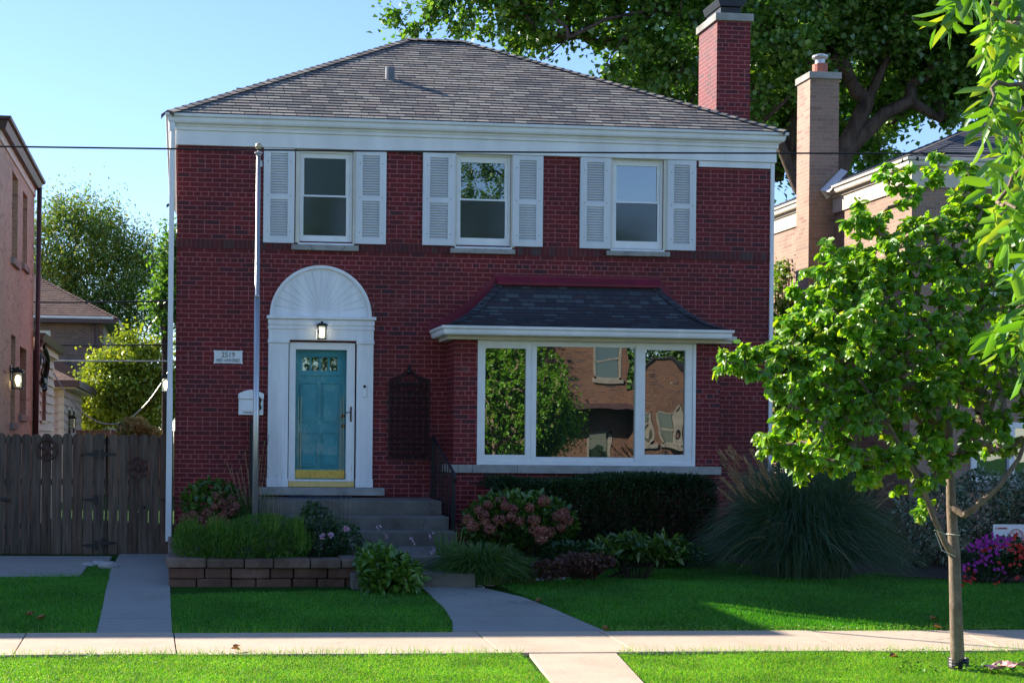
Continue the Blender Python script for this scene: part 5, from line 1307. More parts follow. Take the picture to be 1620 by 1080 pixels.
# ------------------------------------------------------------------ grass
def inpoly(x, y, poly):
    inside = np.zeros(len(x), bool); n = len(poly)
    for i in range(n):
        x0, y0 = poly[i]; x1, y1 = poly[(i+1) % n]
        c = ((y0 > y) != (y1 > y)); xx = (x1-x0)*(y-y0)/((y1-y0) if y1 != y0 else 1e-9)+x0
        inside ^= c & (x < xx)
    return inside
def lawn(poly, dens, h, w, mat, lean=.35, name='grass', edgeh=0.0):
    A = np.array(poly); x0, y0 = A.min(0); x1, y1 = A.max(0); n = int(dens*(x1-x0)*(y1-y0))
    x = RNG.uniform(x0, x1, n); y = RNG.uniform(y0, y1, n); k = inpoly(x, y, poly); x, y = x[k], y[k]; n = len(x)
    z = np.interp(y, [-6.9, -4.2], [0, .18])+.0
    # patchy height
    ph = .75+.25*np.sin(x*2.1+1.3*np.sin(y*1.7))*np.cos(y*2.6+.7*np.sin(x*1.1))
    H = h*ph*RNG.uniform(.55, 1.15, n); tall = RNG.random(n) < .03; H[tall] *= 1.5
    B = np.stack([x, y, z], 1); ln = RNG.normal(scale=lean, size=(n, 2))
    D = np.stack([ln[:, 0], ln[:, 1], np.ones(n)], 1); D = unit(D)
    an = RNG.uniform(-.9, .9, n); S = np.stack([np.cos(an), np.sin(an), np.zeros(n)], 1)
    ww = (w*RNG.uniform(.7, 1.3, n))[:, None]
    mid = B+D*(H*.55)[:, None]; tip = B+D*H[:, None]+np.stack([ln[:, 0]*H*.5, ln[:, 1]*H*.5, -H*.12], 1)
    V = np.stack([B-S*ww*.5, B+S*ww*.5, mid+S*ww*.42, tip, mid-S*ww*.42], 1).reshape(-1, 3)
    i = np.arange(n)[:, None]*5
    V2 = V; Fq = (np.arange(n)[:, None]*5+np.array([[0, 1, 2, 4]])); Ft = np.arange(n)[:, None]*5+np.array([[4, 2, 3, 3]])
    # triangles as a second pass
    me = bpy.data.meshes.new(name); me.vertices.add(len(V)); me.vertices.foreach_set('co', V.astype(np.float32).ravel())
    loops = np.concatenate([Fq.ravel(), (np.arange(n)[:, None]*5+np.array([[4, 2, 3]])).ravel()]).astype(np.int32)
    me.loops.add(len(loops)); me.loops.foreach_set('vertex_index', loops); me.polygons.add(2*n)
    ls = np.concatenate([np.arange(n)*4, 4*n+np.arange(n)*3]).astype(np.int32); lt_ = np.concatenate([np.full(n, 4), np.full(n, 3)]).astype(np.int32)
    me.polygons.foreach_set('loop_start', ls); me.polygons.foreach_set('loop_total', lt_); me.update(calc_edges=True)
    return tag(finish(me, name, mat, None, False), kind='stuff')
M['grass'] = leafmat('lawn_grass', [(0.025, 0.19, 0.008), (0.045, 0.27, 0.012), (0.075, 0.34, 0.018), (0.15, 0.37, 0.04)], .42, .03, .5, (1.4, 1.25, .4), patch=.9)
M['grass2'] = leafmat('parkway_grass', [(0.09, 0.34, 0.016), (0.13, 0.43, 0.022), (0.19, 0.50, 0.035), (0.24, 0.50, 0.06), (0.36, 0.42, 0.14)], .42, .03, .5, (1.3, 1.2, .4), patch=2.0)
L1 = [G(u, v)[:2] for u, v in ((-60, 1006), (151, 1006), (163, 955), (175, 905), (178, 893), (130, 897), (60, 906), (0, 914), (-60, 918))]
L2 = [G(u, v)[:2] for u, v in ((273, 1006), (719, 1006), (713, 980), (700, 958), (684, 944), (664, 934), (500, 938), (269, 941))]
L3 = [G(u, v)[:2] for u, v in ((964, 1003), (1800, 1000), (1800, 932), (1520, 920), (1400, 908), (1300, 914), (1200, 898), (1130, 886), (1060, 881), (985, 887), (940, 899), (900, 908), (850, 915), (782, 926), (850, 952), (920, 983))]
for L in (L1, L2, L3): lawn([(x, max(y, -6.93)) for x, y in L], 5200, .062, .0065, M['grass'])
yk = Y0+.03
xa, xb = G(838, 1043)[0], G(984, 1041)[0]
K1 = [(-3.2, yk), (xa-.03, yk), (a_:=G(866, 1080)[:2]), (a_[0]+KA*(-10.6-a_[1]), -10.6), (-3.2, -10.6)]; K2 = [(xb+.02, yk), (8.6, yk), (8.6, -10.6), ((b_:=G(1020, 1080)[:2])[0]+KB*(-10.6-b_[1]), -10.6), b_]
for L in (K1, K2): lawn(L, 9000, .055, .0055, M['grass2'], .5)
n = 2600                                     # long stray blades leaning over the paving edges
xs_ = RNG.uniform(-3, 8.5, n); ys_ = np.where(RNG.random(n) < .65, Y0+RNG.normal(scale=.03, size=n), -6.92+RNG.normal(scale=.03, size=n))
ok = ~((xs_ > xa-.02) & (xs_ < xb+.02) & (ys_ < -8)) & ~((xs_ > lf[0][0]) & (xs_ < rt[0][0]) & (ys_ > -8)) & ~((xs_ > -.83) & (xs_ < -.07) & (ys_ > -8))
xs_, ys_ = xs_[ok], ys_[ok]; n = len(xs_)
Bs = np.stack([xs_, ys_, np.full(n, .0)], 1); tp2 = Bs+np.stack([RNG.normal(scale=.03, size=n), RNG.normal(scale=.03, size=n), RNG.uniform(.05, .125, n)], 1)
v, f = blades(Bs, tp2, RNG.normal(scale=.006, size=(n, 3)), RNG.uniform(.003, .006, n), 3); tag(mesh_np('grass', v, f, M['grass2']), kind='stuff')
# clover and weeds along the sidewalk edge
M['clover'] = leafmat('clover_leaves', [(0.09, 0.26, 0.02), (0.13, 0.33, 0.03), (0.17, 0.36, 0.04)], .35, .04)
n = 9000
x = RNG.uniform(-3, 8.5, n); y = yk+.03-np.abs(RNG.normal(scale=.35, size=n)); k = ~((x > xa-.02+KA*(y-Y0)) & (x < xb+.02+KB*(y-Y0))) & (y > -10.5); x, y = x[k], y[k]; n = len(x)
keep = (np.sin(x*3.1)*np.cos(x*1.3+y*4)+RNG.normal(scale=.5, size=n)) > .1; x, y = x[keep], y[keep]; n = len(x)
B = np.stack([x, y, RNG.uniform(.015, .055, n)], 1)
v, f = leaf_mesh(B, np.stack([RNG.normal(size=n), RNG.normal(size=n), RNG.uniform(-.1, .5, n)], 1), .018, .016, style=4, up=np.tile([0, 0, 1.], (n, 1))+RNG.normal(scale=.3, size=(n, 3)))
tag(mesh_np('clover', v, f, M['clover']), kind='stuff')
n = 2600
x = RNG.uniform(4.4, 8.5, n); y = -6.87+np.abs(RNG.normal(scale=.10, size=n))
B = np.stack([x, y, np.interp(y, [-6.9, -4.2], [0, .18])+RNG.uniform(.01, .05, n)], 1)
v, f = leaf_mesh(B, np.stack([RNG.normal(size=n), RNG.normal(size=n)-.5, RNG.uniform(-.1, .5, n)], 1), .02, .018, style=4)
tag(mesh_np('clover', v, f, M['clover']), kind='stuff')

# ------------------------------------------------------------------ leaf materials
LM = {}
LM['maple'] = leafmat('maple_leaves', [(0.055, 0.17, 0.022), (0.085, 0.23, 0.03), (0.125, 0.29, 0.035), (0.19, 0.35, 0.045)], .5, .06)
LM['locust'] = leafmat('locust_leaves', [(0.08, 0.22, 0.05), (0.12, 0.27, 0.055), (0.17, 0.31, 0.05), (0.33, 0.35, 0.06), (0.22, 0.34, 0.05)], .4, .04)
LM['lime'] = leafmat('yellow_green_leaves', [(0.18, 0.30, 0.03), (0.28, 0.40, 0.04), (0.38, 0.46, 0.05), (0.22, 0.34, 0.035)], .4, .04)
LM['young'] = leafmat('young_tree_leaves', [(0.09, 0.29, 0.022), (0.13, 0.36, 0.026), (0.18, 0.42, 0.03), (0.25, 0.48, 0.035), (0.11, 0.32, 0.022), (0.32, 0.43, 0.04)], .55, .035, .4, (1.6, 1.35, .35))
LM['ash'] = leafmat('ash_leaflets', [(0.07, 0.24, 0.02), (0.13, 0.35, 0.03), (0.20, 0.43, 0.04), (0.10, 0.30, 0.025), (0.30, 0.42, 0.05)], .5, .05, .45, (1.4, 1.25, .4))
LM['yew'] = leafmat('yew_needles', [(0.010, 0.035, 0.010), (0.018, 0.052, 0.014), (0.03, 0.075, 0.018)], .15, .03)
LM['dark'] = leafmat('dark_shrub_leaves', [(0.012, 0.05, 0.014), (0.022, 0.08, 0.018), (0.04, 0.11, 0.022)], .25, .04)
LM['coreop'] = leafmat('threadleaf_foliage', [(0.03, 0.13, 0.016), (0.06, 0.19, 0.02), (0.15, 0.24, 0.03)], .3, .02)
LM['hosta'] = leafmat('broad_green_leaves', [(0.045, 0.14, 0.016), (0.075, 0.20, 0.02), (0.12, 0.26, 0.03)], .3, .06)
LM['daylily'] = leafmat('strap_leaves', [(0.025, 0.09, 0.016), (0.05, 0.14, 0.02), (0.09, 0.19, 0.03)], .3, .04)
LM['hydleaf'] = leafmat('hydrangea_leaves', [(0.03, 0.10, 0.014), (0.07, 0.17, 0.02), (0.12, 0.22, 0.03)], .3, .05)
LM['hydflower'] = leafmat('faded_pink_florets', [(0.25, 0.075, 0.085), (0.34, 0.125, 0.12), (0.26, 0.17, 0.09), (0.20, 0.075, 0.07), (0.30, 0.11, 0.13)], .2, .01)
LM['misc'] = leafmat('silvergrass_blades', [(0.022, 0.065, 0.03), (0.04, 0.105, 0.045), (0.075, 0.145, 0.07)], .25, .05)
LM['plume'] = leafmat('tan_plumes', [(0.42, 0.29, 0.20), (0.55, 0.42, 0.31), (0.32, 0.20, 0.14)], .3, .01)
LM['straw'] = leafmat('straw_stalks', [(0.45, 0.32, 0.2), (0.56, 0.42, 0.27), (0.35, 0.24, 0.15)], .3, .02)
LM['varieg'] = leafmat('variegated_leaves', [(0.035, 0.095, 0.05), (0.06, 0.13, 0.07), (0.35, 0.43, 0.33), (0.05, 0.11, 0.06), (0.42, 0.48, 0.38)], .25, .04)
LM['burg'] = leafmat('burgundy_leaves', [(0.05, 0.018, 0.018), (0.10, 0.04, 0.03), (0.07, 0.05, 0.03)], .25, .03)
LM['magenta'] = leafmat('magenta_petals', [(0.42, 0.02, 0.36), (0.55, 0.04, 0.50), (0.36, 0.015, 0.30)], .3, .02, .5, (1, 1, 1))
LM['red'] = leafmat('red_petals', [(0.55, 0.012, 0.015), (0.68, 0.04, 0.02), (0.4, 0.01, 0.02)], .3, .02, .5, (1, 1, 1))
LM['pinkp'] = leafmat('pale_pink_petals', [(0.65, 0.35, 0.5), (0.6, 0.5, 0.72)], .3, .02, .5, (1, 1, 1))
LM['vine'] = leafmat('vine_leaves', [(0.10, 0.24, 0.02), (0.16, 0.33, 0.03), (0.22, 0.38, 0.04)], .35, .04)
LM['palebush'] = leafmat('pale_flower_bush', [(0.36, 0.40, 0.22), (0.5, 0.52, 0.33), (0.2, 0.3, 0.09)], .35, .02)
LM['fallen'] = leafmat('fallen_leaves', [(0.30, 0.12, 0.05), (0.36, 0.2, 0.08), (0.2, 0.1, 0.06)], .2, .03)

def px_ells(lst, zc0, dz=None):
    """ellipses drawn over the photo (u,v,ru,rv,depth offset,depth radius) turned into ellipsoids at their distance"""
    out = []
    for e in lst:
        u, v, ru, rv = e[:4]; off = e[4] if len(e) > 4 else 0; zc = zc0+off; rd = e[5] if len(e) > 5 else ru*zc/F
        c = D3(u, v, zc); out.append((c[0], c[1], c[2], ru*zc/F, rd, rv*zc/F))
    return out
# ---- big maple behind the houses
def big_tree(name, label, roots, ells, ntar, per, spread, L, W, lm, bark, r0, rmin=.01, hang=.3, group=None, steps=3, cat='tree', shell=.15):
    base = roots[0][1][0]
    T = thing(name, label, cat, tuple(base), group)
    tar = in_ellipsoids(ntar, ells, shell)
    nodes, par, rad, ends = skeleton(roots, tar, steps=steps, r0=r0, rmin=rmin)
    v, f = tubes_np(nodes, par, rad, 6)
    mesh_np('trunk', v, f, bark, T, smooth=True)
    v, f = crown_leaves(nodes, par, ends, per, spread, L, W, hang=hang)
    mesh_np('crown', v, f, lm, T)
    return T, nodes, rad
Z = 36.0
dd = lambda u, v, z=Z: D3(u, v, z)
roots = [(-1, [(dd(1300, 690)[0], dd(1300, 690)[1], 0.0), dd(1290, 560), dd(1292, 420), dd(1300, 330), dd(1335, 240), dd(1372, 160), dd(1405, 90), dd(1438, 20), dd(1460, -60)]),
         (3, [dd(1262, 300), dd(1235, 230), dd(1160, 120), dd(1110, 40), dd(1040, 15, 35.5), dd(960, 30, 35), dd(900, 60, 34.5), dd(860, 95, 34)]),
         (13, [dd(985, 60, 35), dd(960, 100, 34.8)]), (4, [dd(1400, 180), dd(1440, 160), dd(1490, 190)]), (3, [dd(1258, 240, 38), dd(1240, 100, 39)])]
ells = px_ells([(660, 15, 45, 42), (730, 20, 70, 45), (800, 25, 80, 55), (870, 20, 80, 55), (790, 80, 45, 28), (760, -60, 120, 60), (960, -40, 150, 70), (940, 40, 80, 45), (1010, 110, 70, 80), (1060, 60, 90, 90), (1060, 150, 50, 26), (1150, 80, 100, 120, 2), (1220, 120, 80, 120, 2), (1180, 220, 60, 60, 3), (1230, -20, 150, 100), (1340, 20, 120, 90), (1300, 110, 60, 80, 2), (1450, 70, 120, 80, 1), (1500, 120, 90, 70, 1), (1380, -50, 200, 90), (1215, 60, 60, 60, -2), (1265, 60, 60, 70, -2), (1215, 180, 40, 60, -1), (1520, 20, 120, 100), (1300, 180, 60, 60, 3), (1400, 120, 70, 60, 3), (1455, 140, 60, 50, 3), (1385, 190, 40, 40, 4), (1340, 210, 50, 50, 4), (1390, 225, 40, 50, 3), (1330, 270, 50, 60, 4), (1500, 200, 50, 30), (1600, 60, 100, 130)], Z)
big_tree('maple_tree', 'huge dark green maple towering behind the roofs and chimneys', roots, ells, 800, 135, .22, .15, .13, LM['maple'], M['bark_big'], .36, .014)
# second, further crown filling in behind
Z2 = 44.0
roots = [(-1, [(D3(1180, 690, Z2)[0], D3(1180, 690, Z2)[1], 0), D3(1165, 450, Z2), D3(1160, 250, Z2), D3(1150, 80, Z2)])]
ells = px_ells([(1120, 120, 160, 130), (1250, 180, 120, 110), (1270, 290, 70, 60), (1330, 130, 110, 120), (1060, 190, 70, 40), (1360, 270, 50, 60), (1440, 110, 100, 80), (1550, 130, 90, 90)], Z2)
big_tree('maple_tree', 'second maple filling the gaps behind the red chimney', roots, ells, 300, 70, .42, .19, .17, LM['maple'], M['bark_dark'], .35, .015)
# ---- left background trees
Z3 = 66.0
roots = [(-1, [(D3(95, 690, Z3)[0], D3(95, 690, Z3)[1], 0), D3(92, 560, Z3), D3(95, 470, Z3), D3(110, 420, Z3), D3(125, 370, Z3), D3(135, 320, Z3)]), (2, [D3(120, 440, Z3), D3(160, 410, Z3), D3(200, 380, Z3)]), (2, [D3(80, 430, Z3), D3(70, 380, Z3)])]
ells = px_ells([(125, 335, 40, 34), (95, 352, 40, 34), (66, 385, 25, 40), (160, 360, 45, 32), (185, 385, 55, 40), (140, 400, 70, 40), (225, 400, 38, 38), (200, 440, 60, 40), (100, 430, 55, 35), (230, 470, 50, 50), (180, 490, 50, 35), (40, 400, 40, 60), (90, 455, 50, 30), (130, 470, 40, 30), (150, 505, 50, 25), (215, 520, 50, 30), (60, 440, 30, 40)], Z3)
big_tree('locust_tree', 'tall feathery green tree with yellowing top behind the brown roof', roots, ells, 420, 85, .5, .17, .08, LM['locust'], M['bark_dark'], .12, .014)
Z4 = 40.0
roots = [(-1, [(D3(262, 690, Z4)[0], D3(262, 690, Z4)[1], 0), D3(262, 560, Z4), D3(262, 450, Z4)])]
ells = px_ells([(272, 420, 16, 50), (270, 372, 8, 24), (262, 480, 20, 36)], Z4)
big_tree('locust_tree', 'narrow olive green tree showing beside the white downspout', roots, ells, 70, 60, .2, .15, .08, LM['maple'], M['bark_dark'], .12, .01)
Z5 = 46.0
roots = [(-1, [(D3(200, 700, Z5)[0], D3(200, 700, Z5)[1], 0), D3(200, 650, Z5), D3(198, 600, Z5), D3(205, 560, Z5)])]
ells = px_ells([(210, 560, 42, 32), (168, 585, 32, 30), (190, 620, 65, 50), (248, 580, 34, 42), (150, 640, 35, 40), (240, 640, 45, 50), (268, 615, 25, 45)], Z5)
big_tree('maple_tree', 'bright yellow green small tree beyond the cedar gate', roots, ells, 330, 95, .2, .13, .09, LM['lime'], M['bark_dark'], .1, .01)
def bush(name, label, ells, n, L, W, lm, cat='shrub', style=4, hang=.1, shell=.55, stems=True, group=None, updir=.4, droop=.15, jit=.35, stemmat=None):
    e0 = ells[0]; z0 = gz(e0[1]); base = (e0[0], e0[1], min(z0, e0[2]-e0[5]) if False else z0)
    T = thing(name, label, cat, base, group)
    p = in_ellipsoids(n, ells, shell); p = p[p[:, 2] > z0+.01]; m = len(p)
    c = np.array(base)+np.array([0, 0, .1])
    D = unit(unit(p-c)*.6+rdir(m)*.9+np.array([0, 0, updir-hang]))
    Ls = L*(1+RNG.normal(scale=jit*.5, size=m)).clip(.5, 1.6)
    v, f = leaf_mesh(p, D, Ls, Ls*W/L, style=style, droop=droop)
    mesh_np('foliage', v, f, lm, T)
    if stems:
        k = min(60, 8+len(ells)*6); t = in_ellipsoids(k, ells, 0); V = MB()
        for q in t: 
            if q[2] < z0+.1: continue
            a = Vector((c[0]+(q[0]-c[0])*.25, c[1]+(q[1]-c[1])*.25, z0-.02)); b = Vector(q); mid = (a+b)/2+Vector((0, 0, .05))
            V.tube([a, mid, b], [.009, .007, .003], 4)
        if V.v: V.build('stems', stemmat or M['bark_dark'], T)
    return T
bush('flowering_bush', 'pale cream flowering bush peeking over the cedar gate', px_ells([(212, 682, 26, 20), (235, 690, 20, 14)], 29), 1600, .09, .06, LM['palebush'], group=None)
# dark hedge mass closing the view behind our side yard at the right
bush('side_shrub', 'dark shrubs in the passage behind the silver grass', px_ells([(1250, 760, 50, 70), (1310, 790, 60, 60)], 23.5), 3500, .09, .06, LM['dark'])

# ---- yew hedge
T = thing('yew_hedge', 'clipped dark green yew hedge under the bay window', 'hedge', (6.1, -1.4, .2))
ha, hb2 = P(776, 800, -1.9)[0], P(1140, 800, -1.9)[0]; hz = P(950, 752, -1.9)[2]
n = 90000
x = RNG.uniform(ha, hb2, n); y = -2.0+.32*RNG.random(n)**1.5; z = RNG.uniform(.22, hz, n)
q_ = n//3; y[:q_] = RNG.uniform(-2.0, -.75, q_); z[:q_] = hz+.05-.25*RNG.random(q_)
edge = .09*np.sin(x*7)*np.cos(y*5)+.04*np.sin(x*17+z*9)
fr_ = np.minimum.reduce([(x-ha)/.25, (hb2-x)/.25, (y+2.0)/.2, (hz+.06*np.sin(x*2.2)-z)/.16, np.full(n, 3.)])
rr = fr_+edge; k = (rr > .12) & (rr < 1.3); x, y, z = x[k], y[k], z[k]
# rounded corners
cx = np.clip(x, ha+.35, hb2-.35); cz = np.clip(z, 0, hz-.28); q = np.sqrt((x-cx)**2+(z-cz)**2*1.2)
k = q < .33; p = np.stack([x, y, z], 1)[k]; m = len(p)
v, f = leaf_mesh(p, unit(rdir(m)+np.array([0, -.4, .5])), RNG.uniform(.03, .06, m), .017, style=4, droop=.05)
mesh_np('foliage', v, f, LM['yew'], T)
m = MB()
for k in range(14):
    x = ha+.3+(hb2-ha-.6)*k/13; m.tube([(x, -1.4, .18), (x+random.uniform(-.1, .1), -1.4+random.uniform(-.2, .2), .7), (x+random.uniform(-.2, .2), -1.5, hz-.2)], [.03, .02, .008], 5)
m.build('stems', M['bark_dark'], T)

# ---- hydrangeas: leaves plus separate flower heads
def hydrangea(label, base, ells, heads, nleaf, hr):
    T = thing('hydrangea', label, 'shrub', base)
    p = in_ellipsoids(nleaf, ells, .5); p = p[p[:, 2] > base[2]+.03]; m = len(p)
    D = unit(unit(p-np.array(base))*.7+rdir(m)*.7+np.array([0, -.2, .05]))
    v, f = leaf_mesh(p, D, RNG.uniform(.07, .13, m), RNG.uniform(.045, .07, m), style=6, droop=.25); mesh_np('foliage', v, f, LM['hydleaf'], T)
    st = MB()
    for h in heads:
        c = np.array(h); r = hr*random.uniform(.7, 1.15); k = 170
        d = rdir(k); pp = c+d*r*np.array([1, 1, .85])*RNG.uniform(.75, 1.0, (k, 1))
        v, f = leaf_mesh(pp, unit(np.cross(d, rdir(k))+d*.3), .03, .028, style=4, up=d); mesh_np('flower_head', v, f, LM['hydflower'], T)
        h = tuple(c); a = Vector(base)+Vector((random.uniform(-.1, .1), random.uniform(-.1, .1), 0)); b = Vector(h); st.tube([a, (a+b)/2+Vector((0, 0, .12)), b], [.008, .006, .004], 4)
    st.build('stems', M['bark_dark'], T)
YH = -2.75
heads = [P(u, v, YH+dy-.40) for u, v, dy in ((748, 832, .0), (765, 815, .1), (757, 806, .2), (785, 808, .0), (800, 800, .1), (790, 822, -.1), (775, 836, -.15), (760, 848, -.1), (808, 818, -.1), (812, 806, .1), (838, 803, 0), (850, 812, -.1), (845, 822, -.15), (822, 824, -.1), (860, 792, .15), (876, 806, 0), (884, 816, -.1), (893, 809, .1), (897, 822, 0), (872, 826, -.1), (858, 838, -.15), (868, 842, -.1), (856, 852, -.15), (866, 856, -.1), (847, 838, -.1), (772, 798, .2), (792, 793, .3), (830, 790, .3), (888, 834, 0), (768, 826, -.05), (740, 822, .1), (800, 832, -.15))]
hydrangea('large hydrangea with dusty pink drooping flower heads right of steps', (P(825, 850, YH)[0], YH, .2), [(P(825, 820, YH)[0], YH+.1, .82, .72, .45, .42)], heads[::2]+heads[1::4], 2100, .075)
YH = -1.0
heads = [P(u, v-4, YH+dy-.36) for u, v, dy in ((292, 822, 0), (306, 818, .1), (300, 830, -.1), (316, 826, -.1), (328, 816, 0), (340, 806, .1), (352, 800, .1), (362, 812, 0), (350, 822, -.1), (338, 828, -.15), (326, 834, -.15), (372, 805, .1), (366, 794, .2), (344, 790, .2), (290, 835, 0), (358, 830, -.1))]
hydrangea('small hydrangea with faded pink flower heads in the left planter', (P(335, 850, YH)[0], YH, .45), [(P(335, 800, YH)[0], YH+.1, P(335, 800, YH)[2], .42, .33, .33)], heads, 700, .075)

# ---- grassy clumps
def clump(name, label, base, n, rbase, h, spread, w, lm, cat='ornamental grass', bow=.25, segs=4, down=.0, part='blades', T=None):
    if T is None: T = thing(name, label, cat, base)
    a = RNG.uniform(0, 2*PI, n); r = np.sqrt(RNG.random(n))*rbase; B = np.stack([base[0]+r*np.cos(a), base[1]+r*np.sin(a), np.full(n, base[2])], 1)
    H = h*RNG.uniform(.6, 1.1, n); s = spread*RNG.random(n)**.6
    a2 = a+RNG.normal(scale=.5, size=n)
    tp = B+np.stack([np.cos(a2)*s, np.sin(a2)*s, H*(1-down*(s/spread)**2)], 1)
    bend = np.stack([-np.cos(a2)*s*bow*.4, -np.sin(a2)*s*bow*.4, H*bow], 1)
    v, f = blades(B, tp, bend, w*RNG.uniform(.7, 1.3, n), segs); mesh_np(part, v, f, lm, T)
    return T
# miscanthus
bm_ = (P(1268, 880, -2.9)[0], -2.9, .2)
T = clump('silver_grass', 'big arching silver grass with tan plumes at the corner of the house', bm_, 2600, .62, .72, 1.1, .012, LM['misc'], bow=.6, down=1.1, segs=6)
clump('silver_grass', 'big arching silver grass with tan plumes at the corner of the house', bm_, 4200, .5, 1.2, 1.3, .012, LM['misc'], bow=.5, down=.95, segs=6, T=T)
clump('', '', bm_, 160, .4, 1.75, 1.35, .010, LM['misc'], bow=.3, down=.5, segs=6, T=T)
clump('', '', bm_, 120, .5, 1.0, 1.3, .010, LM['straw'], bow=.4, down=.8, segs=6, T=T)
clump('', '', bm_, 2200, .4, 1.5, .85, .011, LM['misc'], bow=.25, down=.25, segs=6, T=T)
n = 46
def plumes(T, base, n, h0, h1, spread, side, plen, name='plume', lm='plume', seedw=.035, sidebias=0):
    for k in range(n):
        a = random.uniform(0, 2*PI); s = spread*random.uniform(.45, 1); dx = math.cos(a)*s+sidebias*random.random(); dy = math.sin(a)*s*.6-.15
        h = random.uniform(h0, h1); b = Vector((base[0]+dx*.2, base[1]+dy*.2, base[2]+.2)); tp = Vector((base[0]+dx, base[1]+dy, base[2]+h)); ax = (tp-b)
        tip = tp+ax.normalized()*plen*.3+Vector((dx*.25, dy*.1, -plen*.02))
        kk = 70; t = RNG.random(kk)[:, None]; p = np.array(tp)*(1-t)+np.array(tip+Vector((dx*.12, 0, plen*.45)))*t
        d = unit(np.tile(np.array(ax.normalized()), (kk, 1))+rdir(kk)*.35)
        v, f = leaf_mesh(p, d, RNG.uniform(.03, .075, kk), .006, style=4, droop=.3)
        v2, f2 = blades(np.array([b]), np.array([tp]), np.array([[0, 0, 0.02]]), [.006], 4)
        v, f = cat_mesh([(v, f), (v2, f2)]); mesh_np(name, v, f, LM[lm], T)
for (u0, v0, u1, v1, cnt) in ((1135, 705, 1215, 780, 44), (1190, 740, 1290, 800, 22), (1230, 760, 1330, 840, 10), (1345, 745, 1410, 800, 30)):
    for k in range(cnt):
        u, v_ = random.uniform(u0, u1), random.uniform(v0, v1); yy = -2.9+random.uniform(-.5, .4); tp = Vector(P(u, v_, yy)); b = Vector(bm_)+Vector((random.uniform(-.25, .25), random.uniform(-.2, .2), .25))
        ax = (tp-b).normalized(); kk = 60; L_ = random.uniform(.18, .3); out = Vector((ax.x*.5, ax.y*.3, .35)).normalized()
        t = RNG.random(kk)[:, None]; p = np.array(tp)*(1-t)+np.array(tp-out*L_)*t
        d = unit(np.tile(np.array(out), (kk, 1))+rdir(kk)*.3); v, f = leaf_mesh(p, d, RNG.uniform(.04, .09, kk), .009, style=4, droop=.2)
        v2, f2 = blades(np.array([b]), np.array([tp-out*L_]), np.array([[0, 0, 0.08]]), [.007], 5); v, f = cat_mesh([(v, f), (v2, f2)]); mesh_np('plume', v, f, LM['plume'], T)
# feather reed grass by the flagpole
bb = (P(400, 800, -1.0)[0], -1.0, .45); T = clump('feather_reed_grass', 'upright straw coloured feather reed grass behind the flagpole', bb, 500, .2, .75, .3, .008, LM['daylily'], bow=.15, down=.1)
for (u, v_) in ((358, 728), (367, 742), (375, 748), (381, 738), (388, 716), (386, 755), (392, 742), (412, 722), (418, 700), (422, 742), (415, 765), (405, 750), (378, 765), (362, 760), (425, 690), (408, 735)):
    tp = Vector(P(u, v_, -1.0+random.uniform(-.15, .15))); b = Vector(bb)+Vector((random.uniform(-.1, .1), random.uniform(-.08, .08), 0)); kk = 36; t = RNG.random(kk)[:, None]; d0 = (tp-b).normalized(); p = np.array(tp)*(1-t)+np.array(tp-d0*.22)*t
    v, f = leaf_mesh(p, unit(np.tile(np.array(d0), (kk, 1))+rdir(kk)*.2), RNG.uniform(.02, .045, kk), .009, style=4); v2, f2 = blades(np.array([b]), np.array([tp]), np.array([[0.01, 0, 0.0]]), [.010], 3); v, f = cat_mesh([(v, f), (v2, f2)]); mesh_np('stalk', v, f, LM['straw'], T)
bb = (P(505, 830, -1.7)[0], -1.7, .45); T = clump('feather_reed_grass', 'thin wispy straw grass in front of the door sill', bb, 300, .3, .55, .35, .006, LM['daylily'], bow=.15, down=.1)
for (u, v_) in ((438, 752), (446, 742), (462, 760), (497, 735), (502, 715), (520, 742), (528, 756), (548, 748), (556, 735), (478, 768), (512, 770), (540, 775), (430, 762), (490, 748), (425, 740)):
    tp = Vector(P(u, v_, -1.7+random.uniform(-.15, .15))); b = Vector((P(u+random.uniform(-6, 6), 830, -1.7)[0], -1.7, .45)); kk = 16; t = RNG.random(kk)[:, None]; d0 = (tp-b).normalized(); p = np.array(tp)*(1-t)+np.array(tp-d0*.14)*t
    v, f = leaf_mesh(p, unit(np.tile(np.array(d0), (kk, 1))+rdir(kk)*.2), RNG.uniform(.015, .03, kk), .005, style=4); v2, f2 = blades(np.array([b]), np.array([tp]), np.array([[0.01, 0, 0.0]]), [.005], 3); v, f = cat_mesh([(v, f), (v2, f2)]); mesh_np('stalk', v, f, LM['straw'], T)
# coreopsis mound
def py_ell(u, v, ru, rv, Y, ry): 
    c = P(u, v, Y); s = (Y-CAM[1])/F; return (c[0], Y, c[2], ru*s, ry, rv*s)
COREO = bush('coreopsis', 'low threadleaf coreopsis mound spilling over the left planter wall', [py_ell(305, 862, 34, 30, -3.7, .4), py_ell(345, 858, 30, 30, -3.75, .4), py_ell(385, 868, 36, 27, -3.8, .35), py_ell(425, 856, 32, 34, -3.65, .4), py_ell(460, 862, 28, 36, -3.6, .4), py_ell(365, 850, 30, 26, -3.4, .3), py_ell(300, 848, 26, 22, -3.0, .3), py_ell(420, 834, 55, 20, -2.9, .4), py_ell(340, 884, 40, 14, -3.95, .2), py_ell(440, 886, 26, 14, -3.95, .2)], 24000, .05, .008, LM['coreop'], shell=.5, updir=.7, stems=False, cat='perennial')
c_ = py_ell(380, 845, 90, 20, -3.6, .3)
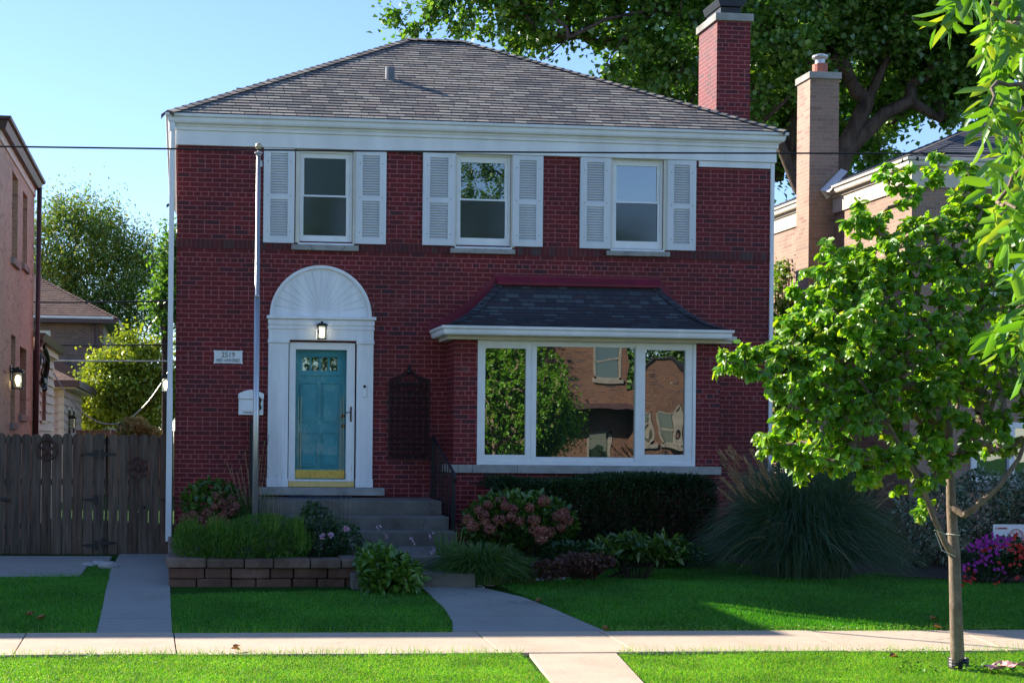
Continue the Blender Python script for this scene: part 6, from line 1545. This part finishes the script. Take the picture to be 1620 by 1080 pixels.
# tiny yellow flowers
n = 26; p = np.array([P(random.uniform(280, 480), random.uniform(828, 880), -3.75) for _ in range(n)])
pr = in_ellipsoids(700, [py_ell(u_, v_, 16, 12, -3.7, .3) for u_, v_ in ((300, 828), (340, 826), (392, 838), (430, 820), (468, 826), (360, 832), (290, 845), (480, 850))], .2)
v, f = blades(pr-np.array([0, 0, .12]), pr+RNG.normal(scale=.03, size=(700, 3))+np.array([0, -.03, .06]), RNG.normal(scale=.015, size=(700, 3)), np.full(700, .008), 3)
mesh_np('sprigs', v, f, LM['coreop'], COREO)
# rose bush
T = bush('rose_bush', 'dark rose bush with two pale pink blooms beside the steps', [py_ell(505, 865, 48, 32, -3.4, .4), py_ell(545, 860, 30, 34, -3.4, .35), py_ell(500, 825, 28, 28, -3.2, .3), py_ell(495, 805, 16, 14, -3.2, .15)], 3200, .045, .03, LM['dark'], shell=.3, updir=.3)
for (u, v_) in ((548, 836), (523, 846), (510, 848)):
    c = np.array(P(u, v_, -3.78)); k = 26; d = rdir(k); v, f = leaf_mesh(c+d*.012, unit(d+np.array([0, -.5, .4])), .035, .03, style=4, up=d); mesh_np('rose', v, f, LM['pinkp'], T)
# broad leaved plant at the planter corner
T = bush('hosta', 'bright green leafy hosta clump at the right end of the planter', [py_ell(612, 898, 40, 26, -4.55, .3), py_ell(640, 912, 26, 22, -4.6, .25), py_ell(592, 885, 24, 24, -4.3, .25), py_ell(600, 920, 30, 14, -4.6, .2)], 1150, .105, .05, LM['hosta'], style=6, shell=.55, updir=.25, droop=.35, cat='perennial')
# daylily clump
bb = (P(758, 905, -4.0)[0], -4.0, .22); clump('daylily_clump', 'arching green daylily clump spilling beside the landing', bb, 1500, .3, .42, .62, .014, LM['daylily'], bow=.5, down=.9, segs=5, cat='perennial')
bb = (P(712, 880, -3.7)[0], -3.6, .3); clump('iris_clump', 'upright narrow iris leaves at the railing foot', bb, 70, .12, .55, .14, .02, LM['daylily'], bow=.05, cat='perennial')
bb = (P(820, 905, -3.9)[0], -3.9, .2); clump('daylily_clump', 'finer grass clump under the large hydrangea', bb, 700, .2, .3, .4, .01, LM['daylily'], bow=.5, down=.8, cat='perennial')
# hosta bloom stems
T = thing('hosta_blooms', 'thin stems with small lilac bells rising before the steps', 'perennial', (P(650, 890, -4.2)[0], -4.2, .2))
for (u, v_, ub) in ((612, 846, 625), (653, 852, 640), (681, 846, 655), (685, 868, 660), (683, 872, 662), (598, 830, 612)):
    tp = P(u, v_, -4.3); b = P(ub, 905, -4.3); v, f = blades(np.array([b]), np.array([tp]), np.array([[0.02, 0, 0.03]]), [.006], 4); mesh_np('stem', v, f, LM['daylily'], T)
    k = 5; pp = np.array(tp)+RNG.normal(scale=.014, size=(k, 3)); v, f = leaf_mesh(pp, unit(rdir(k)+np.array([0, -.3, -.8])), .045, .022, style=4); mesh_np('bell_flower', v, f, LM['pinkp'], T)
# burgundy perennials, hostas under hedge
bush('coral_bells', 'low burgundy leaved perennials at the lawn edge', [py_ell(870, 902, 30, 16, -4.3, .3), py_ell(915, 895, 42, 20, -4.1, .35), py_ell(945, 888, 30, 12, -3.9, .3)], 2600, .045, .035, LM['burg'], shell=.4, cat='perennial', stems=False)
bush('hosta', 'ragged green and yellow hostas below the yew hedge', [py_ell(1000, 868, 36, 22, -3.3, .3), py_ell(1050, 870, 34, 20, -3.3, .3), py_ell(960, 872, 26, 16, -3.4, .25)], 650, .12, .05, LM['hydleaf'], style=6, shell=.5, updir=.25, droop=.3, cat='perennial')
bush('low_shrub', 'dark low leaves behind the burgundy plants', [py_ell(900, 872, 50, 16, -3.2, .3), py_ell(1085, 876, 30, 14, -3.3, .3)], 1500, .05, .03, LM['dark'], cat='perennial')
# variegated shrubs at the right neighbour
vg = [py_ell(1440, 845, 34, 55, -1.6, .5), py_ell(1485, 820, 44, 75, -1.4, .5), py_ell(1550, 800, 50, 62, -1.2, .5), py_ell(1610, 800, 40, 62, -1.2, .5), py_ell(1660, 800, 50, 60, -1.2, .5)]
bush('variegated_shrub', 'large white edged variegated shrub under the neighbouring window', vg, 7500, .095, .028, LM['varieg'], style=4, shell=.6, updir=.1, droop=.35)
# impatiens bed
fb = [py_ell(1555, 888, 34, 30, -3.9, .3), py_ell(1595, 880, 34, 34, -3.85, .3), py_ell(1640, 885, 40, 34, -3.85, .3)]
T = bush('impatiens', 'mounded magenta and red impatiens at the right edge', fb, 4200, .045, .028, LM['dark'], cat='flowers', shell=.4)
def petals(lst, lm, nm):
    for (u, v_, cnt, sp) in lst:
        V = []
        for k in range(cnt):
            c = np.array(P(u+random.gauss(0, sp), v_+random.gauss(0, sp*.8), -4.2+random.uniform(-.03, .12)))
            d = unit(np.array([[0, -1, .35]])+RNG.normal(scale=.25, size=(1, 3)))[0]; s = unit(np.cross(d, [[0, 0, 1.]]))[0]; t = np.cross(s, d)
            an = np.arange(5)*2*PI/5+random.random(); D = s*np.cos(an)[:, None]+t*np.sin(an)[:, None]
            V.append(leaf_mesh(np.tile(c, (5, 1)), D, .026, .026, style=4, up=np.tile(d, (5, 1)), fold=.1, droop=-.1))
        v, f = cat_mesh(V); mesh_np(nm, v, f, LM[lm], T)
petals([(1552, 860, 16, 8), (1570, 856, 18, 8), (1585, 855, 14, 7), (1540, 868, 8, 6), (1560, 880, 8, 6), (1548, 890, 6, 6), (1575, 868, 8, 5), (1535, 892, 5, 7), (1583, 900, 5, 4), (1524, 895, 4, 3), (1562, 885, 7, 5), (1595, 854, 8, 5)], 'magenta', 'magenta_flower')
petals([(1558, 866, 5, 4), (1598, 866, 9, 6), (1612, 872, 12, 7), (1605, 848, 5, 4), (1585, 863, 4, 3), (1618, 880, 8, 5), (1611, 893, 3, 3), (1528, 905, 6, 5), (1540, 912, 4, 5), (1578, 921, 2, 2), (1610, 914, 2, 2), (1599, 890, 3, 3), (1630, 870, 25, 12), (1530, 915, 5, 5), (1583, 889, 3, 3)], 'red', 'red_flower')
# vine on the neighbour's wall
T = thing('climbing_vine', 'bright green vine climbing the buff brick wall beside our corner', 'vine', (RX-.1, 7, .2))
vt = []; sv = MB()
for (pts) in (((1226, 690), (1228, 620), (1230, 560), (1226, 500), (1228, 440), (1236, 415)), ((1234, 690), (1238, 600), (1236, 540), (1240, 490), (1244, 470)), ((1230, 650), (1242, 590), (1246, 540))):
    w3 = [PXp(u, v_, RX-.1) for u, v_ in pts]; sv.tube(w3, .012, 5)
    for a, b in zip(w3, w3[1:]):
        k = 150; t = RNG.random(k)[:, None]; vt.append(np.array(a)*(1-t)+np.array(b)*t+RNG.normal(size=(k, 3))*np.array([.07, .22, .05]))
sv.build('stems', M['bark_dark'], T); p = np.concatenate(vt); p[:, 0] = np.minimum(p[:, 0], RX-.02)
v, f = leaf_mesh(p, rdir(len(p))+np.array([0, -.3, -.2]), .09, .075, style=4); mesh_np('foliage', v, f, LM['vine'], T)

# ------------------------------------------------------------------ the young tree on the parkway
ZT = 11.95
base = G(1516, 1062); t0 = (base[0], base[1])
def tp_(u, v, off=0.0): return D3(u, v, ZT+off)
roots = [(-1, [(base[0], base[1], -.05), tp_(1512, 960), tp_(1510, 880), tp_(1505, 800), tp_(1503, 740), tp_(1500, 660), tp_(1492, 560), tp_(1488, 450), tp_(1480, 360)]),
         (2, [tp_(1495, 858, -.1), tp_(1478, 820, -.2), tp_(1460, 770, -.3), tp_(1432, 722, -.4), tp_(1405, 670, -.5), tp_(1360, 600, -.5)]),
         (3, [tp_(1525, 815, -.1), tp_(1545, 800, -.2), tp_(1580, 770, -.3), tp_(1612, 725, -.35), tp_(1640, 650, -.4)]),
         (4, [tp_(1530, 705, .1), tp_(1560, 670, .2), tp_(1580, 610, .3), tp_(1595, 540, .4)]),
         (4, [tp_(1480, 700, .2), tp_(1450, 660, .3), tp_(1400, 560, .4), tp_(1380, 470, .4)]),
         (10, [tp_(1480, 812, -.1), tp_(1492, 780, 0)])]
T = thing('young_tree', 'young leafy tree with forked trunk on the parkway grass', 'tree', base)
ye = [(1400, 520, 130, 130, 0, .9), (1480, 470, 130, 130, .1, .9), (1560, 480, 120, 160, .2, .9), (1320, 570, 110, 90, -.1, .7), (1300, 660, 100, 70, -.2, .6), (1400, 660, 110, 90, -.2, .7), (1240, 590, 80, 50, -.2, .45), (1170, 570, 45, 28, -.2, .2), (1225, 700, 45, 26, -.2, .2), (1200, 575, 50, 34, -.2, .25), (1160, 560, 34, 20, -.2, .15), (1215, 700, 30, 18, -.3, .15), (1290, 700, 90, 55, -.3, .4), (1330, 745, 70, 34, -.3, .35), (1320, 460, 60, 55, -.1, .4), (1265, 625, 70, 50, -.3, .4), (1405, 262, 18, 28, .1, .1), (1480, 262, 22, 32, .1, .12), (1350, 520, 60, 60, -.5, .4), (1255, 500, 30, 26, -.1, .2), (1440, 720, 70, 60, -.3, .4), (1280, 740, 60, 26, -.2, .3), (1400, 740, 60, 38, -.2, .35), (1480, 640, 90, 90, .2, .7), (1580, 620, 80, 110, .2, .7), (1640, 500, 110, 180, .3, .9), (1430, 380, 90, 80, .1, .6), (1380, 420, 70, 60, 0, .5), (1500, 380, 70, 70, .1, .5), (1430, 290, 28, 45, .1, .2), (1520, 300, 40, 50, .1, .3), (1390, 340, 30, 30, .1, .2), (1290, 490, 60, 60, 0, .4), (1330, 420, 50, 60, 0, .4), (1270, 540, 70, 50, -.1, .4), (1240, 520, 28, 22, 0, .2), (1350, 340, 30, 30, 0, .2), (1345, 540, 90, 120, -.3, .5), (1440, 560, 100, 120, -.4, .5), (1620, 330, 80, 90, .2, .5), (1468, 805, 16, 20, -.1, .1), (1570, 690, 30, 40, -.3, .2)]
ells = px_ells(ye, ZT)
wts = np.array([e[3]*e[5] for e in ells])**.85; cnts = np.maximum(3, (wts/wts.sum()*1330).astype(int))
tar = np.concatenate([in_ellipsoids(int(c), [e], .1) for c, e in zip(cnts, ells)])
nodes, par, rad, ends = skeleton(roots, tar, steps=4, sag=.07, r0=.092, rmin=.0028, expo=.42)
nt_ = len(roots[0][1]); rad[:4] = [.060, .050, .047, .040]; rad[4:nt_] = np.minimum(rad[4:nt_], .032)
for a, b in ((nt_, nt_+6),): rad[a:b] = [.024, .023, .021, .018, .015, .012]
rad[nt_+6:nt_+11] = [.026, .025, .022, .018, .014]
v, f = tubes_np(nodes, par, rad, 10); mesh_np('trunk', v, f, M['bark_young'], T, smooth=True)
# leaves alternate along each twig, hanging a little
e = np.array(ends); p = nodes[e]; q = nodes[par[e]]; g = nodes[par[par[e]]]
NL = 24; idx = np.repeat(np.arange(len(e)), NL); k = np.tile(np.arange(NL), len(e)); t = (k+.5)/NL; m = len(idx)
seg = (t > .4)[:, None]; tt = np.where(t > .4, (t-.4)/.6, t/.4)[:, None]
B = np.where(seg, q[idx]+(p[idx]-q[idx])*tt, g[idx]+(q[idx]-g[idx])*tt)
ax = np.where(seg, unit(p-q)[idx], unit(q-g)[idx]); sidev = unit(np.cross(ax, np.array([0, 0, 1.0])+RNG.normal(scale=.35, size=(m, 3))))
sgn = np.where(k % 2 == 0, 1, -1)[:, None]
D = unit(sidev*sgn*.8+ax*.5+np.array([0, 0, -.55])+RNG.normal(scale=.3, size=(m, 3)))
rad_out = B-np.array([base[0]+.1, base[1], 2.6]); rad_out[:, 2] *= .3; rad_out = unit(rad_out)
Ls = RNG.uniform(.042, .088, m)*(1.05-.35*(t > .9))
v, f = leaf_mesh(B+RNG.normal(scale=.012, size=(m, 3)), D, Ls, Ls*.62, style=6, fold=.3, droop=.22, up=np.tile([-.15, -.25, .75], (m, 1))+rad_out*.5+RNG.normal(scale=.45, size=(m, 3)))
mesh_np('crown', v, f, LM['young'], T)
# twine and trunk guard
m = MB()
def loop(u, v_, r, tilt=0): 
    c = tp_(u, v_); return [(c[0]+r*math.cos(a), c[1]+r*math.sin(a), c[2]+tilt*math.cos(a)) for a in [2*PI*k/16 for k in range(17)]]
m.tube(loop(1508, 845, .052, -.004), .004, 4, cap=False); m.tube([tp_(1478, 838, -.22), tp_(1500, 846, -.12)], .003, 4); m.tube([tp_(1480, 843, -.24), tp_(1490, 870, -.15), tp_(1512, 880, -.1)], .003, 4)
m.build('twine', M['cream'], T)
m = MB(); zz = .05
for k in range(6): m.tube([(base[0]+(.071+.003*(k % 2))*math.cos(a), base[1]+.071*math.sin(a), .045+.013*k) for a in [2*PI*j/16 for j in range(17)]], .012, 6, cap=False)
m.build('trunk_guard', M['black'], T)
# weeds at its foot
bb = (base[0]+.35, base[1]-.1, .02); bush('weed_patch', 'low leafy weeds at the foot of the young tree', [(bb[0], bb[1], .05, .4, .15, .05), (base[0]-.4, base[1]-.05, .04, .25, .12, .04)], 420, .03, .022, M['clover'], stems=False, shell=.1, cat='weeds')

# ------------------------------------------------------------------ near ash tree whose branches hang in at the right
T = thing('ash_tree', 'nearby ash tree with bright drooping leaflets hanging in at upper right', 'tree', (4.3, -16.9, 0))
zA = 4.6
dA = lambda u, v, z=zA: D3(u, v, z)
roots = [(-1, [(4.3, -16.9, 0), (4.3, -16.9, 1.5), (4.25, -16.85, 2.6), (4.1, -16.7, 3.4), dA(2000, -200, 4.9), dA(1900, -150), dA(1750, -60)]), (3, [(3.9, -16.5, 3.0), dA(1800, 250), dA(1760, 280)]), (2, [(4.0, -16.6, 2.2), dA(1850, 480), dA(1790, 470)])]
spots = [(1500, 0), (1525, 8), (1555, 30), (1590, 20), (1570, 60), (1600, 60), (1545, 90), (1570, 110), (1610, 110), (1560, 160), (1600, 160), (1548, 200), (1585, 210), (1615, 230), (1575, 260), (1605, 290), (1550, 60), (1540, -20), (1580, 320), (1612, 340), (1560, 350), (1590, 360), (1612, 180), (1630, 60), (1640, 150), (1640, 250), (1640, 340), (1590, 520), (1612, 480), (1608, 540), (1630, 500), (1635, 580), (1660, 60), (1680, 200), (1680, 330), (1660, 450), (1620, 0), (1580, -10), (1598, 240), (1625, 300), (1616, 430), (1640, 420)]
spots = [(u, v, zA+random.uniform(-.35, .35)) for u, v in spots]
tar = np.array([dA(u+18, v-30, z) for u, v, z in spots])
nodes, par, rad, ends = skeleton(roots, tar, steps=3, sag=.05, r0=.03, rmin=.0022, expo=.5); rad[:4] = [.14, .13, .12, .11]
v, f = tubes_np(nodes, par, rad, 8); mesh_np('trunk', v, f, M['bark_young'], T, smooth=True)
V = []
for e_ in ends:
    c = nodes[e_]
    for lf_ in range(2):
        ax = unit(np.array([[random.gauss(-.2, .5), random.gauss(0, .4), -1.0]]))[0]; Lr = random.uniform(.10, .15); sd = unit(np.cross(ax, RNG.normal(size=3)+np.array([0, 2, 0]))[None])[0]
        B = []; D = []
        for k in range(3):
            for s in (1, -1): B.append(c+ax*Lr*(.3+.3*k)); D.append(sd*s*.95+ax*.6+RNG.normal(scale=.15, size=3)+np.array([0, 0, -.25]))
        B.append(c+ax*Lr); D.append(ax+RNG.normal(scale=.1, size=3))
        B = np.array(B); D = np.array(D); Ls = RNG.uniform(.05, .11, len(B))
        V.append(leaf_mesh(B, D, Ls, Ls*.34, style=6, fold=.3, droop=.18, up=RNG.normal(size=(len(B), 3))+np.array([0, -.6, .6])))
        V.append(blades(np.array([c]), np.array([c+ax*Lr]), np.zeros((1, 3)), [.004], 3))
v, f = cat_mesh(V); mesh_np('crown', v, f, LM['ash'], T)

# ------------------------------------------------------------------ trees across the street (mirrored in the windows)
def far_tree(label, x, y, h, r, nt_, lm, L=.2):
    el_ = [(x, y, h*.62, r, r, h*.36), (x-r*.5, y, h*.45, r*.6, r*.6, h*.2), (x+r*.5, y+.3, h*.5, r*.6, r*.6, h*.22)]
    big_tree('street_tree', label, [(-1, [(x, y, 0), (x, y, h*.3), (x+.1, y, h*.6)])], el_, nt_, 60, .22, L, L*.7, LM[lm], M['bark_dark'], .16, .01)
far_tree('leafy tree across the street mirrored at the left of the bay window', 10.0, -25.5, 5.4, 1.35, 330, 'young', .12)
far_tree('leafy tree across the street mirrored in the bay window centre', 12.3, -28.5, 4.7, 1.15, 260, 'young', .12)
far_tree('tall tree across the street mirrored in the upper left window', 6.5, -30.5, 15.0, 3.6, 420, 'maple', .16)
far_tree('tall tree across the street mirrored in the upper middle window', 13.0, -42.0, 17.0, 3.2, 420, 'maple', .16)
bush('street_hedge', 'dense leafy shrubs across the street mirrored in the door glass', [(4, -27, 1.6, 2.2, 1.2, 2.2), (7.5, -27.5, 1.8, 2.2, 1.2, 2.6), (1, -27, 1.4, 2, 1.2, 1.9), (5.5, -28, 3.2, 1.8, 1.2, 1.6)], 16000, .13, .08, LM['dark'], shell=.6)
far_tree('tall tree rising behind the orange house across the street', 19.5, -46.0, 13.0, 4.2, 420, 'maple', .2)
far_tree('broad tree at the back of the block across the street', 26.0, -44.0, 12.0, 4.5, 420, 'maple', .2)
# fallen leaves
for (u, v_, lab) in ((852, 952, 'brown fallen leaf on the right edge of the front walk'), (958, 996, 'brown fallen leaf where the front walk meets the sidewalk'), (1476, 980, 'pale fallen leaf on the sunlit lawn'), (1482, 992, 'reddish fallen leaf at the lawn edge near the young tree'), (372, 1027, 'small brown leaf on the sidewalk'), (64, 979, 'tan fallen leaf on the left lawn'), (46, 973, 'dark fallen leaf on the left lawn'), (1414, 1040, 'pale leaf on the parkway grass left of the young tree')):
    q = G(u, v_, .05); v, f = leaf_mesh(np.array([[q[0]-.04, q[1], q[2]+.01], [q[0]-.01, q[1], q[2]+.015]]), np.array([[1, random.uniform(-.5, .5), .2], [.5, .6, .35]]), .09, .06, style=6, fold=.5, droop=.3, up=np.array([[0, 0, 1.], [0, 0, 1.]]))
    tag(mesh_np('fallen_leaf', v, f, LM['fallen']), lab, 'leaf', 'fallen leaves')
# ------------------------------------------------------------------ light, sky, camera
el = R(29.9)
tv = Vector((0.749*math.cos(el), -0.663*math.cos(el), -math.sin(el)))
sun = bpy.data.lights.new('sun', 'SUN'); sun.energy = 4.7; sun.angle = R(0.55); sun.color = (1.0, 0.91, 0.78)
so = bpy.data.objects.new('sun', sun); COL.objects.link(so); so.rotation_euler = tv.to_track_quat('-Z', 'Y').to_euler(); so.location = (-20, 20, 20)
w = bpy.data.worlds.new('World'); SC.world = w; w.use_nodes = True
nt = w.node_tree; nt.nodes.clear()
sky = nt.nodes.new('ShaderNodeTexSky'); sky.sky_type = 'NISHITA'; sky.sun_disc = False
sky.sun_elevation = el; sky.sun_rotation = math.atan2(-tv.x, -tv.y)
sky.air_density = 1.0; sky.dust_density = 0.1; sky.ozone_density = 3.0; sky.altitude = 180
bg = nt.nodes.new('ShaderNodeBackground'); bg.inputs[1].default_value = 0.084
wo = nt.nodes.new('ShaderNodeOutputWorld')
mx = nt.nodes.new('ShaderNodeMix'); mx.data_type = 'RGBA'; mx.blend_type = 'MULTIPLY'; mx.inputs[0].default_value = 1; mx.inputs[7].default_value = (0.87, 0.90, 1.05, 1)
nt.links.new(sky.outputs[0], mx.inputs[6]); nt.links.new(mx.outputs[2], bg.inputs[0]); nt.links.new(bg.outputs[0], wo.inputs[0])
cam = bpy.data.cameras.new('camera'); co_ = bpy.data.objects.new('camera', cam); COL.objects.link(co_); SC.camera = co_
cam.sensor_width = 36; cam.sensor_fit = 'HORIZONTAL'; cam.lens = F/1620*36
cam.shift_x = (810-PX)/1620; cam.shift_y = (PY-540)/1620
cam.clip_start = 0.05; cam.clip_end = 2000
co_.matrix_world = Matrix.Translation(CAM) @ (Matrix.Rotation(-TH, 4, 'Z') @ Matrix.Rotation(PI/2, 4, 'X') @ Matrix.Rotation(ROLL, 4, 'Z'))
SC.view_settings.view_transform = 'Standard'; SC.view_settings.look = 'None'; SC.view_settings.gamma = 1; SC.view_settings.exposure = 1.55
SC.cycles.max_bounces = 8; SC.cycles.transparent_max_bounces = 12
